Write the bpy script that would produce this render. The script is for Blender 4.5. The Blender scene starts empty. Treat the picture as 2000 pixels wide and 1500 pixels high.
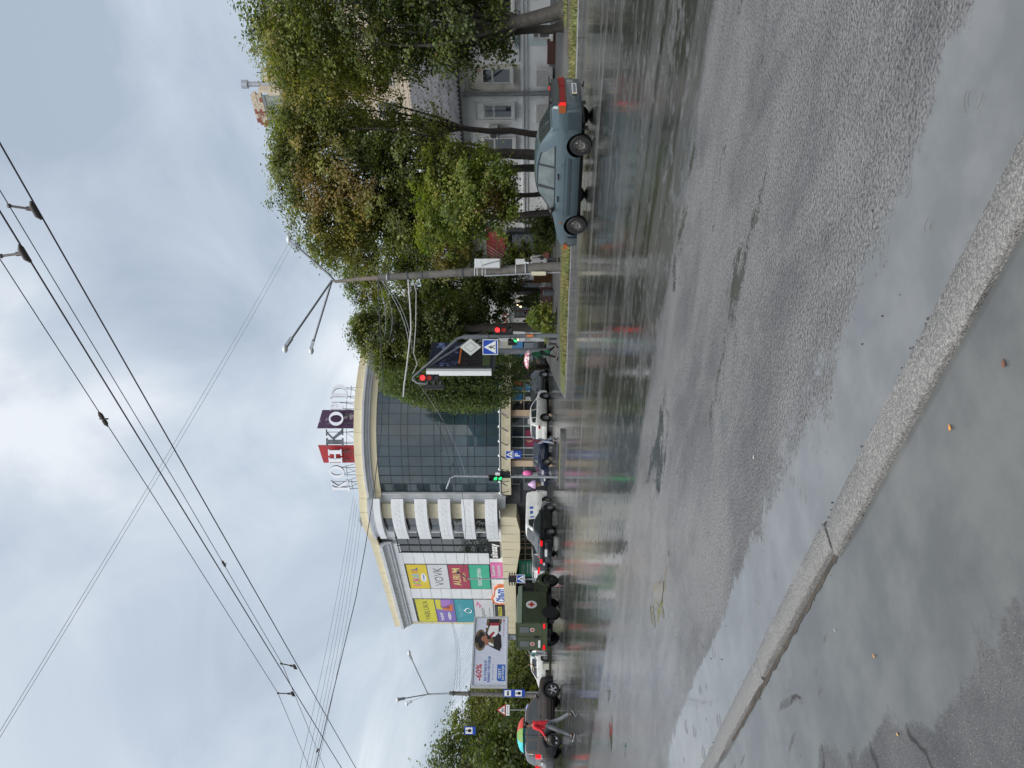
import bpy, bmesh, math, random
import numpy as np
from mathutils import Vector, Matrix
R = math.radians
sc = bpy.context.scene
COL = sc.collection
random.seed(7); rng = np.random.default_rng(11)

# ------------------------------------------------------------------ camera (the photograph was taken upright and is stored turned a quarter)
EYE = Vector((0, 0, 1.55))
PITCH = math.atan(38/1500)
FW = Vector((0, math.cos(PITCH), math.sin(PITCH))); UP = Vector((0, -math.sin(PITCH), math.cos(PITCH))); RT = Vector((1, 0, 0))
cd = bpy.data.cameras.new('camera'); cam = bpy.data.objects.new('camera', cd); COL.objects.link(cam)
m = Matrix((( -UP.x, RT.x, -FW.x, EYE.x), (-UP.y, RT.y, -FW.y, EYE.y), (-UP.z, RT.z, -FW.z, EYE.z), (0, 0, 0, 1)))
cam.matrix_world = m
cd.sensor_fit = 'HORIZONTAL'; cd.sensor_width = 36; cd.lens = 27.0; cd.clip_start = .05; cd.clip_end = 3000
sc.camera = cam

# ------------------------------------------------------------------ sky, sun, exposure
EXPOSURE = 1.3
SUN_EL, SUN_AZ = 62, 200           # azimuth clockwise from +Y
w = bpy.data.worlds.new('World'); sc.world = w; w.use_nodes = True
wn = w.node_tree; wn.nodes.clear()
def wnode(t, **k):
    n = wn.nodes.new(t)
    for a, v in k.items(): setattr(n, a, v)
    return n
wo = wnode('ShaderNodeOutputWorld'); bg = wnode('ShaderNodeBackground')
sky = wnode('ShaderNodeTexSky', sky_type='NISHITA', sun_disc=False, sun_elevation=R(SUN_EL), sun_rotation=R(SUN_AZ), air_density=1.4, dust_density=3.0)
tc = wnode('ShaderNodeTexCoord'); sep = wnode('ShaderNodeSeparateXYZ'); wn.links.new(tc.outputs['Generated'], sep.inputs[0])
def wmath(op, a, b=None, c=None, clamp=False):
    n = wnode('ShaderNodeMath', operation=op, use_clamp=clamp)
    for i, v in enumerate((a, b, c)):
        if v is None: continue
        if isinstance(v, (int, float)): n.inputs[i].default_value = v
        else: wn.links.new(v, n.inputs[i])
    return n.outputs[0]
zz = wmath('ADD', wmath('MAXIMUM', sep.outputs[2], 0.0), 0.42)
comb = wnode('ShaderNodeCombineXYZ')
wn.links.new(wmath('DIVIDE', sep.outputs[0], zz), comb.inputs[0]); wn.links.new(wmath('DIVIDE', sep.outputs[1], zz), comb.inputs[1])
def wnoise(scale, detail, off, rough=.55, dist=.4):
    mp = wnode('ShaderNodeMapping'); mp.inputs['Location'].default_value = off; mp.inputs['Scale'].default_value = (1.0, .62, 1)
    wn.links.new(comb.outputs[0], mp.inputs[0])
    n = wnode('ShaderNodeTexNoise'); n.inputs['Scale'].default_value = scale; n.inputs['Detail'].default_value = detail
    n.inputs['Roughness'].default_value = rough; n.inputs['Distortion'].default_value = dist
    wn.links.new(mp.outputs[0], n.inputs['Vector']); return n.outputs['Fac']
n1 = wnoise(1.15, 3, (3.1, 1.7, 0)); n2 = wnoise(3.2, 6, (8.3, 4.1, 0), .55, .7)
fac = wmath('ADD', wmath('MULTIPLY', n1, .62), wmath('MULTIPLY', n2, .38))
cr = wnode('ShaderNodeValToRGB'); wn.links.new(fac, cr.inputs[0])
els = cr.color_ramp.elements
els[0].position = .40; els[0].color = (.425, .498, .592, 1)
els[1].position = .58; els[1].color = (.87, .905, .945, 1)
e = els.new(.465); e.color = (.535, .605, .70, 1)
e = els.new(.525); e.color = (.66, .725, .80, 1)
mx = wnode('ShaderNodeMix', data_type='RGBA', blend_type='MIX')
mx.inputs['Factor'].default_value = .93
skm = wnode('ShaderNodeMix', data_type='RGBA', blend_type='MULTIPLY'); skm.inputs['Factor'].default_value = 1
wn.links.new(sky.outputs[0], skm.inputs['A']); skm.inputs['B'].default_value = (.12, .12, .12, 1)
cm = wnode('ShaderNodeMix', data_type='RGBA', blend_type='MULTIPLY'); cm.inputs['Factor'].default_value = 1
wn.links.new(cr.outputs[0], cm.inputs['A'])
k = 1.0 / 2**EXPOSURE
cm.inputs['B'].default_value = (k, k, k, 1)
wn.links.new(skm.outputs['Result'], mx.inputs['A']); wn.links.new(cm.outputs['Result'], mx.inputs['B'])
wn.links.new(mx.outputs['Result'], bg.inputs[0]); bg.inputs[1].default_value = 1.0
wn.links.new(bg.outputs[0], wo.inputs[0])
sl = bpy.data.lights.new('sun', 'SUN'); sl.energy = 1.5; sl.angle = R(48); sl.color = (1, .975, .94)
so = bpy.data.objects.new('sun', sl); COL.objects.link(so)
sd = Vector((math.sin(R(SUN_AZ))*math.cos(R(SUN_EL)), math.cos(R(SUN_AZ))*math.cos(R(SUN_EL)), math.sin(R(SUN_EL))))
so.rotation_euler = sd.to_track_quat('Z', 'Y').to_euler(); so.location = (0, 0, 60)
vs = sc.view_settings
sc.display_settings.display_device = 'sRGB'
vs.view_transform = 'Standard'; vs.look = 'None'; vs.exposure = EXPOSURE; vs.gamma = 1; vs.use_curve_mapping = False
try:
    sc.cycles.max_bounces = 6; sc.cycles.diffuse_bounces = 3; sc.cycles.glossy_bounces = 4; sc.cycles.transmission_bounces = 4
    sc.cycles.use_denoising = True
except Exception: pass

# ------------------------------------------------------------------ helpers
AZ = R(43.0); CA, SA = math.cos(AZ), math.sin(AZ)
NH = Vector((CA, SA, 0)); SH = Vector((-SA, CA, 0)); ZH = Vector((0, 0, 1))
def S(n, s, z=0.0): return NH*n + SH*s + ZH*z               # street frame: n across the street, s along it
def ray(x, y): return FW*1500 + RT*(750-y) + UP*(1000-x)
def P(x, y, D):                                                 # where the sight line of a picture point is D metres out
    d = ray(x, y); return EYE + d*(D/d.y)
def G(x, y, z=0.0):                                             # where it meets the level z
    d = ray(x, y); return EYE + d*((z-EYE.z)/d.z)
def WN(y, n):                                                   # s of the picture column y on a wall plane n = const
    kk = (750-y)/1500; D = n/(CA*kk+SA); return D*(CA-SA*kk), D
MATS = {}
def mat(name, col, rough=.6, metal=0.0, var=.12, scale=6.0, bump=0.0, bscale=40.0, spec=.5, coat=0.0, ior=None, emit=None, estr=0.0, col2=None, c2lo=.5, c2hi=.7, c2scale=1.5, trans=0.0, detail=4, obj_coords=True):
    if name in MATS: return MATS[name]
    M = bpy.data.materials.new(name); M.use_nodes = True; nt = M.node_tree; b = nt.nodes['Principled BSDF']
    b.inputs['Roughness'].default_value = rough; b.inputs['Metallic'].default_value = metal
    b.inputs['Specular IOR Level'].default_value = spec; b.inputs['Coat Weight'].default_value = coat; b.inputs['Coat Roughness'].default_value = .04
    if ior: b.inputs['IOR'].default_value = ior
    if trans: b.inputs['Transmission Weight'].default_value = trans
    c = (*col, 1)
    if var or bump or col2:
        t = nt.nodes.new('ShaderNodeTexCoord'); vec = t.outputs['Object']
        if not obj_coords:
            g = nt.nodes.new('ShaderNodeNewGeometry'); vec = g.outputs['Position']
        n = nt.nodes.new('ShaderNodeTexNoise'); n.inputs['Scale'].default_value = scale; n.inputs['Detail'].default_value = detail; nt.links.new(vec, n.inputs['Vector'])
        r = nt.nodes.new('ShaderNodeMapRange'); r.inputs['From Min'].default_value = .3; r.inputs['From Max'].default_value = .7
        r.inputs['To Min'].default_value = 1-var; r.inputs['To Max'].default_value = 1+var; nt.links.new(n.outputs['Fac'], r.inputs['Value'])
        mxx = nt.nodes.new('ShaderNodeMix'); mxx.data_type = 'RGBA'; mxx.blend_type = 'MULTIPLY'; mxx.inputs['Factor'].default_value = 1
        mxx.inputs['A'].default_value = c
        if col2:
            n3 = nt.nodes.new('ShaderNodeTexNoise'); n3.inputs['Scale'].default_value = c2scale; n3.inputs['Detail'].default_value = 7; n3.inputs['Roughness'].default_value = .65; nt.links.new(vec, n3.inputs['Vector'])
            r3 = nt.nodes.new('ShaderNodeMapRange'); r3.interpolation_type = 'SMOOTHSTEP'; r3.inputs['From Min'].default_value = c2lo; r3.inputs['From Max'].default_value = c2hi; nt.links.new(n3.outputs['Fac'], r3.inputs['Value'])
            m3 = nt.nodes.new('ShaderNodeMix'); m3.data_type = 'RGBA'; m3.inputs['A'].default_value = c; m3.inputs['B'].default_value = (*col2, 1)
            nt.links.new(r3.outputs[0], m3.inputs['Factor']); nt.links.new(m3.outputs['Result'], mxx.inputs['A'])
        nt.links.new(r.outputs[0], mxx.inputs['B']); nt.links.new(mxx.outputs['Result'], b.inputs['Base Color'])
        if bump:
            n2 = nt.nodes.new('ShaderNodeTexNoise'); n2.inputs['Scale'].default_value = bscale; n2.inputs['Detail'].default_value = 5; nt.links.new(vec, n2.inputs['Vector'])
            bp = nt.nodes.new('ShaderNodeBump'); bp.inputs['Strength'].default_value = bump; bp.inputs['Distance'].default_value = .02
            nt.links.new(n2.outputs['Fac'], bp.inputs['Height']); nt.links.new(bp.outputs[0], b.inputs['Normal'])
    else: b.inputs['Base Color'].default_value = c
    if emit:
        b.inputs['Emission Color'].default_value = (*emit, 1); b.inputs['Emission Strength'].default_value = estr
    MATS[name] = M; return M

WLOC = {}
def obj(name, me, parent=None):
    o = bpy.data.objects.new(name, me); COL.objects.link(o)
    if parent is not None:
        o.parent = parent; WLOC[o.name] = WLOC.get(parent.name, Vector())
    else: WLOC[o.name] = Vector()
    return o
def tag(o, label=None, cat=None, group=None, kind=None):
    if label: o['label'] = label
    if cat: o['category'] = cat
    if group: o['group'] = group
    if kind: o['kind'] = kind
    return o
def thing(name, label, cat, loc=(0, 0, 0), rz=0.0, group=None):
    o = bpy.data.objects.new(name, None); COL.objects.link(o); o.location = loc; o.rotation_euler = (0, 0, rz); o.empty_display_size = .2
    WLOC[o.name] = Vector(loc); return tag(o, label, cat, group)
def copy_tree(o, parent=None):
    c = o.copy(); COL.objects.link(c)
    if parent is not None: c.parent = parent
    for ch in [q for q in o.children]: copy_tree(ch, c)
    return c

class MB:
    def __init__(s): s.v = []; s.f = []; s.mi = []
    def add(s, vs, fs, mi=0):
        b = len(s.v); s.v += [tuple(q) for q in vs]; s.f += [tuple(i+b for i in f) for f in fs]; s.mi += [mi]*len(fs); return s
    def quad(s, a, b, c, d, mi=0): return s.add([a, b, c, d], [(0, 1, 2, 3)], mi)
    def poly(s, pts, mi=0): return s.add(pts, [tuple(range(len(pts)))], mi)
    def box(s, c, d, rz=0.0, mi=0, ax=None):
        hx, hy, hz = d[0]/2, d[1]/2, d[2]/2
        if ax is None: ax = (Vector((math.cos(rz), math.sin(rz), 0)), Vector((-math.sin(rz), math.cos(rz), 0)), ZH)
        c = Vector(c); vs = [c + ax[0]*(hx*i) + ax[1]*(hy*j) + ax[2]*(hz*k_) for i in (-1, 1) for j in (-1, 1) for k_ in (-1, 1)]
        return s.add(vs, [(0, 1, 3, 2), (4, 6, 7, 5), (0, 4, 5, 1), (2, 3, 7, 6), (0, 2, 6, 4), (1, 5, 7, 3)], mi)
    def tube(s, pts, r, seg=8, mi=0, cap=True):
        pts = [Vector(p) for p in pts]; n = len(pts); rr = r if isinstance(r, (list, tuple)) else [r]*n
        rings = []; prev = None
        for i, p in enumerate(pts):
            t = (pts[min(i+1, n-1)] - pts[max(i-1, 0)]).normalized()
            if prev is None: a = t.orthogonal().normalized()
            else:
                a = prev - t*prev.dot(t)
                a = a.normalized() if a.length > 1e-6 else t.orthogonal().normalized()
            prev = a; b = t.cross(a)
            rings.append([p + (a*math.cos(2*math.pi*j/seg) + b*math.sin(2*math.pi*j/seg))*rr[i] for j in range(seg)])
        vs = [q for rg in rings for q in rg]; fs = []
        for i in range(n-1):
            for j in range(seg):
                fs.append((i*seg+j, i*seg+(j+1) % seg, (i+1)*seg+(j+1) % seg, (i+1)*seg+j))
        if cap: fs += [tuple(range(seg))[::-1], tuple((n-1)*seg+j for j in range(seg))]
        return s.add(vs, fs, mi)
    def lathe(s, prof, c=(0, 0, 0), axis='Z', seg=16, mi=0, ax=None, cap=True):
        c = Vector(c)
        if ax is None: ax = {'Z': (Vector((1, 0, 0)), Vector((0, 1, 0)), ZH), 'Y': (Vector((1, 0, 0)), Vector((0, 0, -1)), Vector((0, 1, 0))), 'X': (Vector((0, 1, 0)), Vector((0, 0, 1)), Vector((1, 0, 0)))}[axis]
        vs = []; fs = []; n = len(prof)
        for (r, h) in prof:
            for j in range(seg):
                a = 2*math.pi*j/seg; vs.append(c + ax[0]*(r*math.cos(a)) + ax[1]*(r*math.sin(a)) + ax[2]*h)
        for i in range(n-1):
            for j in range(seg): fs.append((i*seg+j, i*seg+(j+1) % seg, (i+1)*seg+(j+1) % seg, (i+1)*seg+j))
        if cap and prof[0][0] > 1e-4: fs.append(tuple(range(seg))[::-1])
        if cap and prof[-1][0] > 1e-4: fs.append(tuple((n-1)*seg+j for j in range(seg)))
        return s.add(vs, fs, mi)
    def prism(s, pts, ext, mi=0):
        pts = [Vector(p) for p in pts]; ext = Vector(ext); n = len(pts)
        nn = Vector((0, 0, 0))
        for i in range(n): nn += pts[i].cross(pts[(i+1) % n])
        if nn.dot(ext) > 0: pts = pts[::-1]
        vs = pts + [p+ext for p in pts]
        fs = [tuple(range(n)), tuple(range(2*n-1, n-1, -1))] + [(i, i+n, (i+1) % n+n, (i+1) % n) for i in range(n)]
        return s.add(vs, fs, mi)
    def ico(s, c, r, sub=1, sq=(1, 1, 1), mi=0, jit=0.0):
        b = bmesh.new(); bmesh.ops.create_icosphere(b, subdivisions=sub, radius=1)
        c = Vector(c); rr = r if not isinstance(r, (list, tuple)) else 1
        if isinstance(r, (list, tuple)): sq = r
        vs = []
        for v in b.verts:
            j = 1+random.uniform(-jit, jit); vs.append(c+Vector((v.co.x*sq[0]*rr*j, v.co.y*sq[1]*rr*j, v.co.z*sq[2]*rr*j)))
        fs = [tuple(v.index for v in f.verts) for f in b.faces]; b.free(); return s.add(vs, fs, mi)
    def mesh(s, name, mats, off=None, smooth=None, fix=True):
        me = bpy.data.meshes.new(name)
        vs = s.v if off is None else [(v[0]-off[0], v[1]-off[1], v[2]-off[2]) for v in s.v]
        me.from_pydata(vs, [], s.f); me.polygons.foreach_set('material_index', s.mi)
        for M in (mats if isinstance(mats, (list, tuple)) else [mats]): me.materials.append(M)
        if fix:
            b = bmesh.new(); b.from_mesh(me); bmesh.ops.recalc_face_normals(b, faces=b.faces[:]); b.to_mesh(me); b.free()
        me.update()
        if smooth is not None:
            me.polygons.foreach_set('use_smooth', [True]*len(me.polygons)); me.set_sharp_from_angle(angle=R(smooth))
        return me
    def build(s, name, mats, parent=None, local=False, smooth=None, fix=True):
        off = None
        if parent is not None and not local: off = WLOC.get(parent.name, Vector())
        return obj(name, s.mesh(name, mats, off, smooth, fix), parent)
    def top(s, name, mats, label, cat, group=None, base=None, smooth=None, fix=True):
        if base is None:
            a = np.array(s.v); base = Vector((a[:, 0].mean(), a[:, 1].mean(), a[:, 2].min()))
        o = obj(name, s.mesh(name, mats, base, smooth, fix)); o.location = base; WLOC[o.name] = Vector(base)
        return tag(o, label, cat, group)

class Frame:                                                     # a wall plane: u to the right as one looks at it, v up, w outward
    def __init__(s, o, r, nrm): s.o = Vector(o); s.r = Vector(r).normalized(); s.n = Vector(nrm).normalized()
    def p(s, u, v, w=0.0): return s.o + s.r*u + ZH*v + s.n*w
    def box(s, mb, u0, u1, v0, v1, w0, w1, mi=0):
        return mb.box(s.p((u0+u1)/2, (v0+v1)/2, (w0+w1)/2), (u1-u0, w1-w0, v1-v0), ax=(s.r, s.n, ZH), mi=mi)
    def poly(s, mb, pts, w0, w1, mi=0): return mb.prism([s.p(u, v, w0) for u, v in pts], s.n*(w1-w0), mi)
_TXT = {}
def text_pts(txt, size=1.0, width=None, bold=0.0):
    key = (txt, bold)
    if key not in _TXT:
        cu = bpy.data.curves.new('lettering', 'FONT'); cu.body = txt; cu.size = 1; cu.align_x = 'CENTER'; cu.align_y = 'CENTER'; cu.offset = bold; cu.resolution_u = 2
        o = bpy.data.objects.new('lettering', cu); COL.objects.link(o); bpy.context.view_layer.update()
        me = bpy.data.meshes.new_from_object(o.evaluated_get(bpy.context.evaluated_depsgraph_get()))
        vs = np.array([v.co[:] for v in me.vertices]) if len(me.vertices) else np.zeros((0, 3)); fs = [tuple(p.vertices) for p in me.polygons]
        bpy.data.objects.remove(o); bpy.data.meshes.remove(me); bpy.data.curves.remove(cu)
        if len(vs):
            c = (vs.max(0)+vs.min(0))/2; vs = vs-c
        _TXT[key] = (vs, fs)
    vs, fs = _TXT[key]
    return vs, fs
def text_on(mb, F, txt, u, v, w, height, width=None, mi=0, bold=0.0, shear=0.0, rot=0.0):
    vs, fs = text_pts(txt, bold=bold)
    if not len(vs): return
    h = np.ptp(vs[:, 1]); wd = np.ptp(vs[:, 0]); sy = height/max(h, 1e-6); sx = sy if width is None else width/max(wd, 1e-6)
    c, q = math.cos(rot), math.sin(rot); out = []
    for a in vs:
        x, y = a[0]*sx + shear*a[1]*sy, a[1]*sy
        out.append(F.p(u+x*c-y*q, v+x*q+y*c, w))
    mb.add(out, fs, mi)
def catenary(a, b, sag, n=16):
    a, b = Vector(a), Vector(b)
    return [a.lerp(b, i/n) - ZH*(sag*4*(i/n)*(1-i/n)) for i in range(n+1)]
# ------------------------------------------------------------------ road, kerbs, pavements
def road_material():
    M = bpy.data.materials.new('wet_asphalt'); M.use_nodes = True; nt = M.node_tree; b = nt.nodes['Principled BSDF']; L = nt.links
    def nd(t, **k):
        n = nt.nodes.new(t)
        for a, v in k.items(): setattr(n, a, v)
        return n
    def mth(op, a, b_=None, c=None, clamp=False):
        n = nd('ShaderNodeMath', operation=op, use_clamp=clamp)
        for i, v in enumerate((a, b_, c)):
            if v is None: continue
            if isinstance(v, (int, float)): n.inputs[i].default_value = v
            else: L.new(v, n.inputs[i])
        return n.outputs[0]
    def step(v, lo, hi, a=0.0, b_=1.0):
        n = nd('ShaderNodeMapRange', interpolation_type='SMOOTHSTEP'); n.inputs['From Min'].default_value = lo; n.inputs['From Max'].default_value = hi
        n.inputs['To Min'].default_value = a; n.inputs['To Max'].default_value = b_; L.new(v, n.inputs['Value']); return n.outputs[0]
    def mixf(f, a, b_):
        n = nd('ShaderNodeMix', data_type='FLOAT'); L.new(f, n.inputs['Factor'])
        for s_, v in (('A', a), ('B', b_)):
            if isinstance(v, (int, float)): n.inputs[s_].default_value = v
            else: L.new(v, n.inputs[s_])
        return n.outputs['Result']
    def mixc(f, a, b_):
        n = nd('ShaderNodeMix', data_type='RGBA')
        if isinstance(f, (int, float)): n.inputs['Factor'].default_value = f
        else: L.new(f, n.inputs['Factor'])
        for s_, v in (('A', a), ('B', b_)):
            if isinstance(v, tuple): n.inputs[s_].default_value = (*v, 1)
            else: L.new(v, n.inputs[s_])
        return n.outputs['Result']
    g = nd('ShaderNodeNewGeometry'); pos = g.outputs['Position']
    rot = nd('ShaderNodeMapping', vector_type='TEXTURE'); rot.inputs['Rotation'].default_value = (0, 0, AZ); L.new(pos, rot.inputs[0])   # into the street frame
    sp = nd('ShaderNodeSeparateXYZ'); L.new(rot.outputs[0], sp.inputs[0]); nval = sp.outputs[0]
    def noise(scale, detail=4, sc_=(1, 1, 1), rough=.55, dist=0.0, off=(0, 0, 0), raw=False):
        mp = nd('ShaderNodeMapping'); mp.inputs['Scale'].default_value = sc_; mp.inputs['Location'].default_value = off; L.new(rot.outputs[0], mp.inputs[0])
        n = nd('ShaderNodeTexNoise'); n.inputs['Scale'].default_value = scale; n.inputs['Detail'].default_value = detail; n.inputs['Roughness'].default_value = rough; n.inputs['Distortion'].default_value = dist
        L.new(mp.outputs[0], n.inputs['Vector']); return n.outputs['Fac']
    big = noise(.9, 4, (1, .5, 1)); med = noise(5, 5); fine = noise(26, 3)
    jig = mth('ADD', mth('MULTIPLY_ADD', big, 1.1, -.55), mth('ADD', mth('MULTIPLY_ADD', med, .30, -.15), mth('MULTIPLY_ADD', fine, .22, -.11)))
    nn = mth('ADD', nval, jig)
    gut = mth('MULTIPLY', step(nn, 2.78, 2.90, 1, 0), step(nn, 1.2, 1.3, 0, 1))                                  # gutter puddle beside the near kerb
    spill = step(mth('SUBTRACT', noise(1.6, 5, (1.3, .35, 1), off=(4, 9, 0)), mth('MULTIPLY', step(nval, 2.4, 3.8), .5)), .52, .56)
    patch = step(mth('ADD', noise(.75, 8, (1.4, .5, 1), .66, .5, (1.3, 5, 0)), mth('ADD', mth('MULTIPLY_ADD', noise(34, 4, off=(3, 1, 0), rough=.7), .26, -.13), mth('MULTIPLY_ADD', med, .12, -.06))), .59, .63)                                       # smaller pools in the carriageway
    film = mth('ADD', step(mth('ADD', nval, mth('ADD', mth('MULTIPLY_ADD', big, 1.3, -.65), mth('MULTIPLY_ADD', fine, .3, -.15))), 6.55, 7.0), 0.0)
    dry = step(noise(.5, 7, (1.9, .20, 1), .68, .6, (7, 2, 0)), .50, .62)                                            # ribs of asphalt standing out of the film
    speck = step(mth('ADD', noise(4.5, 10, (1, .75, 1), .78, off=(6, 1, 0)), mth('MULTIPLY', noise(.6, 3, off=(1, 8, 0)), .35)), .70, .77)
    film2 = mth('MULTIPLY', film, mth('MULTIPLY', mth('SUBTRACT', 1.0, mth('MULTIPLY', speck, .34)), mth('SUBTRACT', 1.0, mth('MULTIPLY', dry, step(nval, 9, 17, .22, .62)))))
    water = mth('MINIMUM', mth('ADD', mth('ADD', gut, mth('MULTIPLY', patch, step(nval, 3.2, 4.5))), film2), 1.0)
    # colour of the asphalt
    sp1 = noise(210, 2, raw=True); sp2 = nd('ShaderNodeTexVoronoi'); sp2.inputs['Scale'].default_value = 85; L.new(rot.outputs[0], sp2.inputs['Vector'])
    wear = noise(1.1, 9, (1, .5, 1), .72, .4, (3, 3, 0))
    base = mixc(step(wear, .32, .62), (.105, .105, .110), (.198, .196, .196))
    base = mixc(step(sp1, .58, .72, 0, .75), base, (.30, .29, .28))
    base = mixc(step(noise(52, 5, off=(2, 2, 0), rough=.7), .40, .54, .60, 0), base, (.035, .035, .038))
    base = mixc(step(sp2.outputs['Distance'], .0, .22, .6, 0), base, (.03, .03, .032))
    silt = mixc(step(noise(3, 5), .35, .7), (.130, .136, .140), (.168, .174, .178))
    col = mixc(water, base, mixc(mth('MAXIMUM', film2, mth('MULTIPLY', mth('MULTIPLY', patch, step(nval, 3.2, 4.5)), .8)), silt, (.034, .036, .033)))  # darker base colour under film and pools stands in for reflected trees
    L.new(col, b.inputs['Base Color'])
    damp = mth('MAXIMUM', step(noise(1.5, 9, (1, .7, 1), .72, .3, (9, 1, 0)), .44, .60, 0, .6), step(mth('ADD', sp.outputs[1], mth('MULTIPLY', noise(.8, 8, (1, .6, 1), .68), 9.0)), 8.0, 13.0))
    rgh = mixf(water, mixf(damp, .36, .10), .06)
    rgh2 = mth('ADD', rgh, mth('MULTIPLY', film2, .035))
    L.new(rgh2, b.inputs['Roughness'])
    b.inputs['IOR'].default_value = 1.36
    # relief: stones of the wearing course, calm water with ripples and drop rings
    grain = noise(60, 4); vor = nd('ShaderNodeTexVoronoi', feature='SMOOTH_F1'); vor.inputs['Scale'].default_value = 56; L.new(rot.outputs[0], vor.inputs['Vector'])
    hgrain = mth('ADD', mth('MULTIPLY', grain, .6), mth('MULTIPLY', vor.outputs['Distance'], -.9))
    b1 = nd('ShaderNodeBump'); b1.inputs['Distance'].default_value = .025; L.new(hgrain, b1.inputs['Height'])
    L.new(mth('MULTIPLY', mth('SUBTRACT', 1.0, water), mixf(damp, 1.0, .14)), b1.inputs['Strength'])
    rv = nd('ShaderNodeTexVoronoi'); rv.inputs['Scale'].default_value = 4.2; L.new(rot.outputs[0], rv.inputs['Vector'])
    csep = nd('ShaderNodeSeparateColor'); L.new(rv.outputs['Color'], csep.inputs[0])
    d = rv.outputs['Distance']
    size = mth('MULTIPLY_ADD', csep.outputs[0], .30, .04)
    ring = mth('MULTIPLY', mth('SINE', mth('MULTIPLY', d, 75.0)), mth('MULTIPLY', step(mth('SUBTRACT', d, size), -.17, 0.0, 0, 1), step(mth('SUBTRACT', d, size), 0.0, .02, 1, 0)))
    ring = mth('MULTIPLY', ring, step(csep.outputs[1], .40, .45))
    rip = mth('ADD', mth('MULTIPLY', noise(14, 3, (1, .6, 1), dist=.6), mixf(film, .45, 1.5)), mth('MULTIPLY', ring, 4.5))
    b2 = nd('ShaderNodeBump'); b2.inputs['Distance'].default_value = .008; L.new(rip, b2.inputs['Height']); L.new(b1.outputs[0], b2.inputs['Normal'])
    L.new(mth('MULTIPLY', water, mixf(film, .09, .10)), b2.inputs['Strength'])
    # low swell of the sheet of water far out, and the unevenness of the surface below it
    sw = noise(.9, 3, (1.2, .5, 1)); b3 = nd('ShaderNodeBump'); b3.inputs['Distance'].default_value = .05; b3.inputs['Strength'].default_value = .12; L.new(sw, b3.inputs['Height']); L.new(b2.outputs[0], b3.inputs['Normal'])
    L.new(b3.outputs[0], b.inputs['Normal'])
    return M
ROAD = road_material()
mb = MB(); E = 900
mb.quad((-E, -E, 0), (E, -E, 0), (E, E, 0), (-E, E, 0)); tag(mb.build('road', ROAD), kind='structure')

PAVE = mat('pavement_asphalt', (.085, .087, .09), .45, var=.25, scale=2.2, bump=.5, bscale=110, col2=(.13, .125, .12), c2lo=.45, c2hi=.7, c2scale=1.3, obj_coords=False)
KERB = mat('granite_kerb', (.130, .128, .126), .45, var=.25, scale=60, bump=.5, bscale=110, col2=(.255, .245, .23), c2lo=.44, c2hi=.60, c2scale=125, obj_coords=False)
KERBF = mat('far_kerb', (.13, .13, .128), .42, var=.25, scale=5, bump=.4, bscale=30)
SOIL = mat('damp_soil', (.055, .045, .035), .8, var=.4, scale=9, bump=.8, bscale=40)
def near_pave_material():
    M = ROAD.copy(); M.name = 'wet_footway'
    return M
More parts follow.
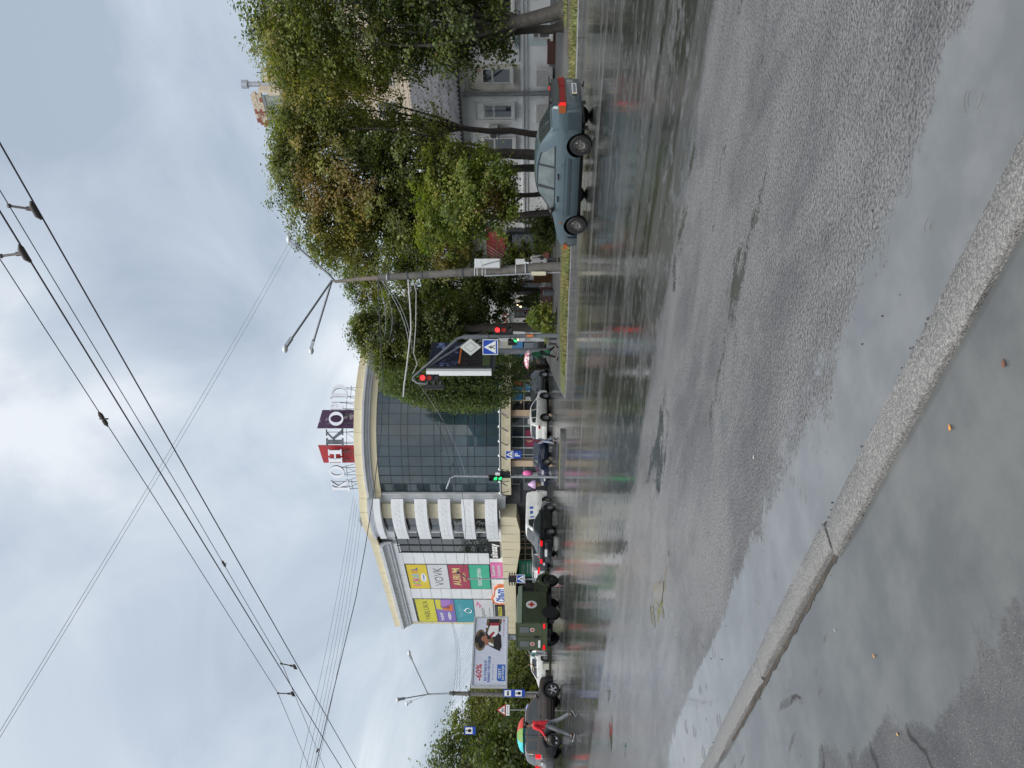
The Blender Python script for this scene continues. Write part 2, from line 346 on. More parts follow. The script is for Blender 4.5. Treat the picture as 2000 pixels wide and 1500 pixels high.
# near footway: a broad sheet, its pool a little lower than the dry asphalt
def footway_material():
    M = bpy.data.materials.new('wet_footway'); M.use_nodes = True; nt = M.node_tree; b = nt.nodes['Principled BSDF']; L = nt.links
    def nd(t, **k):
        n = nt.nodes.new(t)
        for a, v in k.items(): setattr(n, a, v)
        return n
    def mth(op, a, b_=None, clamp=False):
        n = nd('ShaderNodeMath', operation=op, use_clamp=clamp)
        for i, v in enumerate((a, b_)):
            if v is None: continue
            if isinstance(v, (int, float)): n.inputs[i].default_value = v
            else: L.new(v, n.inputs[i])
        return n.outputs[0]
    def step(v, lo, hi, a=0.0, b_=1.0):
        n = nd('ShaderNodeMapRange', interpolation_type='SMOOTHSTEP'); n.inputs['From Min'].default_value = lo; n.inputs['From Max'].default_value = hi
        n.inputs['To Min'].default_value = a; n.inputs['To Max'].default_value = b_; L.new(v, n.inputs['Value']); return n.outputs[0]
    def mixc(f, a, b_):
        n = nd('ShaderNodeMix', data_type='RGBA'); L.new(f, n.inputs['Factor'])
        for s_, v in (('A', a), ('B', b_)):
            if isinstance(v, tuple): n.inputs[s_].default_value = (*v, 1)
            else: L.new(v, n.inputs[s_])
        return n.outputs['Result']
    def mixf(f, a, b_):
        n = nd('ShaderNodeMix', data_type='FLOAT'); L.new(f, n.inputs['Factor']); n.inputs['A'].default_value = a; n.inputs['B'].default_value = b_; return n.outputs['Result']
    g = nd('ShaderNodeNewGeometry'); pos = g.outputs['Position']
    rot = nd('ShaderNodeMapping', vector_type='TEXTURE'); rot.inputs['Rotation'].default_value = (0, 0, AZ); L.new(pos, rot.inputs[0])
    sp = nd('ShaderNodeSeparateXYZ'); L.new(rot.outputs[0], sp.inputs[0])
    def noise(scale, detail=4, rough=.55, dist=0.0, off=(0, 0, 0), sc_=(1, 1, 1)):
        mp = nd('ShaderNodeMapping'); mp.inputs['Location'].default_value = off; mp.inputs['Scale'].default_value = sc_; L.new(rot.outputs[0], mp.inputs[0])
        n = nd('ShaderNodeTexNoise'); n.inputs['Scale'].default_value = scale; n.inputs['Detail'].default_value = detail; n.inputs['Roughness'].default_value = rough; n.inputs['Distortion'].default_value = dist
        L.new(mp.outputs[0], n.inputs['Vector']); return n.outputs['Fac']
    # the pool lies in a dip along the kerb; broken ground rises around n < 0.9
    edge = mth('ADD', mth('MULTIPLY', noise(1.1, 6, .6, .4), 1.5), mth('MULTIPLY', noise(30, 3), .16))
    dip = mth('ADD', sp.outputs[0], edge)
    pool = step(dip, 2.02, 2.14)
    isl = step(noise(2.4, 6, .6, .5, (2, 7.3, 0), (1.6, .6, 1)), .60, .66)
    far = step(sp.outputs[1], 3.2, 4.0)
    pool = mth('MULTIPLY', pool, mth('SUBTRACT', 1.0, mth('MULTIPLY', isl, far)))
    crack = nd('ShaderNodeTexVoronoi', feature='DISTANCE_TO_EDGE'); crack.inputs['Scale'].default_value = 1.1
    cmix = nd('ShaderNodeVectorMath', operation='ADD'); L.new(rot.outputs[0], cmix.inputs[0])
    cn = nd('ShaderNodeTexNoise'); cn.inputs['Scale'].default_value = 3; L.new(rot.outputs[0], cn.inputs['Vector']); cs = nd('ShaderNodeVectorMath', operation='SCALE'); cs.inputs['Scale'].default_value = .5; L.new(cn.outputs['Color'], cs.inputs[0]); L.new(cs.outputs[0], cmix.inputs[1])
    L.new(cmix.outputs[0], crack.inputs['Vector'])
    crk = step(crack.outputs['Distance'], .004, .018, 1, 0)
    base = mixc(step(noise(1.6, 5, .6), .35, .68), (.060, .061, .065), (.105, .105, .106))
    base = mixc(step(noise(190, 2), .60, .72, 0, .8), base, (.30, .28, .25))
    base = mixc(step(noise(120, 2, off=(5, 5, 0)), .62, .7, 0, .7), base, (.025, .025, .026))
    base = mixc(mth('MULTIPLY', crk, .8), base, (.022, .020, .018))
    silt = mixc(step(noise(2.1, 6, .6), .36, .68), (.088, .093, .093), (.128, .132, .128))
    silt = mixc(step(noise(160, 2, off=(1, 2, 0)), .66, .74, 0, .35), silt, (.26, .25, .22))
    L.new(mixc(pool, base, silt), b.inputs['Base Color'])
    L.new(mixf(pool, .46, .16), b.inputs['Roughness']); b.inputs['IOR'].default_value = 1.34
    hg = mth('ADD', mth('MULTIPLY', noise(95, 3), .7), mth('ADD', mth('MULTIPLY', noise(7, 4), 1.2), mth('MULTIPLY', crk, -.6)))
    b1 = nd('ShaderNodeBump'); b1.inputs['Distance'].default_value = .012; L.new(hg, b1.inputs['Height']); L.new(mth('MULTIPLY', mth('SUBTRACT', 1.0, pool), .8), b1.inputs['Strength'])
    rv = nd('ShaderNodeTexVoronoi'); rv.inputs['Scale'].default_value = 3.6; L.new(rot.outputs[0], rv.inputs['Vector'])
    csep = nd('ShaderNodeSeparateColor'); L.new(rv.outputs['Color'], csep.inputs[0]); d = rv.outputs['Distance']
    size = mth('ADD', mth('MULTIPLY', csep.outputs[0], .26), .03)
    df = mth('SUBTRACT', d, size)
    ring = mth('MULTIPLY', mth('SINE', mth('MULTIPLY', d, 75.0)), mth('MULTIPLY', step(df, -.17, 0.0, 0, 1), step(df, 0.0, .02, 1, 0)))
    rip = mth('ADD', mth('MULTIPLY', noise(9, 2, dist=1.2), .4), mth('MULTIPLY', mth('MULTIPLY', ring, step(csep.outputs[1], .4, .45)), 4.0))
    b2 = nd('ShaderNodeBump'); b2.inputs['Distance'].default_value = .008; L.new(rip, b2.inputs['Height']); L.new(b1.outputs[0], b2.inputs['Normal']); L.new(mth('MULTIPLY', pool, .10), b2.inputs['Strength'])
    L.new(b2.outputs[0], b.inputs['Normal'])
    return M
FOOT = footway_material()
mb = MB(); a_, b_, c_, d_ = S(2.06, -60, .012), S(2.06, 90, .012), S(-40, 90, .012), S(-40, -60, .012); mb.quad(a_, b_, c_, d_)
tag(mb.build('near_pavement', FOOT), kind='structure')
# near kerb: long worn stones, each with its own tilt
near_kerb = tag(bpy.data.objects.new('near_kerb', None), kind='structure'); COL.objects.link(near_kerb); WLOC['near_kerb'] = Vector()
def stone(mb, n0, n1, s0, s1, z0, z1, seed, cham=.012, segs=14, wob=.003):
    rn = random.Random(seed); vs = []; fs = []
    for i in range(segs+1):
        s = s0+(s1-s0)*i/segs; e = min(i, segs-i); drop = .012 if e == 0 else 0
        j = [rn.uniform(-wob, wob) for _ in range(6)]
        sec = [(n0+j[0], z0), (n0+j[1], z1-cham-drop), (n0+cham+j[2], z1-drop+j[2]*.3), (n1-cham+j[3], z1-drop+j[3]*.3), (n1+j[4], z1-cham-drop), (n1+j[5], z0)]
        vs += [S(a, s, b) for a, b in sec]
    for i in range(segs):
        for q in range(5): fs.append((i*6+q, i*6+q+1, (i+1)*6+q+1, (i+1)*6+q))
    fs += [tuple(range(6)), tuple(segs*6+q for q in range(6))[::-1]]
    return mb.add(vs, fs)
s_j = []
for (x, y) in ((1632, 1090), (1488, 1320), (1397, 1466)):
    p = G(x, y, .03); s_j.append(p.dot(SH))
edges = [s_j[0]-2.35, s_j[0], s_j[1], s_j[2], s_j[2]+1.9, s_j[2]+3.9, s_j[2]+6]
for i in range(len(edges)-1):
    mb = MB(); sh = [0.0, .055, .02, 0.03, 0, .02][i]
    stone(mb, [2.015, 2.06, 2.045, 2.05, 2.045, 2.045][i], 2.205+sh*.3, edges[i]+.006, edges[i+1]-.006, -.05, [.045, .05, .048, .04, .05, .05][i], 40+i)
    mb.build('kerb_stone', KERB, near_kerb, smooth=50)
# earth caught in the joint behind the kerb
rn = random.Random(3)
for (sa, sb_, nc, wd) in ((-1.2, 1.35, 2.001, .016), (2.9, 6.2, 2.034, .014)):
    mb = MB(); vs = []; fs = []; n = 90
    for q in range(n+1):
        s = sa+(sb_-sa)*q/n; e = math.sin(math.pi*q/n)**.3; w1 = wd*e*(1+.5*math.sin(q*.9)+rn.uniform(-.35, .5)); vs += [S(nc+.016, s, .0165), S(nc-w1, s, .0150)]
    for q in range(n): fs.append((2*q, 2*q+1, 2*q+3, 2*q+2))
    tag(mb.add(vs, fs).build('joint_soil', SOIL), kind='structure')
mb = MB()
for i in range(110):
    s = rn.choice((rn.uniform(-.8, 1.3), rn.uniform(2.9, 6))); mb.ico(S((1.998 if s < 2 else 2.026)+rn.gauss(0, .014), s, .014), rn.uniform(.0015, .0045), 1, (2.0, 1.2, .5), jit=.35)
tag(mb.build('soil_crumbs', SOIL), kind='stuff')
mb = MB()
for i in range(210):
    s = rn.uniform(2.0, 9.5)**1.0; mb.ico(S(2.235+abs(rn.gauss(0, .016)), s, .006), rn.uniform(.002, .0062)*(1.8 if rn.random() < .08 else 1), 1, (1, 1, .8), jit=.3)
for i in range(60): mb.ico(S(rn.uniform(2.5, 6.5), rn.uniform(0, 12), .004), rn.uniform(.002, .006), 1, jit=.3)
tag(mb.build('grit', mat('dark_grit', (.035, .032, .03), .5)), kind='stuff')

# far pavement, raised, its kerb turning into the side street at a rounded corner
ZP = .15
KD = Vector((-.816, .578, 0)); KN = Vector((.578, .816, 0)); K0 = Vector((11.4, 22.8, 0)); K1 = Vector((.9, 30.25, 0)); LEG = Vector((math.sin(R(4)), math.cos(R(4)), 0)); LN = Vector((LEG.y, -LEG.x, 0))
def far_line(inset=0.0):
    a = K0-KD*55+KN*inset; r_ = 2.6; pts = [a, K0+KN*inset]
    # corner: circle tangent to the street kerb and the side street kerb
    A = np.array([[KN.x, KN.y], [LN.x, LN.y]]); b0 = np.array([K0.dot(KN)+r_, (K1-KD*-2.0).dot(LN)+r_]); c = np.linalg.solve(A, b0); c = Vector((c[0], c[1], 0))
    a0 = math.atan2(-KN.y, -KN.x); a1 = math.atan2(-LN.y, -LN.x)
    if a1 > a0: a1 -= 2*math.pi
    if a0-a1 > math.pi: a0, a1 = a0, a1+2*math.pi
    for i in range(11): a = a0+(a1-a0)*i/10; pts.append(c+Vector((math.cos(a), math.sin(a), 0))*(r_-inset))
    pts.append(pts[-1]+LEG*70); return pts
PAV2 = mat('far_footway', (.10, .10, .10), .35, var=.25, scale=1.2, bump=.3, bscale=50, obj_coords=False)
fl = far_line(.14); mb = MB(); mb.poly([p+ZH*ZP for p in fl]+[Vector((150, 150, ZP)), Vector((150, -60, ZP))]); tag(mb.build('far_pavement', PAV2), kind='structure')
far_kerb = tag(bpy.data.objects.new('far_kerb', None), kind='structure'); COL.objects.link(far_kerb); WLOC['far_kerb'] = Vector()
def kerb_run(pv, parent, step, z1, width=.16, matl=KERBF, gap=.012):
    cum = [0]
    for i in range(1, len(pv)): cum.append(cum[-1]+(pv[i]-pv[i-1]).length)
    def at(d):
        for i in range(1, len(pv)):
            if d <= cum[i]+1e-6:
                t = (d-cum[i-1])/(cum[i]-cum[i-1]); return pv[i-1].lerp(pv[i], t), (pv[i]-pv[i-1]).normalized()
        return pv[-1], (pv[-1]-pv[-2]).normalized()
    d = 0; k_ = 0
    while d < cum[-1]-.2:
        e = min(d+step, cum[-1]); rn = random.Random(k_+99); dz = rn.uniform(-.012, .012); dn = rn.uniform(-.012, .012); mb = MB(); vs = []; fs = []; sg = 3
        for i in range(sg+1):
            p, tg = at(d+gap/2+(e-d-gap)*i/sg); nr = Vector((tg.y, -tg.x, 0))
            for (o_, z_) in ((0, -.03), (0, z1-.03), (.025, z1), (width, z1), (width, -.03)): vs.append(p+nr*(o_+dn)+ZH*(z_+(dz if z_ > 0 else 0)))
        for i in range(sg):
            for q in range(4): fs.append((i*5+q, i*5+q+1, (i+1)*5+q+1, (i+1)*5+q))
        fs += [(0, 1, 2, 3, 4), tuple(sg*5+q for q in (4, 3, 2, 1, 0))]
        mb.add(vs, fs).build('kerb_stone', matl, parent); d = e; k_ += 1
fo = far_line(0.0); fo[0] = K0-KD*14; fo[-1] = fo[-2]+LEG*26
kerb_run(fo, far_kerb, 2.15, ZP+.012)
GRS = mat('verge_turf', (.075, .095, .028), .75, var=.35, scale=1.6, bump=.6, bscale=60, col2=(.13, .115, .045), c2lo=.45, c2hi=.65, c2scale=.5, obj_coords=False)
def kf(a, b, z): return K0+KD*a+KN*b+ZH*z                       # a metres along the far kerb, b behind it
EK = (far_line(0)[2]-K0).dot(KD)
mb = MB(); mb.poly([kf(-55, .17, ZP+.02), kf(EK, .17, ZP+.02)]+[p+ZH*(ZP+.02) for p in far_line(.17)[3:13]]+[far_line(.17)[12]+LEG*4+ZH*(ZP+.02), far_line(.17)[12]+LEG*4+LN*1.6+ZH*(ZP+.02), kf(EK-.6, 5.6, ZP+.02), kf(6, 5.0, ZP+.02), kf(1.5, 3.4, ZP+.02), kf(-55, 3.2, ZP+.02)]); tag(mb.build('grass_verge', GRS), kind='structure')
mb = MB(); mb.poly([kf(a, b, ZP+.02) for a, b in ((-55, 14.0), (3.0, 13.0), (2.2, 7.4), (-55, 7.4))]); tag(mb.build('lawn_strip', GRS), kind='structure')
mb = MB(); mb.poly([kf(a, b, ZP+.008) for a, b in ((-55, 7.4), (3, 7.4), (3, 3.9), (1.4, 3.45), (-55, 3.25))]); tag(mb.build('dirt_path', mat('wet_earth', (.085, .07, .058), .45, var=.3, scale=2, bump=.4, obj_coords=False)), kind='structure')
def blades(name, areas, count, hmin, hmax, M):
    vs = []; fs = []
    for (a0, a1, b0, b1, frac) in areas:
        for i in range(int(count*frac)):
            h = rng.uniform(hmin, hmax); a = rng.uniform(0, 6.28); wd = .011+h*.05
            p = kf(rng.uniform(a0, a1), rng.uniform(b0, b1), ZP+.02); l = Vector((rng.normal(0, .35), rng.normal(0, .35), 1))*h; d = Vector((math.cos(a), math.sin(a), 0))*wd; b = len(vs)
            vs += [tuple(p-d), tuple(p+d), tuple(p+l)]; fs.append((b, b+1, b+2))
    me = bpy.data.meshes.new(name); me.from_pydata(vs, [], fs); me.materials.append(M); return tag(obj(name, me), kind='stuff')
BLD = mat('grass_blade', (.15, .17, .05), .55, var=.35, scale=.8, col2=(.27, .22, .09), c2lo=.42, c2hi=.65, c2scale=.6)
blades('grass', [(6, EK-.3, .2, 5.0, .55), (-14, 6, .2, 3.2, .35), (-12, 2, 7.5, 9.5, .10), (EK-.3, EK+1.0, 1.2, 4.6, .12)], 32000, .05, .17, BLD)

# small island in the mouth of the side street
il = tag(bpy.data.objects.new('traffic_island', None), kind='structure'); COL.objects.link(il); WLOC['traffic_island'] = Vector()
ip0, ip1 = G(1101, 862), G(1098, 968)
nd0 = Vector((ip0.dot(NH), ip0.dot(SH))); nd1 = Vector((ip1.dot(NH), ip1.dot(SH))); ax = (nd1-nd0).normalized(); px_ = Vector((-ax.y, ax.x))
if px_.x < 0: px_ = -px_
isl = []
Li = (nd1-nd0).length
for i in range(13):
    a = -math.pi/2+math.pi*i/12; isl.append(nd0+ax*(Li-.8)+ax*(.8*math.cos(a))+px_*(.8+.8*math.sin(a)))
for i in range(13):
    a = math.pi/2+math.pi*i/12; isl.append(nd0+ax*.8+ax*(.8*math.cos(a))+px_*(.8+.8*math.sin(a)))
mb = MB(); mb.prism([S(p.x, p.y, -.02) for p in isl], (0, 0, .15), 0)
mb.build('kerb_ring', KERBF, il)
mb = MB(); cen = (nd0+nd1)/2+px_*.8; mb.poly([S(cen.x+(p.x-cen.x)*.82, cen.y+(p.y-cen.y)*.82, .135) for p in isl]); mb.build('turf', GRS, il)
# worn yellow road paint
YEL = mat('worn_yellow_paint', (.17, .145, .07), .16, var=.4, scale=9, col2=(.095, .095, .097), c2lo=.34, c2hi=.56, c2scale=8, obj_coords=False)
for (xs) in (((1276, 1140), (1296, 1136), (1291, 1178), (1277, 1180)), ((1270, 1183), (1276, 1183), (1279, 1228), (1270, 1226)), ((1289, 1184), (1294, 1184), (1297, 1205), (1292, 1206))):
    mb = MB(); cg = [sum(q[i_] for q in xs)/len(xs) for i_ in (0, 1)]; rp = random.Random(xs[0][0]); ol = []
    for i_ in range(len(xs)):
        for f_ in range(6): a_ = xs[i_]; b_ = xs[(i_+1) % len(xs)]; ol.append((a_[0]+(b_[0]-a_[0])*f_/6+rp.uniform(-1.5, 1.5), a_[1]+(b_[1]-a_[1])*f_/6+rp.uniform(-3, 3)))
    mb.poly([G(x, y, .004) for x, y in ol]); tag(mb.build('road_marking', YEL), kind='structure')
# raised asphalt of the side street car park before the shops
# ------------------------------------------------------------------ shopping centre on the corner
CREAM = mat('cream_panel', (.62, .55, .375), .45, var=.05, scale=.6)
CREAM2 = mat('cream_cladding', (.62, .56, .40), .45, var=.05, scale=.6)
WHITE = mat('white_panel', (.70, .72, .74), .38, var=.05, scale=.7)
CORN = mat('grey_cornice', (.66, .69, .73), .35, var=.08, scale=1.0)
CGLASS = mat('curtain_glass', (.026, .048, .058), .03, var=.5, scale=.22, spec=.6, ior=1.76)
DGLASS = mat('dark_glass', (.018, .022, .028), .03, var=.3, scale=.4, spec=.8, ior=1.75)
SHOPG = mat('shop_glass', (.035, .045, .045), .05, var=.5, scale=.8, ior=1.6)
MULL = mat('mullion', (.045, .055, .06), .4)
BRICKTAN = mat('tan_stone', (.50, .37, .26), .5, var=.1, scale=3)
STEEL = mat('dark_steel', (.06, .065, .075), .4, var=.2)
LGREY = mat('light_grey_metal', (.45, .47, .49), .4, var=.15)
BLACK = mat('black_plastic', (.012, .012, .013), .45)
GROUNDFL = mat('shop_interior', (.05, .05, .05), .6, var=.6, scale=.9)
mall = thing('shopping_centre', 'cream and white shopping centre with a curved glass corner and tall letters on its roof', 'building', (-6, 78, 0))
CC = Vector((-4.2, 78.75, 0)); RG = 8.95; HA = R(42)
WO = Vector((-10.8, 72.0, 0))                                   # where the left wing starts
WG = Frame(WO + SH*26, -SH, -NH)                                # left wing seen from the street: u = 26 - t
RO = Vector((2.35, 72.3, 0)); RD = Vector((math.sin(R(20)), math.cos(R(20)), 0)); RNM = Vector((RD.y, -RD.x, 0)); RWG = Frame(RO, RD, RNM)          # right wing along the side street
def arc(th, r=RG, z=0.0): return CC + Vector((r*math.sin(th), -r*math.cos(th), z))
def plan(off=0.0):                                                # outline of the facade from the far left to the far right, off metres outward
    pts = []
    def push(p, n): pts.append(Vector(p)+Vector(n)*off)
    for t in (26, 20, 13, 7.6): push(WO+SH*t, -NH)
    for i in range(9):
        u_ = 1-i/8; X = -10.8-3.9*u_; D = 72.0+3.5*u_**1.9
        dx, dy = -3.9, 3.5*1.9*u_**.9; nn = Vector((-dy, dx, 0)).normalized()
        if nn.y > 0: nn = -nn
        push((X, D, 0), nn)
    for i in range(13):
        th = -HA+2*HA*i/12; push(arc(th), Vector((math.sin(th), -math.cos(th), 0)))
    push(RO, RNM); push(RO+RD*12, RNM); push(RO+RD*30, RNM)
    return pts
def band(prof, mats, name, parent, mi=0, seg=None, pl=None):       # profile of (offset outward, z) swept along the plan
    cols = [[p for p in plan(o)] for o, z in prof]
    n = len(cols[0]); mb = MB(); vs = []; fs = []
    i0, i1 = seg or (0, n-1)
    for i in range(i0, i1+1):
        for q, (o, z) in enumerate(prof): c = cols[q][i]; vs.append((c.x, c.y, z))
    K = len(prof)
    for i in range(i1-i0):
        for q in range(K-1): fs.append((i*K+q, (i+1)*K+q, (i+1)*K+q+1, i*K+q+1))
    fs += [tuple(range(K)), tuple((i1-i0)*K+q for q in range(K))[::-1]]
    return mb.add(vs, fs, mi).build(name, mats, parent, smooth=30)
NP = len(plan())
# core walls (white left wing, recess behind the glass, right wing), ground floor set back under the canopy
core = MB(); pl = plan(-.35); pl2 = [(p.x, p.y) for p in pl]; back = [Vector((4, 108, 0)), S(41.2+28, 86)]
bp = [Vector((x, y, 4.0)) for x, y in pl2] + [Vector((p.x, p.y, 4.0)) for p in back]
core.prism(bp, (0, 0, 12.9)); core.build('wall', WHITE, mall)
gf = MB(); pl = plan(-.9); bp = [Vector((p.x, p.y, 0)) for p in pl]+[Vector((p.x, p.y, 0)) for p in back]; gf.prism(bp, (0, 0, 4.0)); gf.build('ground_floor_wall', GROUNDFL, mall)
# parapet, cornice, upper cream band
par = tag(bpy.data.objects.new('parapet', None)); COL.objects.link(par); par.parent = mall; WLOC['parapet'] = WLOC[mall.name]
band([(.25, 16.9), (.32, 16.95), (.32, 17.72), (-.6, 17.72), (-.6, 16.9)], CREAM, 'parapet_wall', par)
# cream panels of the parapet, one by one, with open joints
pp = plan(.33)
def panels_along(pl, z0, z1, wid, th, M, name, parent, i0=0, i1=None):
    i1 = len(pl)-1 if i1 is None else i1; d = [0]
    for i in range(i0+1, i1+1): d.append(d[-1]+(pl[i]-pl[i-1]).length)
    def at(x):
        for i in range(1, len(d)):
            if x <= d[i]+1e-6: return pl[i0+i-1].lerp(pl[i0+i], (x-d[i-1])/(d[i]-d[i-1]))
        return pl[i1]
    n = max(1, int(round(d[-1]/wid))); out = []
    for k_ in range(n):
        a, b = at(d[-1]*k_/n), at(d[-1]*(k_+1)/n); t = (b-a).normalized(); nr = Vector((t.y, -t.x, 0)); a = a+t*.012; b = b-t*.012
        mb = MB(); mb.prism([a+ZH*z0, b+ZH*z0, b+ZH*(z1-.01), a+ZH*(z1-.01)], nr*th)
        out.append(mb.build(name, M, parent))
    return out
panels_along(pp, 16.96, 17.74, 2.1, .03, CREAM, 'panel', par)
band([(.02, 15.75), (.16, 15.78), (.18, 16.0), (.30, 16.03), (.34, 16.25), (.46, 16.45), (.68, 16.6), (.72, 16.9), (.2, 16.93), (.0, 16.4)], CORN, 'cornice', mall, seg=(0, 3))
band([(.02, 16.30), (.16, 16.32), (.18, 16.45), (.30, 16.5), (.40, 16.66), (.62, 16.76), (.66, 16.94), (.2, 16.96), (.0, 16.6)], CORN, 'cornice', mall, seg=(4, 25))
band([(.02, 16.30), (.16, 16.32), (.18, 16.45), (.30, 16.5), (.40, 16.66), (.62, 16.76), (.66, 16.94), (.2, 16.96), (.0, 16.6)], CORN, 'cornice', mall, seg=(25, NP-1))
for o in list(mall.children):
    if o.name.startswith('cornice'):
        pass
band([(-.2, 15.72), (.03, 15.72), (.03, 16.32), (-.2, 16.32)], CREAM, 'upper_band', mall, seg=(12, 25))
# curtain wall of the rounded corner: mullions, transoms and every pane
curt = tag(bpy.data.objects.new('curtain_wall', None)); COL.objects.link(curt); curt.parent = mall; WLOC['curtain_wall'] = WLOC[mall.name]
rows = [15.70, 14.62, 13.50, 12.88, 11.72, 10.48, 9.86, 8.66, 7.42, 6.80, 5.72, 4.33][::-1]
NB = 13; th = [-HA*.985+2*HA*.985*i/NB for i in range(NB+1)]
mb = MB()
for t in th:
    c = arc(t, RG+.0); ax = (Vector((math.cos(t), math.sin(t), 0)), Vector((math.sin(t), -math.cos(t), 0)), ZH); mb.box(c+ZH*10.0, (.035, .09, 11.4), ax=ax)
for z in rows:
    for i in range(NB):
        a, b = arc(th[i], RG, z), arc(th[i+1], RG, z); t = (b-a).normalized(); nr = Vector((t.y, -t.x, 0)); mb.box((a+b)/2, ((b-a).length-.04, .08, .035), ax=(t, nr, ZH))
mb.build('mullion', MULL, curt)
pr = random.Random(5)
for i in range(NB):
    for j in range(len(rows)-1):
        a, b = arc(th[i], RG-.01, 0), arc(th[i+1], RG-.01, 0); t = (b-a).normalized(); tilt = Vector((t.y, -t.x, 0))
        t2 = tilt*pr.uniform(-.006, .006); t3 = tilt*pr.uniform(-.005, .005); a2 = a+t*.022; b2 = b-t*.022; z0, z1 = rows[j]+.02, rows[j+1]-.02
        mb = MB(); mb.prism([a2+ZH*z0+t2, b2+ZH*z0-t2, b2+ZH*z1+t3, a2+ZH*z1+t3], tilt*-.02); mb.build('pane', CGLASS, curt)
# white strips beside the glass
for (sgn) in (-1, 1):
    mb = MB(); c = arc(sgn*(HA+R(4.5)), RG-.1); t = Vector((math.cos(HA), sgn*math.sin(HA), 0))
    mb.box(c+ZH*10.2, (1.15, .5, 11.9), ax=(t, Vector((t.y, -t.x, 0)), ZH)); mb.build('white_strip', WHITE, mall)
# wavy white fins of the bay left of the glass
def wave(u_, off=0.0):
    X = -10.7-4.0*u_; D = 71.75+3.5*u_**1.9; dx, dy = -4.0, 3.5*1.9*u_**.9; nn = Vector((-dy, dx, 0)).normalized()
    if nn.y > 0: nn = -nn
    return Vector((X, D, 0))+nn*off
for k_ in range(6):
    z1 = 14.65+2.19-2.19*k_; z0 = z1-1.14
    if k_ == 0: z1, z0 = 16.32, 15.7
    mb = MB(); vs = []; fs = []; n = 12
    for i in range(n+1):
        u_ = i/n
        for (o_, z_) in ((.55, z0), (.55, z1), (.02, z1), (.02, z0)): p = wave(u_, o_); vs.append((p.x, p.y, z_))
    for i in range(n):
        for q in range(4): fs.append((i*4+q, (i+1)*4+q, (i+1)*4+(q+1) % 4, i*4+(q+1) % 4))
    fs += [(0, 1, 2, 3), (n*4+3, n*4+2, n*4+1, n*4)]
    o = mb.add(vs, fs).build('balcony_fin', WHITE, mall, smooth=30)
    if k_:
        mb = MB(); pts = [wave(i/60, .565)+ZH*(z1-.55+.28*math.sin(i*1.15)*math.cos(i*.37)) for i in range(4, 57)]; mb.tube(pts, .009, 4); mb.build('fairy_light_cable', CORN, o)
        mb = MB()
        for (f_) in (.33, .68):
            for i in range(n):
                a, b = wave(i/n, .556), wave((i+1)/n, .556); t = (b-a).normalized(); mb.box((a+b)/2+ZH*(z0+(z1-z0)*f_), ((b-a).length, .004, .018), ax=(t, Vector((t.y, -t.x, 0)), ZH))
        for i in (3, 6, 9):
            p = wave(i/n, .556); mb.box(p+ZH*((z0+z1)/2), (.018, .018, z1-z0-.01))
        mb.build('panel_joint', CORN, o)
def wb(t0, t1, z0, z1, w0, w1, name, M, parent=mall):
    mb = MB(); WG.box(mb, 26-t1, 26-t0, z0, z1, w0, w1); return mb.build(name, M, parent)
# window bay behind the fins
def wavewall(u0, u1, z0, z1, w0, w1, name, M, parent=mall, n=4):
    mb = MB(); vs = []; fs = []
    for i in range(n+1):
        for (o_, z_) in ((w1, z0), (w1, z1), (w0, z1), (w0, z0)): p = wave(u0+(u1-u0)*i/n, o_); vs.append((p.x, p.y, z_))
    for i in range(n):
        for q in range(4): fs.append((i*4+q, (i+1)*4+q, (i+1)*4+(q+1) % 4, i*4+(q+1) % 4))
    fs += [(0, 1, 2, 3), (n*4+3, n*4+2, n*4+1, n*4)]
    return mb.add(vs, fs).build(name, M, parent)
wavewall(.16, .56, 4.9, 15.7, -.5, -.16, 'cream_infill', CREAM2); wg_ = wavewall(.56, 1.0, 4.9, 15.3, -.5, -.2, 'bay_glazing_frame', MULL)
for k_ in range(5):
    zc = 14.65-2.19*k_
    for (a, b) in ((.57, .78), (.79, .995)): wavewall(a, b, zc, zc+1.05, -.19, -.17, 'pane', DGLASS, wg_)
wz = [6.06, 7.2, 8.35, 9.5, 10.65, 11.8, 12.95, 14.1, 15.2]; wt = [3.95, 5.4, 6.85, 8.3, 9.65]
wf = MB()
for t in wt: WG.box(wf, 26-t-.03, 26-t+.03, 5.95, 15.3, -.2, .06)
for z in wz:
    for i in range(4): WG.box(wf, 26-wt[i+1]+.03, 26-wt[i]-.03, z-.03, z+.03, -.2, .05)
win = wf.build('window_bay', MULL, mall)
for i in range(4):
    for j in range(8): wb(wt[i]+.035, wt[i+1]-.035, wz[j]+.035, wz[j+1]-.035, -.1, -.03, 'pane', DGLASS, win)
# white cladding panels of the wing
cl = tag(bpy.data.objects.new('cladding', None)); COL.objects.link(cl); cl.parent = mall; WLOC['cladding'] = WLOC[mall.name]
def clad(t0, t1, z0, z1, nx, nz, M=WHITE, w=.0):
    for i in range(nx):
        for j in range(nz):
            a, b = t0+(t1-t0)*i/nx, t0+(t1-t0)*(i+1)/nx; c, d = z0+(z1-z0)*j/nz, z0+(z1-z0)*(j+1)/nz; dw = pr.uniform(-.004, .004)
            wb(a+.015, b-.015, c+.015, d-.015, -.34, w+dw, 'panel', M, cl)
clad(9.75, 12.0, 5.95, 15.0, 1, 8); clad(17.35, 19.65, 5.95, 15.0, 1, 8); clad(8.0, 25.4, 15.0, 15.85, 8, 1); clad(25.4, 26.0, 4.6, 15.8, 1, 9, CREAM2)
clad(7.2, 25.4, 4.55, 5.93, 8, 1)
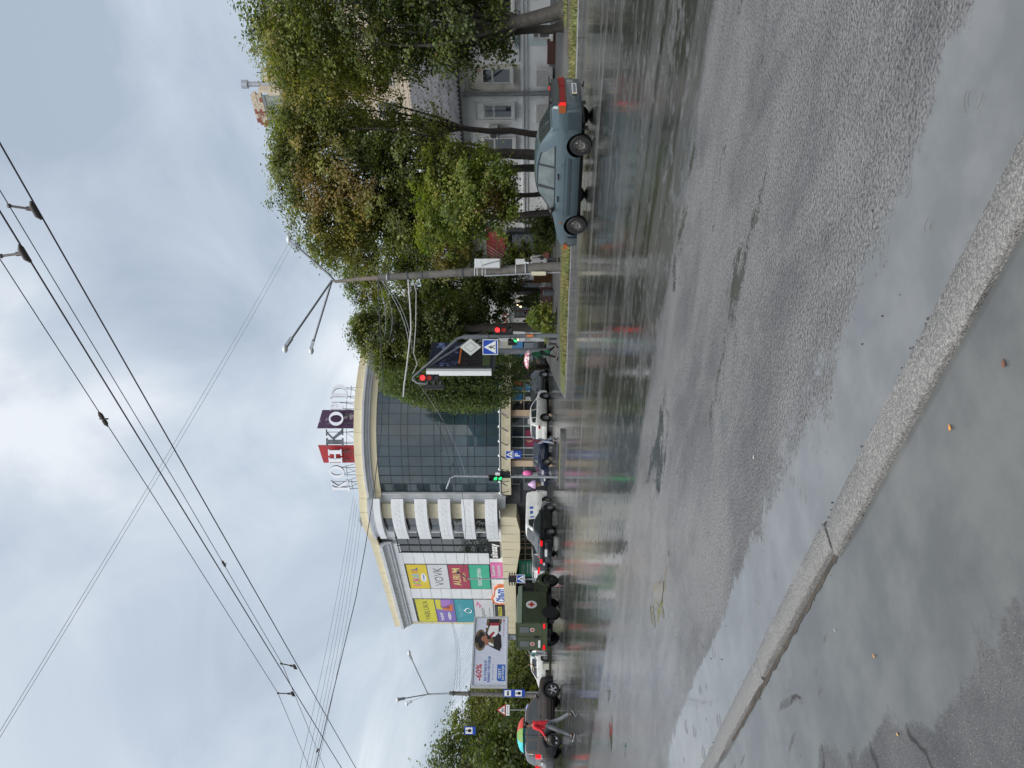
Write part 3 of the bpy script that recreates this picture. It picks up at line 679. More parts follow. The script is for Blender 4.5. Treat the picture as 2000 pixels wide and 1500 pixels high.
# fabric posters: two columns of four
def colr(n, c, r=.55): return mat(n, c, r, var=.06, scale=.8)
PINK, YELP, REDP, GRNP, TEAL, LIME, VIOL, PALE = colr('pink_print', (.62, .15, .38)), colr('yellow_print', (.68, .52, .04)), colr('crimson_print', (.36, .05, .09)), colr('green_print', (.06, .42, .27)), colr('teal_print', (.05, .30, .36)), colr('lime_print', (.60, .56, .05)), colr('violet_print', (.20, .15, .44)), colr('pale_print', (.60, .61, .64))
INK, GOLD, WPR, BLU, ORG, SKY, DKR = colr('ink_print', (.03, .03, .035)), colr('gold_print', (.70, .60, .25)), colr('white_print', (.80, .80, .80)), colr('blue_print', (.03, .10, .42)), colr('orange_print', (.62, .16, .03)), colr('sky_print', (.18, .46, .66)), colr('red_print', (.60, .03, .03))
SKIN = colr('skin_print', (.48, .26, .17))
def poster(t0, t1, z0, z1, M):
    mb = MB(); WG.box(mb, 26-t1, 26-t0, z0+.03, z1-.03, -.3, .04); o = mb.build('poster', M, mall)
    fr = MB()
    for (a, b, c, d) in ((t0, t1, z0, z0+.03), (t0, t1, z1-.03, z1), (t0-.03, t0, z0, z1), (t1, t1+.03, z0, z1)): WG.box(fr, 26-b, 26-a, c, d, -.3, .06)
    fr.build('rail', STEEL, o); return o
def ptext(o, txt, t, z, h, wd, M, bold=0.0, shear=0.0, name='lettering', w=.048):
    mb = MB(); text_on(mb, WG, txt, 26-t, z, w, h, wd, bold=bold, shear=shear); return mb.build(name, M, o)
def pshape(o, pts, M, name, w=.046):
    mb = MB(); WG.poly(mb, [(26-t, z) for t, z in pts], w-.004, w); return mb.build(name, M, o)
def disc(t, z, a, b, n=18): return [(t+a*math.cos(2*math.pi*i/n), z+b*math.sin(2*math.pi*i/n)) for i in range(n)]
ZP4 = [14.9-2.22*i for i in range(5)]
A0, A1, B0, B1 = 12.05, 17.25, 19.7, 25.3; AM, BM = (A0+A1)/2, (B0+B1)/2
o = poster(A0, A1, ZP4[1], ZP4[0], YELP)
for i, (ch, M) in enumerate(zip('ACMAROL', (PINK, GRNP, PINK, SKY, SKY, ORG, BLU))): ptext(o, ch, A1-.75-i*.58, ZP4[0]-.85, .85-.03*i, .5, M, .03)
pshape(o, [(t, z) for t, z in disc(AM+.2, ZP4[1]+.52, .95, .3)], WPR, 'badge'); ptext(o, '2 поверх', AM+.2, ZP4[1]+.52, .28, 1.5, BLU, .02, w=.052)
o = poster(A0, A1, ZP4[2], ZP4[1], PALE); ptext(o, 'VOVK', AM, (ZP4[1]+ZP4[2])/2, .95, 3.9, INK, -.012)
o = poster(A0, A1, ZP4[3], ZP4[2], REDP); ptext(o, 'AURUM', AM, ZP4[2]-.85, .85, 3.7, GOLD, .015); ptext(o, 'JEWELRY', AM, ZP4[3]+.5, .38, 2.0, GOLD)
o = poster(A0, A1, ZP4[4], ZP4[3], GRNP); ptext(o, 'ЛЮКСОПТИКА', AM, ZP4[3]-1.1, .42, 3.8, WPR, .02)
o = poster(B0, B1, ZP4[1]-.1, ZP4[0]-.1, LIME); ptext(o, 'YABLUKA', BM, ZP4[0]-1.25, .62, 4.7, INK, -.01)
o = poster(B0, B1, ZP4[2]-.1, ZP4[1]-.1, VIOL)
pshape(o, [(B0+.1, ZP4[1]-.2), (B0+2.3, ZP4[1]-.2), (B0+2.6, ZP4[1]-.9), (B0+.1, ZP4[1]-.8)], LIME, 'picture'); pshape(o, [(B0+.15, ZP4[1]-.85), (B0+2.0, ZP4[1]-.7), (B0+2.3, ZP4[2]+.5), (B0+.2, ZP4[2]+.25)], colr('lilac_print', (.36, .18, .50)), 'picture'); pshape(o, [(B0+1.9, ZP4[1]-.9), (B0+2.6, ZP4[1]-1.0), (B0+2.9, ZP4[2]+.15), (B0+1.2, ZP4[2]+.1)], ORG, 'picture')
ptext(o, 'YAФIЯ', B1-1.3, ZP4[1]-.72, .42, 2.0, WPR, .02); pshape(o, disc(B1-1.5, ZP4[2]+.62, .95, .17), WPR, 'badge'); ptext(o, 'ЗНИЖКИ', B1-1.5, ZP4[2]+.62, .17, 1.3, VIOL, .02, w=.052)
o = poster(B0, B1, ZP4[3]-.1, ZP4[2]-.1, TEAL); ptext(o, 'SECRET', BM, ZP4[2]-.75, .36, 3.0, mat('pale_teal_print', (.25, .5, .52), .5))
mb = MB(); pp_ = [WG.p(26-t, z, .05) for t, z in disc(BM-.1, ZP4[3]+.55, .55, .36, 20)]; mb.tube(pp_+[pp_[0]], .045, 5); mb.build('ring_emblem', WPR, o); pshape(o, disc(BM-.1, ZP4[3]+1.0, .16, .12), WPR, 'ring_emblem')
o = poster(B0, B1, ZP4[4]-.1, ZP4[3]-.1, PALE); ptext(o, 'espoir', BM+.6, ZP4[3]-1.15, .62, 2.9, INK, -.005, .25); pshape(o, [(B0+.4, ZP4[3]-.5), (B0+1.8, ZP4[3]-.35), (B0+1.0, ZP4[3]-.75), (B0+2.2, ZP4[3]-.7), (B0+1.5, ZP4[3]-1.0)], PINK, 'picture'); ptext(o, 'французька білизна', BM+.4, ZP4[4]+.35, .15, 2.6, INK)
# shop signs in a row under the posters
def sign(t0, t1, z0, z1, M):
    mb = MB(); WG.box(mb, 26-t1, 26-t0, z0, z1, .01, .16); return mb.build('shop_sign', M, mall)
INKS = mat('black_sign', (.02, .02, .024), .35)
o = sign(7.45, 10.55, 4.75, 5.92, INKS); ptext(o, 'sinsay', 9.0, 5.28, .95, 2.75, WPR, .03, w=.166)
o = sign(11.6, 14.6, 4.6, 5.9, PINK); ptext(o, 'будинок', 13.1, 5.55, .48, 2.2, INK, .03, w=.163); ptext(o, 'іграшок', 13.1, 4.98, .48, 2.3, INK, .03, w=.163); ptext(o, 'будинок', 13.06, 5.57, .48, 2.2, WPR, .01, w=.17); ptext(o, 'іграшок', 13.06, 5.0, .48, 2.3, WPR, .01, w=.17)
lobes = [(16.2, 4.4), (16.25, 5.1), (16.9, 5.55), (18.0, 5.6), (18.9, 5.75), (19.3, 6.0), (19.6, 5.8), (20.3, 5.75), (20.65, 5.1), (20.4, 4.25), (19.4, 3.75), (18.0, 3.6), (16.9, 3.85)]
mb = MB(); WG.poly(mb, [(26-t, z+.1) for t, z in lobes], .01, .22); o = mb.build('shop_sign', mat('orange_sign', (.62, .15, .05), .35), mall)
cxx = sum(p[0] for p in lobes)/len(lobes); czz = sum(p[1] for p in lobes)/len(lobes)
pshape(o, [(cxx+(t-cxx)*.82, czz+.1+(z-czz)*.78) for t, z in lobes], WPR, 'plate', .226); ptext(o, 'Сільпо', 18.4, 4.95, 1.15, 3.0, BLU, .05, .15, w=.236)
o = sign(21.0, 23.6, 4.45, 5.75, INKS); pshape(o, [(21.2, 4.95), (23.4, 4.95), (23.4, 5.35), (21.2, 5.35)], LIME, 'plate', .168); ptext(o, 'CITRUS', 22.3, 5.15, .3, 1.9, INK, .03, w=.175)
# cream fascia over the ground floor (swells outward over the entrance)
mb = MB(); fs_ = [(1.2, 2.95), (3.5, 2.65), (6.8, 2.65), (12.5, 3.2), (26, 3.3)]; vs = []; fs = []
for t, zb in fs_:
    dd = 1.25 if t < 13 else 1.15
    for (w_, z_) in ((.0, 4.55), (dd*.95, 4.5), (dd, zb+.02), (-.8, zb)): vs.append(WG.p(26-t, z_, w_))
for i in range(4):
    for q in range(4): fs.append((i*4+q, (i+1)*4+q, (i+1)*4+(q+1) % 4, i*4+(q+1) % 4))
fs += [(0, 1, 2, 3), (16, 17, 18, 19)]
fas = mb.add(vs, fs).build('fascia', CREAM2, mall)
mb = MB()
for i in range(1, 17): t = 1.2+24.6*i/17; zb = np.interp(t, [q[0] for q in fs_], [q[1] for q in fs_]); WG.box(mb, 26-t-.012, 26-t+.012, zb+.06, 4.4, 1.12 if t > 13 else 1.2, 1.262 if t < 13 else 1.165)
mb.build('panel_joint', mat('fascia_joint', (.35, .31, .22), .6), fas)  # darker cream strips along the fascia panel joints
# shop fronts of the left wing
for (t0, t1, nm, M) in ((1.5, 3.4, 'glass_door', SHOPG), (7.0, 8.2, 'shop_window', SHOPG), (8.5, 9.8, 'shop_window', SHOPG), (10.1, 12.4, 'shop_window', SHOPG), (16.5, 18.6, 'shop_window', DGLASS), (19.0, 21.0, 'shop_window', DGLASS), (21.4, 24.5, 'shop_window', SHOPG)):
    o = wb(t0, t1, .3, 2.9, -.9, -.82, nm, M); mb = MB()
    for t in (t0, (t0+t1)/2, t1): WG.box(mb, 26-t-.04, 26-t+.04, .1, 2.9, -.9, -.78)
    for z in (.25, 2.2): WG.box(mb, 26-t1+.04, 26-t0-.04, z-.04, z+.04, -.9, -.785)
    mb.build('frame', BRICKTAN if 7 < t0 < 12 else LGREY, o)
wb(3.5, 6.9, .1, 2.6, -.9, -.7, 'cream_pier', BRICKTAN); wb(0, 26, .0, .28, -.9, -.55, 'plinth', mat('plinth_stone', (.2, .19, .18), .5))
o = wb(12.6, 15.9, .7, 2.9, -.9, -.75, 'green_poster', GRNP); ptext(o, 'АПТЕКА', 14.2, 2.45, .3, 2.2, WPR, .02, w=-.74); 
for z in (1.9, 1.6, 1.3): pshape(o, [(13.0, z), (15.2, z), (15.2, z+.12), (13.0, z+.12)], WPR, 'print_line', -.742)
# ground floor of the rounded corner: fascia, pillars, glazed shops, spot-lamp rail
def arcbox(t0, t1, z0, z1, r0, r1, name, M, parent=mall, n=1):
    mb = MB()
    for i in range(n):
        a, b = t0+(t1-t0)*i/n, t0+(t1-t0)*(i+1)/n
        mb.prism([arc(a, r0, z0), arc(b, r0, z0), arc(b, r1, z0), arc(a, r1, z0)], (0, 0, z1-z0))
    return mb.build(name, M, parent)
arcbox(-HA, HA, 3.45, 4.28, RG-.6, RG+.30, 'corner_fascia', CREAM2, n=14)
TH = lambda px: math.asin(max(-1, min(1, ((px-750)/1500*70.6-CC.x)/RG)))
for (pa, pb) in ((588, 600), (688, 700)): arcbox(TH(pa), TH(pb), 0, 3.45, RG-.8, RG-.1, 'pillar', BRICKTAN)
for (pa, pb, M) in ((541, 562, SHOPG), (563, 587, SHOPG), (601, 622, SHOPG), (623, 645, SHOPG), (646, 668, SHOPG), (669, 687, SHOPG), (701, 722, DGLASS), (723, 741, SHOPG), (742, 764, SHOPG)):
    a, b = TH(pa), TH(pb); o = arcbox(a, b, .25, 3.4, RG-.75, RG-.68, 'shop_window', M)
    mb = MB()
    for t in (a, b): mb.box(arc(t, RG-.66)+ZH*1.8, (.07, .07, 3.2))
    for z in (.25, 2.25, 3.35): mb.tube([arc(a+(b-a)*.03, RG-.66, z), arc(b-(b-a)*.03, RG-.66, z)], .035, 4)
    mb.build('frame', CREAM2 if pa > 700 else LGREY, o)
# displays and stickers seen in the shop windows
def sticker(pa, pb, z0, z1, M, name='window_print'): return arcbox(TH(pa), TH(pb), z0, z1, RG-.672, RG-.655, name, M)
MAG = colr('magenta_display', (.22, .02, .06)); SKB = colr('bright_blue_poster', (.03, .26, .58))
sticker(625, 642, .9, 2.1, MAG); sticker(648, 660, .6, 2.1, MAG); sticker(603, 618, .5, 1.2, PALE); sticker(672, 684, 1.1, 1.9, PALE)
sticker(724, 739, 2.4, 3.3, SKB); sticker(724, 730, 1.0, 2.1, PALE); sticker(743, 752, 2.35, 3.3, SKB); sticker(743, 747, .8, 2.1, SKB); sticker(748.5, 756, .7, 2.15, SKY); sticker(755, 763, 2.4, 3.2, DKR)
sp_ = tag(bpy.data.objects.new('spot_lamp_rail', None)); COL.objects.link(sp_); sp_.parent = mall; WLOC['spot_lamp_rail'] = WLOC[mall.name]
mb = MB(); mb.tube([arc(-HA+2*HA*i/20, RG+.55, 4.42) for i in range(21)], .05, 6)
mb.tube([WG.p(26-t, 4.5, 1.3) for t in (0.0, 1.3)], .05, 6); mb.build('rail', LGREY, sp_)
for i in range(11):
    t = -HA+2*HA*(i+.4)/11; mb = MB(); a = arc(t, RG+.30, 3.7); b = arc(t+R(3), RG+1.0, 4.45); c = arc(t+R(1), RG+1.15, 3.75)
    mb.tube([a, b], .035, 5); mb.tube([b, c], .05, 5); mb.ico(b, .13, 1, mi=1); mb.build('spot_lamp', [STEEL, WPR], sp_)
# right wing, mostly behind the willow
def rb(u0, u1, z0, z1, w0, w1, name, M, parent=mall):
    mb = MB(); RWG.box(mb, u0, u1, z0, z1, w0, w1); return mb.build(name, M, parent)
for k_ in range(5):
    z = 4.9+2.3*k_; rb(1, 30, z, z+1.1, -.3, .1, 'cream_infill', CREAM2)
    for j in range(9): rb(1.2+3.2*j, 4.2+3.2*j, z+1.12, z+2.28, -.3, -.02, 'window', DGLASS)
for j in range(8): rb(1.2+3.6*j, 4.4+3.6*j, .4, 3.3, -.9, -.82, 'shop_window', SHOPG)
rb(.2, 30, 3.4, 4.3, -.8, .5, 'side_fascia', CREAM2)
o = rb(1.0, 4.0, 2.4, 3.35, -.2, .55, 'shop_sign', SKB)
rb(4.3, 7.0, 2.3, 3.3, -.2, .55, 'shop_sign', BLU)
# small roof box at the left bend
mb = MB(); c = WO+SH*5.0+NH*1.0; mb.box(c+ZH*17.9, (1.0, 1.0, 1.2), rz=AZ); mb.build('roof_vent', LGREY, mall); mb = MB(); mb.box(c+ZH*18.56, (1.15, 1.15, .12), rz=AZ); mb.build('vent_cap', LGREY, mall)

# ------------------------------------------------------------------ roof letters on steel frames, with two slanted panels behind
LET = mat('white_letter', (.74, .76, .82), .4, var=.06, scale=2); LETS = mat('letter_side', (.12, .13, .16), .45)
RL = 8.55
rs = tag(bpy.data.objects.new('roof_sign', None)); COL.objects.link(rs); rs.parent = mall; WLOC['roof_sign'] = WLOC[mall.name]
def ring(cx, cy, a, b, a2, b2, n=28, part=None):
    r_ = []; 
    for i in range(n):
        t0, t1 = 2*math.pi*i/n, 2*math.pi*(i+1)/n
        r_.append([(cx+a*math.cos(t0), cy+b*math.sin(t0)), (cx+a*math.cos(t1), cy+b*math.sin(t1)), (cx+a2*math.cos(t1), cy+b2*math.sin(t1)), (cx+a2*math.cos(t0), cy+b2*math.sin(t0))])
    return r_
def half_ring(cx, cy, a, b, a2, b2, n=14):
    r_ = []
    for i in range(n):
        t0, t1 = -math.pi/2+math.pi*i/n, -math.pi/2+math.pi*(i+1)/n
        r_.append([(cx+a*math.cos(t0), cy+b*math.sin(t0)), (cx+a*math.cos(t1), cy+b*math.sin(t1)), (cx+a2*math.cos(t1), cy+b2*math.sin(t1)), (cx+a2*math.cos(t0), cy+b2*math.sin(t0))])
    return r_
def rect(x0, x1, y0, y1): return [(x0, y0), (x1, y0), (x1, y1), (x0, y1)]
st = .25; sf = .095
GLY = {
 'K': [rect(.14, .14+st, sf, 1-sf), rect(.02, .48, 0, sf), rect(.02, .48, 1-sf, 1), [(.34, .44), (.34, .55), (.74, .94), (.86, .94)], [(.40, .54), (.52, .64), (1.0, .06), (.76, .06)], rect(.62, .98, .935, 1), rect(.66, 1.05, 0, sf)],
 'H': [rect(.12, .12+st, sf, 1-sf), rect(.68, .68+st, sf, 1-sf), rect(0, .44, 0, sf), rect(0, .44, 1-sf, 1), rect(.56, 1.0, 0, sf), rect(.56, 1.0, 1-sf, 1), rect(.32, .68, .45, .57)],
 'O': ring(.5, .5, .53, .54, .28, .42),
 'P': [rect(.1, .1+st, sf, 1-sf), rect(0, .44, 0, sf), rect(0, .3, 1-sf, 1)] + half_ring(.3, .725, .46, .28, .22, .17),
 'D': [rect(.1, .1+st, sf, 1-sf), rect(0, .3, 0, sf), rect(0, .3, 1-sf, 1)] + half_ring(.3, .5, .72, .5, .44, .39),
}
def letter(ch, px, height, width, z1, D=70.6, dark=False):
    t = math.asin(max(-1, min(1, ((px-750)/1500*D-CC.x)/RL))); c = arc(t, RL); F = Frame(c, (math.cos(t), math.sin(t), 0), (math.sin(t), -math.cos(t), 0)); z0 = z1-height
    mb = MB()
    for poly in GLY[ch]:
        F.poly(mb, [((x-.5)*width, z0+y*height) for x, y in poly], 0, .14, 1)
        mb.poly([F.p((x-.5)*width, z0+y*height, .146) for x, y in poly], 0)
    o = mb.build('letter', [LET if not dark else mat('weathered_letter', (.10, .11, .13), .4, var=.4, scale=3), LETS], rs)
    fr = MB()
    for u in (-width*.32, width*.32):
        fr.tube([F.p(u, 17.0, -.04), F.p(u, z1-.1, -.04)], .035, 4); fr.tube([F.p(u, 17.2, -1.1), F.p(u*.9, z0+.35, -.06)], .028, 4)
    fr.tube([F.p(-width*.5, z0-.25, -.06), F.p(width*.5, z0-.25, -.06)], .025, 4); fr.tube([F.p(-width*.32, 17.2, -.06), F.p(width*.32, z0-.2, -.06)], .02, 4)
    fr.build('frame', STEEL, o); return F, z0
letter('K', 547, 1.62, 1.45, 20.35); letter('O', 577, 1.28, 1.28, 20.30)
F, z0 = letter('H', 608.5, 1.25, 1.45, 20.28)
REDM = mat('red_panel', (.36, .03, .035), .4, var=.12, scale=1.2); PURM = mat('purple_panel', (.055, .02, .065), .4, var=.3, scale=2, col2=(.32, .28, .30), c2lo=.56, c2hi=.62, c2scale=1.6)
mb = MB(); F.poly(mb, [(-.85, 17.95), (.88, 17.85), (.88, 21.35), (-.87, 20.95)], -.55, -.47); o = mb.build('red_panel', REDM, rs)
F, z0 = letter('K', 645, 1.6, 1.62, 20.42, dark=True)
F, z0 = letter('O', 682, 1.25, 1.22, 20.12)
mb = MB(); F.poly(mb, [(-.86, 17.85), (.86, 17.85), (.86, 20.95), (-.86, 21.4)], -.55, -.47); o = mb.build('purple_panel', PURM, rs)
letter('P', 708, 1.2, .98, 20.1); letter('D', 734.5, 1.58, 1.35, 20.15)

# ------------------------------------------------------------------ old two-storey building on the far side (behind the trees)
NW = 45.0
OW = mat('whitewashed_wall', (.72, .735, .75), .6, var=.12, scale=.7, bump=.3, bscale=14, col2=(.50, .47, .44), c2lo=.54, c2hi=.68, c2scale=.45, obj_coords=False)
OWB = mat('worn_brick_render', (.54, .52, .48), .7, var=.2, scale=2, bump=.5, bscale=18, col2=(.30, .16, .12), c2lo=.58, c2hi=.68, c2scale=.9, obj_coords=False)
PALEB = mat('pale_blue_render', (.48, .58, .60), .6, var=.1, scale=.8, obj_coords=False)
TRIM = mat('wall_trim', (.62, .63, .645), .6, var=.1, obj_coords=False)
PIPE = mat('grey_pipe', (.20, .21, .23), .5)
old = thing('old_building', 'long low whitewashed building with a corrugated roof behind the roadside trees', 'building', tuple(S(NW, 10)))
OG = Frame(S(NW, 60), -SH, -NH)                                    # u = 60 - s
ZE = 5.95
def ob(s0, s1, z0, z1, w0, w1, name, M, parent=old):
    mb = MB(); OG.box(mb, 60-s1, 60-s0, z0, z1, w0, w1); return mb.build(name, M, parent)
mb = MB(); mb.prism([S(NW, -30), S(NW, 43.2), S(NW+11, 43.2), S(NW+11, -30)], (0, 0, ZE)); mb.build('wall', OW, old)
# windows with frames, reveals
def sy(y): return WN(y, NW)[0]
def owin(ya, yb, z0, z1, M=None, split=.36):
    s0, s1 = sorted((sy(ya), sy(yb)))
    o = ob(s0, s1, z0, z1, .02, .10, 'window', mat('window_frame_white', (.55, .55, .53), .5)); zs = z1-(z1-z0)*split
    ob(s0+.09, s1-.09, zs+.05, z1-.09, .06, .104, 'pane', DGLASS, o); ob(s0+.09, s1-.09, z0+.09, zs-.05, .06, .104, 'pane', DGLASS, o)
    mb = MB(); OG.box(mb, 60-s1-.08, 60-s0+.08, z0-.14, z0, .02, .22); mb.build('sill', TRIM, o); return o
def zat(x, y, n=NW): D = WN(y, n)[1]; return (1038-x)*D/1500+1.55
for (ya, yb, xa, xb) in ((131, 161, 940, 998), (202, 229, 943, 1001), (267, 295, 944, 1003), (62, 90, 945, 1000), (-10, 22, 945, 1000)):
    owin(ya, yb, zat(xb, ya), zat(xa, ya))
for (ya, yb) in ((62, 75),): owin(ya, yb, .45, 1.5)
# raised surrounds, string course, eaves, plinth
for (ya, yb) in ((198, 236), (262, 300), (316, 350), (366, 398)):
    s0, s1 = sorted((sy(ya), sy(yb))); mb = MB()
    for (a, b, c, d) in ((s0, s1, 5.0, 5.12), (s0, s1, 2.55, 2.65), (s0, s0+.12, 2.65, 5.0), (s1-.12, s1, 2.65, 5.0)): OG.box(mb, 60-b, 60-a, c, d, .0, .05)
    mb.build('surround', TRIM, old)
ob(-30, 43.1, 2.02, 2.14, .0, .10, 'string_course', TRIM); ob(-30, 43.1, 1.80, 1.86, .0, .06, 'string_course', TRIM); ob(-30, 43.1, 5.62, 5.90, .0, .18, 'eaves_cornice', TRIM)
ob(18.4, 20.4, -.02, .62, .0, .08, 'plinth', mat('brown_plinth', (.10, .045, .035), .6, var=.2)); ob(-30, 18.39, -.02, .5, .0, .07, 'plinth', mat('grey_plinth', (.2, .2, .2), .6)); ob(20.41, 43.1, -.02, .5, .0, .08, 'plinth', mat('grey_plinth', (.2, .2, .2), .6))
s0, s1 = sorted((sy(128), sy(176))); ob(s0-.1, s1+.2, 2.2, 5.55, .0, .02, 'worn_patch', OWB)
for (ya, yb, z0, z1) in ((20, 56, 2.3, 5.3), (56, 94, 2.3, 5.3), (20, 56, .65, 1.75), (62, 94, .65, 1.75)):
    s0, s1 = sorted((sy(ya), sy(yb))); ob(s0+.15, s1-.15, z0, z1, .0, .03, 'blue_panel', PALEB)
s0, s1 = sorted((sy(130), sy(161))); ob(s0, s1, .3, 1.25, .08, .55, 'meter_box', mat('pale_box', (.46, .46, .45), .5))
s0, s1 = sorted((sy(205), sy(236))); ob(s0, s1, .3, 1.25, .0, .25, 'meter_box', MATS['pale_box'])
for (y, r_) in ((177.5, .06), (184, .06)):
    s_ = sy(y); mb = MB(); mb.tube([OG.p(60-s_, 5.75, .25), OG.p(60-s_, 5.2, .12), OG.p(60-s_, .3, .12)], r_, 8); mb.build('downpipe', PIPE, old, smooth=60)
mb = MB(); mb.tube([OG.p(60+28, 5.93, .28), OG.p(60-43, 5.93, .28)], .07, 6); mb.build('gutter', PIPE, old)
mb = MB(); mb.tube([OG.p(60-sy(20), 2.25, .05), OG.p(60-sy(120), 2.25, .05)], .035, 5); mb.build('wall_cable', PIPE, old); mb = MB(); mb.tube([OG.p(60-sy(176), 4.9, .05), OG.p(60-sy(170), 5.3, .05), OG.p(60-sy(150), 5.35, .05)], .025, 5); mb.build('wall_cable', PIPE, old)
# corrugated roof: sheets of ridged asbestos cement in three overlapping courses
ROOFM = mat('corrugated_sheet', (.105, .106, .115), .85, spec=.12, var=.25, scale=1.2, bump=.2, bscale=20, col2=(.14, .14, .148), c2lo=.5, c2hi=.7, c2scale=.8)
roof = tag(bpy.data.objects.new('roof', None)); COL.objects.link(roof); roof.parent = old; WLOC['roof'] = WLOC[old.name]
DEP, RIS = 10.5, 4.6
for course in range(6):
    f0, f1 = course/6-.01, (course+1)/6+.02
    for k_ in range(9 if course < 5 else 9):
        sa = 12+k_*2.3; wd = 2.28; n = 36; vs = []; fs = []
        for i in range(n+1):
            s_ = sa+wd*i/n; dz = .055*math.cos(i/n*wd/.285*2*math.pi)
            for f in (f0, f1): vs.append(S(NW-.45+DEP*f, s_, ZE+.05+RIS*f+dz+(.035 if f == f0 else 0)))
        for i in range(n): fs.append((2*i, 2*i+1, 2*i+3, 2*i+2))
        mb = MB(); mb.add(vs, fs).build('roof_sheet', ROOFM, roof, fix=False)
mb = MB()
for (a, b) in ((-30, 12.0), (32.7, 43.4)): mb.quad(S(NW-.45, a, ZE+.04), S(NW-.45, b, ZE+.04), S(NW+DEP, b, ZE+RIS), S(NW+DEP, a, ZE+RIS))
mb.build('roof_slope', ROOFM, roof)
mb = MB(); mb.prism([S(NW, -30, ZE), S(NW+DEP, -30, ZE), S(NW+DEP, -30, ZE+RIS)], SH*73.2); mb.build('gable', OW, roof)
# air conditioner on the wall
def aircon(s_, z, label):
    c = OG.p(60-s_, z, .3); t = thing('air_conditioner', label, 'air conditioner', tuple(c)); mb = MB(); mb.box(c, (.8, .34, .55), ax=(OG.r, OG.n, ZH)); mb.build('case', mat('ac_case', (.6, .6, .57), .4), t)
    mb = MB(); mb.lathe([(.22, 0), (.22, .02), (.19, .03), (.05, .03), (0, .035)], c+OG.n*.17-OG.r*.12, ax=(OG.r, ZH, OG.n), seg=18); mb.build('fan_grille', STEEL, t)
    mb = MB(); mb.box(c-ZH*.33-OG.n*.1, (.7, .5, .05), ax=(OG.r, OG.n, ZH)); mb.build('bracket', STEEL, t)
aircon(sy(253), zat(964, 253), 'white air conditioner between two windows of the whitewashed wall')
# entrance with red striped awning and dark glazing; cafe front further along
sa, sb = sorted((sy(444), sy(506)))
ent = ob(sa, sb, .15, 3.3, .02, .5, 'entrance', mat('dark_timber', (.028, .03, .036), .4, var=.3))
ob(sa+.2, sb-.2, 1.15, 2.9, .45, .53, 'entrance_glass', DGLASS); 
for k_ in range(8):
    a = sa+.2+(sb-sa-.4)*k_/8; ob(a+.01, a+(sb-sa-.4)/8-.01, .2, 1.1, .5, .56, 'plank', mat('brown_plank', (.085, .035, .02), .5, var=.3))
AWR = mat('red_awning', (.20, .015, .02), .5, var=.15); AWP = mat('pale_awning_stripe', (.42, .18, .18), .5)
aw = tag(bpy.data.objects.new('awning', None)); COL.objects.link(aw); aw.parent = old; WLOC['awning'] = WLOC[old.name]
for k_ in range(22):
    a = sa-.1+(sb-sa+.2)*k_/22; b = sa-.1+(sb-sa+.2)*(k_+1)/22-.012; mb = MB()
    mb.prism([OG.p(60-b, 4.75, .05), OG.p(60-a, 4.75, .05), OG.p(60-a, 3.35, 1.5), OG.p(60-b, 3.35, 1.5)], OG.n*.02+ZH*.03, 0)
    mb.build('awning_strip', AWP if (k_ > 10 and k_ % 2) else AWR, aw)
ob(sa-.1, sb+.1, 3.18, 3.33, 1.35, 1.5, 'awning_valance', AWR)
# cafe front: white boarded wall, dark openings, lit signs
CAFEW = mat('white_boards', (.62, .63, .62), .5, var=.05)
cs0, cs1 = sorted((sy(556), sy(640)))
for k_ in range(30):
    z = .55+k_*.12
    ob(cs0, cs1, z, z+.112, .03, .09, 'plank', CAFEW)
for (ya, yb, za, zb) in ((592, 616, .3, 2.9), (548, 571, 1.0, 2.7)):
    s0, s1 = sorted((sy(ya), sy(yb))); o = ob(s0, s1, za, zb, .10, .2, 'shop_window', SHOPG); mb = MB()
    for s_ in (s0, (s0+s1)/2, s1): OG.box(mb, 60-s_-.05, 60-s_+.05, za, zb, .12, .24)
    OG.box(mb, 60-s1+.05, 60-s0-.05, zb-.5, zb-.42, .12, .235); mb.build('frame', mat('brown_frame', (.07, .03, .025), .5), o)
s0, s1 = sorted((sy(606), sy(640))); o = ob(s0, s1, 3.3, 4.9, .1, .25, 'cafe_sign', WPR)
mb = MB(); text_on(mb, OG, 'КАВА', 60-(s0+s1)/2, 4.35, .256, .55, 1.9, bold=.03); mb.build('lettering', INK, o); mb = MB(); text_on(mb, OG, 'КАФЕ', 60-(s0+s1)/2, 3.65, .256, .45, 1.9, bold=.03); mb.build('lettering', DKR, o)
LITW = mat('lit_bulb', (1, .8, .5), .4, var=0, emit=(1, .72, .38), estr=1.2)
for (x, y) in ((1011, 589), (1017, 593), (1018, 634), (1011, 658)):
    s_ = sy(y); mb = MB(); mb.ico(OG.p(60-s_, zat(x, y), .35), .08, 2); mb.tube([OG.p(60-s_, zat(x, y)+.05, .35), OG.p(60-s_, zat(x, y)+.2, .05)], .02, 5, mi=1); mb.build('wall_lamp', [LITW, STEEL], old)

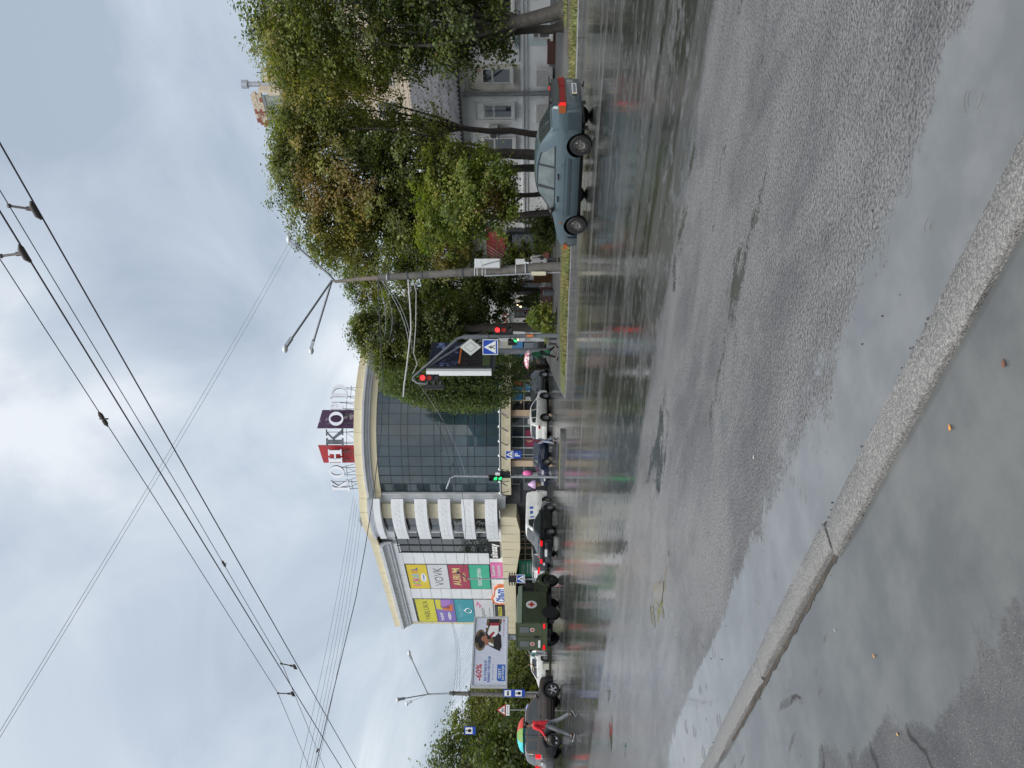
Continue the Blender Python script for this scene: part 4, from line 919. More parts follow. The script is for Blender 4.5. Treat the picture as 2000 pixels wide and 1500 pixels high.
# ------------------------------------------------------------------ tall pale brick block behind it, with a ruined lift tower
TILE = mat('pale_tile', (.52, .44, .34), .6, var=.12, scale=2, obj_coords=False)
RBRK = mat('bare_red_brick', (.24, .075, .05), .75, var=.3, scale=5, bump=.5, bscale=30, col2=(.36, .30, .25), c2lo=.55, c2hi=.6, c2scale=1.3)
NB2 = 62.0; blk = thing('brick_block', 'tall pale brick block rising behind the trees with a broken tower on top', 'building', tuple(S(NB2, 0)))
BG = Frame(S(NB2, 60), -SH, -NH)
def sB(y): return WN(y, NB2)[0]
def bb(s0, s1, z0, z1, w0, w1, name, M, parent=blk):
    mb = MB(); BG.box(mb, 60-s1, 60-s0, z0, z1, w0, w1); return mb.build(name, M, parent)
sL = sB(258); zroof = 22.4
mb = MB(); mb.prism([S(NB2, -40), S(NB2, sL), S(NB2+13, sL), S(NB2+13, -40)], (0, 0, zroof)); mb.build('wall', TILE, blk)
bb(-40, sL+.2, zroof, zroof+.35, -.2, .35, 'roof_edge', mat('grey_roof_edge', (.24, .24, .24), .6))
WFR = mat('window_frame_white', (.55, .55, .53), .5)
for fl in range(6):
    for k_ in range(13):
        s_ = sL-2.2-k_*2.9; z = 6.5+fl*3.3
        if z > zroof-2: continue
        o = bb(s_-.75, s_+.75, z, z+1.6, .02, .1, 'window', WFR); bb(s_-.67, s_-.04, z+.08, z+1.52, .06, .11, 'pane', DGLASS, o); bb(s_+.04, s_+.67, z+.08, z+1.52, .06, .11, 'pane', DGLASS, o)
# tile courses (rows of tile big enough to read up close)
mb = MB()
for k_ in range(46): z = 6+k_*.35; BG.box(mb, 60-sL, 60+40, z, z+.02, .0, .012)
mb.build('tile_course', mat('tile_joint', (.28, .24, .19), .7), blk)
# lift tower
s0, s1 = sorted((sB(176), sB(246)))
def zb(x, y): D = WN(y, NB2)[1]; return (1038-x)*D/1500+1.55
tw = tag(bpy.data.objects.new('lift_tower', None)); COL.objects.link(tw); tw.parent = blk; WLOC['lift_tower'] = WLOC[blk.name]
zt0, zt1 = zb(541, 210), zb(493, 178)
bb(s0, s1, zroof-.5, zt0+.15, -4, -.05, 'tower_wall', TILE, tw)
for (a, b) in ((s0, s0+.25), (s1-.25, s1)): bb(a, b, zroof-.5, zt1-1.1, -.3, .04, 'tower_pier', TILE, tw)
zg0, zg1 = zb(548, 210), zb(519, 210)
bb(s0+.25, s1-.25, zg0-1.0, zg1, -.1, -.02, 'tower_window', mat('old_pane', (.26, .29, .25), .3, var=.15), tw)
mb = MB()
for f in (.0, .22, .5, .78, 1.0): s_ = s0+.25+(s1-s0-.5)*f; BG.box(mb, 60-s_-.05, 60-s_+.05, zg0-1, zg1, -.05, .02)
BG.box(mb, 60-s1+.25, 60-s0-.25, zg1, zg1+.22, -.1, .03); mb.build('tower_frame', mat('grey_timber', (.2, .22, .22), .6), tw)
# broken courses of brick over the opening, each brick by itself
bk = 0; rn = random.Random(12); bw, bh = .42, .235
for r_ in range(4):
    z = zg1+.24+r_*bh; f_end = [0, .03, .10, .22][r_]
    k_ = 0
    while True:
        a = s0+k_*bw+(bw/2 if r_ % 2 else 0); k_ += 1
        if a+bw > s1+.02: break
        # ragged outer (far) end
        if (a-s0)/(s1-s0) > 1-f_end+rn.uniform(-.04, .04): continue
        red = ((a-s0)/(s1-s0) > .45) != (rn.random() < .12)
        bb(a+.012, a+bw-.012, z+.008, z+bh-.008, -.32, .03+rn.uniform(-.02, .02), 'brick', RBRK if red else TILE, tw)
bb(s0-.25, s0+.02, zroof-.5, zt1-.35, -3.5, .02, 'tower_wall', TILE, tw)
# flue
sf_ = sB(170); mb = MB(); base = S(NB2+1.0, sf_, zroof); zf = zb(462, 170); mb.tube([base, Vector((base.x, base.y, zf-.5))], .22, 10); mb.tube([Vector((base.x, base.y, zf-.5)), Vector((base.x, base.y, zf))], .36, 10); mb.build('flue', mat('zinc', (.36, .38, .42), .4, metal=.5), tw, smooth=60)
mb = MB(); mb.tube([S(NB2+1, sf_-1.2, zroof), S(NB2+1, sf_-1.0, zf-1.5)], .04, 5); mb.build('flue_stay', STEEL, tw)

# ------------------------------------------------------------------ low old house with a shallow grey roof left of the shopping centre
hb = P(905, 1222, 128); FH = Frame(Vector((P(900, 1352, 118).x, 118, 0)), Vector((P(900, 1190, 138).x-P(900, 1352, 118).x, 20, 0)), (0, -1, 0)); FH.n = Vector((FH.r.y, -FH.r.x, 0))
if FH.n.y > 0: FH.n = -FH.n
hs = thing('old_house', 'long beige house with a pale metal roof behind the tall billboard', 'building', tuple(FH.o))
BEI = mat('beige_render', (.40, .33, .22), .7, var=.12, scale=.5); RGR = mat('grey_metal_roof', (.36, .40, .44), .45, var=.1, scale=.6)
Lh = 30; zeL = (1038-960)*118/1500+1.55; zeR = (1038-900)*138/1500+1.55; zee = (zeL+zeR)/2+1.5
def hbx(u0, u1, z0, z1, w0, w1, name, M, parent=hs):
    mb = MB(); FH.box(mb, u0, u1, z0, z1, w0, w1); return mb.build(name, M, parent)
hbx(0, Lh, 0, 10.6, -12, 0, 'wall', BEI); hbx(-.4, Lh, 10.6, 11.0, -12, .6, 'eaves', STEEL)
mb = MB(); mb.add([FH.p(-.5, 11.0, .7), FH.p(Lh, 11.0, .7), FH.p(Lh, 14.5, -6), FH.p(3, 14.5, -6), FH.p(-.5, 11.0, -12.6), FH.p(Lh, 11.0, -12.6)], [(0, 1, 2, 3), (0, 3, 4), (3, 2, 5, 4), (1, 5, 2)]); rf = mb.build('roof', RGR, hs)
for i in range(26):
    a = i*1.15; mb = MB(); mb.box((FH.p(a+.3, 11.02, .66)+FH.p(max(a+.3, 3.0), 14.45, -5.9))/2+ZH*.05, (.05, 7.5, .05), ax=(FH.r, (FH.p(0, 14.5, -6)-FH.p(0, 11, .7)).normalized(), ZH)) if a > 2.7 else None
    if mb.v: mb.build('roof_seam', RGR, rf)
for i in range(9):
    for z in (1.5, 4.9, 8.1):
        u = 1.2+i*3.2; o = hbx(u, u+1.4, z, z+1.9, -.05, .04, 'window', WFR); hbx(u+.12, u+.64, z+.12, z+1.78, -.02, .05, 'pane', DGLASS, o); hbx(u+.76, u+1.28, z+.12, z+1.78, -.02, .05, 'pane', DGLASS, o)

# block across the street, behind the photographer: it shows only in the shop glass
ob_ = thing('apartment_block', 'plain grey apartment block across the street, mirrored in the curved glass', 'building', tuple(S(-26, 5))); mb = MB(); mb.prism([S(-26, -22), S(-26, 30), S(-38, 30), S(-38, -22)], (0, 0, 13.5)); mb.build('wall', mat('block_render', (.22, .21, .20), .7, var=.1), ob_)
OF = Frame(S(-26, -22), SH, NH)
for fl_ in range(4):
    for k_ in range(15): mb = MB(); OF.box(mb, 1.5+k_*3.4, 3.2+k_*3.4, 1.4+fl_*3.1, 3.1+fl_*3.1, -.1, .04); mb.build('window', DGLASS, ob_)
# ------------------------------------------------------------------ trees
def leaf_material(name, trans=.5):
    M = bpy.data.materials.new(name); M.use_nodes = True; nt = M.node_tree; nt.nodes.clear(); L = nt.links
    o = nt.nodes.new('ShaderNodeOutputMaterial'); at = nt.nodes.new('ShaderNodeAttribute'); at.attribute_name = 'leaf_colour'
    p = nt.nodes.new('ShaderNodeBsdfPrincipled'); p.inputs['Roughness'].default_value = .42; p.inputs['Specular IOR Level'].default_value = .35
    t = nt.nodes.new('ShaderNodeBsdfTranslucent'); mx = nt.nodes.new('ShaderNodeMixShader'); mx.inputs[0].default_value = trans
    L.new(at.outputs['Color'], p.inputs['Base Color'])
    sc_ = nt.nodes.new('ShaderNodeMix'); sc_.data_type = 'RGBA'; sc_.blend_type = 'MULTIPLY'; sc_.inputs['Factor'].default_value = 1; sc_.inputs['B'].default_value = (1.25, 1.35, .6, 1)
    L.new(at.outputs['Color'], sc_.inputs['A']); L.new(sc_.outputs['Result'], t.inputs['Color'])
    L.new(p.outputs[0], mx.inputs[1]); L.new(t.outputs[0], mx.inputs[2]); L.new(mx.outputs[0], o.inputs[0]); return M
LEAF = leaf_material('leaf')
BARK = mat('bark', (.036, .031, .026), .75, var=.3, scale=5, bump=1.0, bscale=22, col2=(.058, .052, .044), c2lo=.5, c2hi=.7, c2scale=6)
BARKD = mat('dark_bark', (.045, .038, .032), .8, var=.3, scale=5, bump=1.0, bscale=22)
def leaves_mesh(name, centers, normals, sizes, cols, aspect=.62):
    n = len(centers)
    a = rng.normal(size=(n, 3)); a -= normals*(a*normals).sum(1)[:, None]; a /= np.linalg.norm(a, axis=1)[:, None]+1e-9
    b = np.cross(normals, a)
    L = sizes[:, None]; W = sizes[:, None]*aspect*.5
    fold = normals*(sizes[:, None]*.10)
    v = np.empty((n, 4, 3)); v[:, 0] = centers-a*L*.5; v[:, 1] = centers+b*W+fold-a*L*.06; v[:, 2] = centers+a*L*.5-fold; v[:, 3] = centers-b*W+fold-a*L*.06
    me = bpy.data.meshes.new(name); me.vertices.add(4*n); me.vertices.foreach_set('co', v.reshape(-1)); me.loops.add(4*n); me.loops.foreach_set('vertex_index', np.arange(4*n, dtype=np.int32))
    me.polygons.add(n); me.polygons.foreach_set('loop_start', np.arange(0, 4*n, 4, dtype=np.int32)); me.polygons.foreach_set('loop_total', np.full(n, 4, dtype=np.int32))
    at = me.attributes.new('leaf_colour', 'FLOAT_COLOR', 'FACE'); at.data.foreach_set('color', np.concatenate([cols, np.ones((n, 1))], 1).reshape(-1).astype(np.float32))
    me.materials.append(LEAF); me.update(); return me
PAL = {
 'dark': [(0.0513, 0.0756, 0.0216), (0.0702, 0.0972, 0.0257), (0.0945, 0.1215, 0.0324), (0.1242, 0.1485, 0.0405)],
 'mid': [(0.0806, 0.1066, 0.0273), (0.1092, 0.1352, 0.0338), (0.1456, 0.1664, 0.0416), (0.182, 0.1924, 0.052)],
 'olive': [(0.1372, 0.1471, 0.0392), (0.182, 0.182, 0.0504), (0.2311, 0.21, 0.0616), (0.266, 0.2171, 0.07)],
 'lime': [(0.1078, 0.1617, 0.0307), (0.1463, 0.2002, 0.037), (0.1848, 0.231, 0.0462), (0.2002, 0.1925, 0.0462)],
 'rust': [(0.2737, 0.1896, 0.0716), (0.316, 0.2106, 0.0842), (0.2316, 0.1896, 0.0632), (0.179, 0.179, 0.0547)],
 'willow': [(0.0966, 0.1507, 0.058), (0.1275, 0.1778, 0.0696), (0.1642, 0.2029, 0.0773), (0.1932, 0.2125, 0.0869)],
}
def crown_cloud(lobes, nleaf, size, pal, patches=(), gap=.0, seed=0, clump=.75, shell=.55):
    # lobes: (centre, radii, weight); leaves gather in clumps carried by the outer part of each lobe
    r_ = np.random.default_rng(seed); C = []; Nn = []; Sz = []; Cl = []
    wt = np.array([l[2] if len(l) > 2 else (l[1][0]*l[1][1]*l[1][2])**(2/3) for l in lobes]); wt = wt/wt.sum()
    for (l, w_) in zip(lobes, wt):
        c = np.array(l[0]); rad = np.array(l[1]); nl = int(nleaf*w_); area = 4*math.pi*((rad[0]*rad[1]+rad[1]*rad[2]+rad[0]*rad[2])/3)
        ncl = max(14, int(area/(clump**2*1.25)))
        d = r_.normal(size=(ncl, 3)); d /= np.linalg.norm(d, axis=1)[:, None]
        rr = shell+(1.02-shell)*r_.random(ncl)**.45
        rr *= 1+.24*np.sin(d[:, 0]*5+seed)*np.cos(d[:, 2]*4+seed*2)+r_.normal(0, .07, ncl)
        cc = c+d*rad*rr[:, None]
        tone = r_.normal(0, .9, ncl); keep = r_.random(ncl) > gap; cc, d, tone = cc[keep], d[keep], tone[keep]
        per = max(5, nl//max(1, len(cc)))
        for k_ in range(len(cc)):
            m_ = int(per*r_.uniform(.5, 1.6)); s = clump*r_.uniform(.55, 1.25)
            off = r_.normal(size=(m_, 3))*np.array([s, s, s*.62])*.5; off[:, 2] -= .25*np.abs(off[:, 0])
            # a few sprays reach beyond the clump
            far = r_.random(m_) < .10; off[far] *= 1.35
            p = cc[k_]+off; nn = d[k_]*.8+np.array([0, 0, .65])+r_.normal(size=(m_, 3))*.40; nn /= np.linalg.norm(nn, axis=1)[:, None]
            pl = pal
            for (pc, pr_, pp) in patches:
                if np.sum(((cc[k_]-np.array(pc))/np.array(pr_))**2) < r_.uniform(.5, 1.2): pl = pp
            idx = np.clip(np.round(1.5+tone[k_]*1.0+r_.normal(0, .6, m_)), 0, 3).astype(int)
            col = np.array(PAL[pl])[idx]*r_.uniform(.8, 1.2, (m_, 1))*float(np.clip(1+.22*tone[k_], .6, 1.45))
            od = r_.random(m_) < .012; col[od] = np.array([.16, .10, .03])
            C.append(p); Nn.append(nn); Sz.append(size*r_.uniform(.6, 1.35, m_)); Cl.append(col)
    return np.concatenate(C), np.concatenate(Nn), np.concatenate(Sz), np.concatenate(Cl)
def limb(mb, a, b, r0, r1, seed, bend=.12, n=7, seg=8):
    rn = random.Random(seed); a, b = Vector(a), Vector(b); L = (b-a).length; o1 = Vector((rn.uniform(-1, 1), rn.uniform(-1, 1), rn.uniform(-.2, .5)))*L*bend; pts = []; rr = []
    for i in range(n+1):
        t = i/n; pts.append(a.lerp(b, t)+o1*math.sin(math.pi*t)*.6+Vector((rn.uniform(-1, 1), rn.uniform(-1, 1), 0))*L*.012*(0 < i < n)); rr.append(r0+(r1-r0)*t)
    mb.tube(pts, rr, seg); return pts
def tree(name, label, base, trunks, lobes, nleaf, size, pal, patches=(), gap=.0, seed=0, clump=.75, shell=.55, bark=None, group=None, nlimb=14, cat='tree'):
    base = Vector(base); t = thing(name, label, cat, tuple(base), group=group); mb = MB(); rn = random.Random(seed+500)
    for (a, b, r0, r1) in trunks:
        a, b = Vector(a), Vector(b); fl = a+(b-a)*.06
        pts = limb(mb, a, b, r0, r1, seed+int(a.x*10), .05, 9, 10)
        mb.tube([a-ZH*.15, fl], [r0*1.55, r0*1.02], 10)
        for k_ in range(nlimb):
            l = rn.choice(lobes); c = Vector(l[0]); e = c+Vector((rn.uniform(-.6, .6)*l[1][0], rn.uniform(-.6, .6)*l[1][1], rn.uniform(-.5, .5)*l[1][2])); st_ = pts[rn.randint(4, len(pts)-1)]
            rb_ = r1*rn.uniform(.35, .75); q = limb(mb, st_, e, rb_, .018, seed*31+k_, .12, 6, 6)
            for j in range(3):
                s_ = q[rn.randint(2, 5)]; e2 = s_+min((e-st_).length*.3, 1.1)*Vector((rn.uniform(-1, 1), rn.uniform(-1, 1), rn.uniform(-.2, .9))); limb(mb, s_, e2, rb_*.32, .010, seed*77+k_*3+j, .1, 4, 5)
    mb.build('trunk', bark or BARK, t, smooth=70)
    C, N_, Z_, K_ = crown_cloud(lobes, nleaf, size, pal, patches, gap, seed, clump, shell)
    me = leaves_mesh('crown', C-np.array(base), N_, Z_, K_); obj('crown', me, t); return t
def pl3(x, y, D): return tuple(P(x, y, D))
def lobe(x, y, D, rx, ry, rz, *w_): return (pl3(x, y, D), (rx, ry, rz), *w_)
def gnd(y, n, z=ZP):                                              # foot of something that stands n metres across the street, in picture column y
    s_, D = WN(y, n); return S(n, s_, z)
# big leaning lime at the edge of the frame
b0 = gnd(18, 33.0); b1 = gnd(52, 34.6)
tree('lime_tree', 'thick leaning lime tree with dark green foliage nearest the lower kerb', b0, [(b0, pl3(920, 62, 33.5), .33, .2), ], [lobe(700, 50, 34, 2.3, 2.3, 3.0), lobe(800, 70, 34.5, 2.0, 2.0, 2.1), lobe(600, 80, 35, 2.3, 2.2, 2.2), lobe(900, 40, 33.5, 2.2, 2.1, 1.9), lobe(640, -60, 34, 3, 3, 3.4), lobe(840, -60, 33, 3, 2.6, 3.0), lobe(545, 20, 35.5, 2.0, 2.0, 1.6), lobe(965, 70, 33.8, 1.0, 1.0, 1.0), lobe(880, 100, 34, .9, 1.0, 1.2), lobe(965, 90, 33.8, .6, .6, .8)], 44000, .17, 'dark', [(pl3(590, 90, 34), (2.2, 3, 2.2), 'olive'), (pl3(620, 60, 34), (2.5, 3, 2.8), 'mid'), (pl3(720, 120, 33), (1.6, 2.6, 1.8), 'mid')], .08, 1, .68, group='roadside trees')
tree('lime_tree', 'slim leaning lime tree growing just behind the thickest trunk', b1, [(b1, pl3(880, 72, 36), .20, .11), ], [lobe(610, 115, 38, 1.9, 2.0, 2.2), lobe(545, 110, 39, 1.7, 1.7, 1.2), lobe(720, 130, 37, 1.2, 1.3, 1.5)], 15000, .17, 'olive', [(pl3(560, 150, 38), (2.2, 2.5, 1.6), 'olive')], .10, 2, .75, group='roadside trees')
# thin airy one in front of the brick block
b = gnd(262, 40)
tree('maple_tree', 'airy olive green tree whose thin crown lets the brick block show through', b, [(b, pl3(720, 235, 45), .2, .10)], [lobe(625, 225, 44, 2.1, 2.1, 2.2), lobe(590, 185, 44, 1.8, 1.8, 1.2), lobe(700, 262, 44, 1.9, 1.9, 1.9), lobe(780, 245, 44, 1.5, 1.6, 1.4), lobe(655, 160, 44.5, 1.3, 1.3, 1.6), lobe(850, 262, 44, 1.3, 1.3, 1.0), lobe(560, 250, 44, 1.5, 1.5, .9)], 14500, .18, 'olive', [(pl3(760, 250, 44), (3, 3, 2.5), 'mid'), (pl3(560, 270, 44), (1.4, 2, 1.6), 'dark')], .42, 3, .55, .30, bark=BARKD, group='roadside trees', nlimb=26)
# the large twin-stemmed tree behind the blue car
b = gnd(308, 35.0); b2 = gnd(330, 35.4)
tree('lime_tree', 'large twin stemmed lime tree with yellowing patches directly behind the blue sedan', b, [(b, pl3(900, 300, 39), .30, .2), (b2, pl3(880, 345, 39), .22, .14)], [lobe(650, 300, 40, 2.6, 2.6, 3.2), lobe(580, 270, 40, 1.9, 2, 1.5), lobe(700, 370, 39.5, 2.7, 2.5, 3.0), lobe(600, 360, 40, 2.2, 2.2, 1.9), lobe(800, 320, 39, 2.2, 2.2, 2.1), lobe(660, 430, 40, 1.8, 1.8, 1.8), lobe(620, 470, 40, 1.2, 1.4, 1.2), lobe(555, 320, 40, 1.5, 1.5, .9), lobe(780, 420, 39.5, 2.0, 2.0, 2.2)], 52000, .165, 'mid', [(pl3(640, 360, 39), (2.4, 3, 1.8), 'rust'), (pl3(700, 380, 38.5), (1.6, 2.5, 1.2), 'rust'), (pl3(660, 450, 39.5), (1.5, 2.5, 1.3), 'olive'), (pl3(760, 290, 39), (2.2, 2.5, 2), 'dark'), (pl3(610, 290, 39), (1.4, 2, 1.6), 'olive')], .16, 4, .62, .42, group='roadside trees')
b = gnd(378, 33.8)
tree('maple_tree', 'smaller bright yellow green maple with low foliage in front of the other trees', b, [(b, pl3(930, 376, 36.5), .14, .08)], [lobe(890, 345, 37, 1.7, 1.7, 1.8), lobe(930, 390, 36.6, 1.9, 1.7, 1.6), lobe(880, 420, 37, 1.7, 1.6, 1.9), lobe(965, 350, 36.3, 1.1, 1.1, 1.0), lobe(985, 395, 36.5, .9, .9, .6)], 23000, .15, 'lime', [(pl3(960, 400, 36), (.8, 1.5, .8), 'rust'), (pl3(870, 320, 37), (1.6, 1.8, 1.6), 'mid')], .14, 5, .52, group='roadside trees')
b = gnd(413, 35.5)
tree('lime_tree', 'lime tree with a bare trunk beside the dark cafe entrance', b, [(b, pl3(880, 425, 42), .19, .12)], [lobe(760, 470, 43, 2.2, 2.2, 2.8), lobe(850, 480, 43, 1.9, 2.0, 2.0), lobe(690, 490, 43, 1.4, 1.5, 1.3), lobe(800, 420, 42.5, 1.7, 1.7, 1.7)], 27000, .17, 'mid', [(pl3(880, 490, 43), (2, 2.5, 1.4), 'olive'), (pl3(700, 480, 43), (1.5, 2, 1.5), 'olive')], .16, 6, .6, group='roadside trees')
b = gnd(572, 41)
tree('lime_tree', 'dark dense lime tree between the concrete pole and the white cafe wall', b, [(b, pl3(950, 565, 52), .22, .14)], [lobe(800, 560, 53, 2.6, 2.4, 2.9), lobe(900, 545, 53, 2.3, 2.2, 2.3), lobe(720, 560, 53, 1.7, 1.8, 1.3), lobe(940, 600, 52, 2.0, 2.0, 1.7), lobe(860, 620, 52, 2.0, 2.0, 2.2), lobe(985, 540, 52, 1.6, 1.5, 1.2), lobe(700, 535, 53, 1.2, 1.3, 1.0)], 36000, .185, 'dark', [(pl3(760, 570, 52), (2.4, 3, 1.6), 'mid'), (pl3(720, 540, 52), (1.6, 2.2, 1.4), 'olive')], .12, 7, .65, group='roadside trees')
b = gnd(637, 35.5)
tree('lime_tree', 'tall lime tree with a stout trunk right behind the red traffic light', b, [(b, pl3(905, 640, 47), .34, .22)], [lobe(760, 640, 48, 2.0, 2.0, 2.2), lobe(830, 660, 48, 2.1, 2.0, 2.1), lobe(720, 655, 48, 1.5, 1.5, 1.2), lobe(880, 625, 47.5, 1.7, 1.7, 1.5), lobe(790, 695, 48, 1.4, 1.4, 1.8), lobe(745, 700, 48, 1.0, 1.0, .9), lobe(700, 640, 48, .8, .8, .5), lobe(870, 690, 49, 1.3, 1.3, 1.5), lobe(930, 650, 49, 1.4, 1.4, 1.0)], 36000, .165, 'dark', [(pl3(720, 660, 47.5), (1.8, 2.2, 1.2), 'mid'), (pl3(790, 690, 47.5), (1.2, 2, 1.5), 'mid')], .14, 8, .58, group='roadside trees')
# willow with hanging strands
def willow(label, base, D, strands, seed):
    base = Vector(base); t = thing('willow_tree', label, 'tree', tuple(base)); rn = random.Random(seed); mb = MB(); top = Vector(pl3(860, 722, D))
    limb(mb, base, top, .3, .16, seed, .05)
    for k_ in range(16): limb(mb, base.lerp(top, rn.uniform(.5, 1)), Vector(pl3(rn.uniform(760, 900), rn.uniform(700, 780), D+rn.uniform(-2, 2))), .08, .02, seed+k_, .15, 6, 5)
    mb.build('trunk', BARKD, t, smooth=70); r_ = np.random.default_rng(seed); C = []; N_ = []; K_ = []; Z_ = []
    for k_ in range(strands):
        y = r_.uniform(692, 800); xc = 735 + 1.3*max(0, abs(y-742)-18) + r_.uniform(0, 210)*(r_.random()**.6)+ (max(0, y-770)*1.2); ln = r_.uniform(50, 170); x1 = min(xc+ln, 1048-max(0, (y-760))*2.2+r_.uniform(-20, 8))
        if x1 < xc+15: continue
        d = D+r_.uniform(-2.2, 2.2); a = np.array(pl3(xc, y, d)); b_ = np.array(pl3(x1, y+r_.normal(0, 5), d+r_.normal(0, .3))); m_ = int(np.linalg.norm(b_-a)*14); tt = r_.random(m_)
        p = a+(b_-a)*tt[:, None]+r_.normal(0, .075, (m_, 3)); C.append(p); nn = r_.normal(size=(m_, 3))+np.array([0, -.6, .3]); nn /= np.linalg.norm(nn, axis=1)[:, None]; N_.append(nn)
        tone = int(np.clip(r_.normal(1.6, .9), 0, 3)); K_.append(np.array(PAL['willow'])[np.clip(tone+r_.integers(-1, 2, m_), 0, 3)]*r_.uniform(.75, 1.15, (m_, 1))); Z_.append(r_.uniform(.16, .30, m_))
    C = np.concatenate(C); me = leaves_mesh('crown', C-np.array(base), np.concatenate(N_), np.concatenate(Z_), np.concatenate(K_), .34)
    # hang every leaf: lengthen along z
    obj('crown', me, t); return t
willow('weeping willow with hanging pale green strands in front of the glass corner', S(*[G(1072, 716).dot(q) for q in (NH, SH)], ZP), 56, 900, 21)
# wood on the far left, each tree with its own crown
specs = [(1500, 830, 76, 5.5, 'dark'), (1455, 850, 80, 4.6, 'mid'), (1412, 885, 84, 4.2, 'mid'), (1388, 905, 88, 3.6, 'olive'), (1545, 815, 74, 5.5, 'dark'), (1600, 800, 78, 6, 'dark'), (1478, 920, 70, 4.2, 'dark'), (1440, 950, 74, 3.8, 'dark'), (1405, 970, 80, 3.4, 'mid')]
labs = ['tallest dark tree of the wood on the far left, above the brown car roof', 'green tree with an uneven top behind the hanging bus stop sign', 'mid height tree just left of the grey lamp pole', 'small olive tree directly behind the lamp pole', 'dark tree at the border of the picture behind the brown car', 'broad tree mostly beyond the border of the picture', 'dark low tree behind the open umbrella', 'dark bushy tree behind the triangular warning sign', 'low bushy tree between the warning sign and the bus stop signs']
for i, (y, xt, D, r_, pal) in enumerate(specs):
    top = (1038-xt)*D/1500+1.55; cx = P(1038, y, D); bs = Vector((cx.x, cx.y, 0)); zc = top-r_*.9
    lb = [((bs.x, bs.y, zc), (r_*.75, r_*.75, r_*.95)), ((bs.x-r_*.5, bs.y-1, zc-r_*.7), (r_*.65, r_*.6, r_*.75)), ((bs.x+r_*.5, bs.y-1, zc-r_*.8), (r_*.6, r_*.6, r_*.7)), ((bs.x, bs.y-1.5, zc-r_*1.4), (r_*.8, r_*.6, r_*.7))]
    tree('woodland_tree', labs[i], bs, [(bs, (bs.x, bs.y, zc), .25, .12)], lb, 9000, .36, pal, [], .04, 60+i, 1.1, .5, bark=BARKD, group='trees of the wood on the left', nlimb=6)
# shrubs below the tall billboard and behind the white car
for i, (y, xt, D, r_) in enumerate([(1285, 985, 92, 2.6), (1315, 975, 95, 2.8), (1340, 965, 90, 2.6), (1368, 985, 85, 2.6), (1260, 995, 96, 2.2)]):
    cx = P(1038, y, D); bs = Vector((cx.x, cx.y, 0)); top = (1038-xt)*D/1500+1.55
    lb = [((bs.x, bs.y, top*.62), (r_*.9, r_*.8, top*.42)), ((bs.x+r_*.4, bs.y-.6, top*.35), (r_*.8, r_*.7, top*.36))]
    tree('young_tree', ['young tree seen under the middle of the billboard', 'young tree seen under the left half of the billboard', 'young tree at the left foot of the billboard', 'young tree between the billboard and the lamp pole', 'young tree beside the rear of the green ambulance'][i], bs, [(bs, (bs.x, bs.y, top*.6), .1, .05)], lb, 4200, .3, ['mid', 'dark', 'mid', 'dark', 'mid'][i], [], .05, 90+i, .9, .4, bark=BARKD, group='young trees behind the billboard', nlimb=4)
# conifers and bushes by the cafe
def conifer(label, base, h, r_, seed, pal='dark'):
    base = Vector(base); t = thing('conifer', label, 'conifer', tuple(base), group='conifers by the cafe'); mb = MB(); mb.tube([base, base+ZH*h*.9], [.04, .01], 6); mb.build('trunk', BARKD, t)
    q = np.random.default_rng(seed); m_ = 1500; tz = q.random(m_)**1.3; rad = r_*(1-tz)**.8*(.75+.35*q.random(m_))*(1+.15*np.sin(tz*40)); a = q.uniform(0, 6.28, m_)
    C = np.stack([rad*np.cos(a), rad*np.sin(a), .1+tz*h], 1); nn = np.stack([np.cos(a), np.sin(a), np.full(m_, .3)], 1)+q.normal(0, .4, (m_, 3)); nn /= np.linalg.norm(nn, axis=1)[:, None]
    obj('crown', leaves_mesh('crown', C, nn, q.uniform(.10, .2, m_), np.array(PAL[pal])[q.integers(0, 3, m_)]*.8, .5), t)
conifer('narrow dark conifer beside the trunk at the dark entrance', gnd(427, 42), 3.3, .55, 1)
conifer('left one of two small conifers standing in the slatted planter', gnd(593, 39)+ZH*.75, 1.5, .42, 2)
conifer('right one of two small conifers standing in the slatted planter', gnd(583, 39)+ZH*.75, 1.5, .42, 3)
conifer('small conifer at the white cafe wall beside the stout trunk', gnd(627, 41), 1.9, .5, 4)
def bush(label, base, rx, rz, n, pal, seed, size=.16, group='bushes by the cafe'):
    base = Vector(base); t = thing('bush', label, 'bush', tuple(base), group=group); q = np.random.default_rng(seed)
    C, N_, Z_, K_ = crown_cloud([((base.x, base.y, base.z+rz*.95), (rx, rx, rz))], n, size, pal, (), .1, seed, .4, .2); mb = MB()
    for k_ in range(6): limb(mb, base, base+Vector((random.uniform(-rx, rx)*.7, random.uniform(-rx, rx)*.7, rz*1.3)), .02, .006, seed+k_, .1, 4, 5)
    mb.build('stem', BARKD, t); obj('crown', leaves_mesh('crown', C-np.array(base), N_, Z_, K_), t)
bush('round clipped dark bush in front of the cafe planks', gnd(456, 37), .75, .85, 2600, 'dark', 31, .13)
bush('second clipped dark bush next to the slim trunk', gnd(438, 37.5), .6, .75, 2000, 'dark', 32, .13)
bush('bright yellow green shrub beside the person in black', gnd(621, 31.5), .75, .85, 1500, 'lime', 33, .17)
bush('low pale shrub at the foot of the stout trunk', gnd(645, 33), .5, .5, 700, 'lime', 34, .15)
bush('tall loose reddish shrub beside the grey switch box', gnd(492, 41), .7, 1.7, 2000, 'mid', 35, .17)

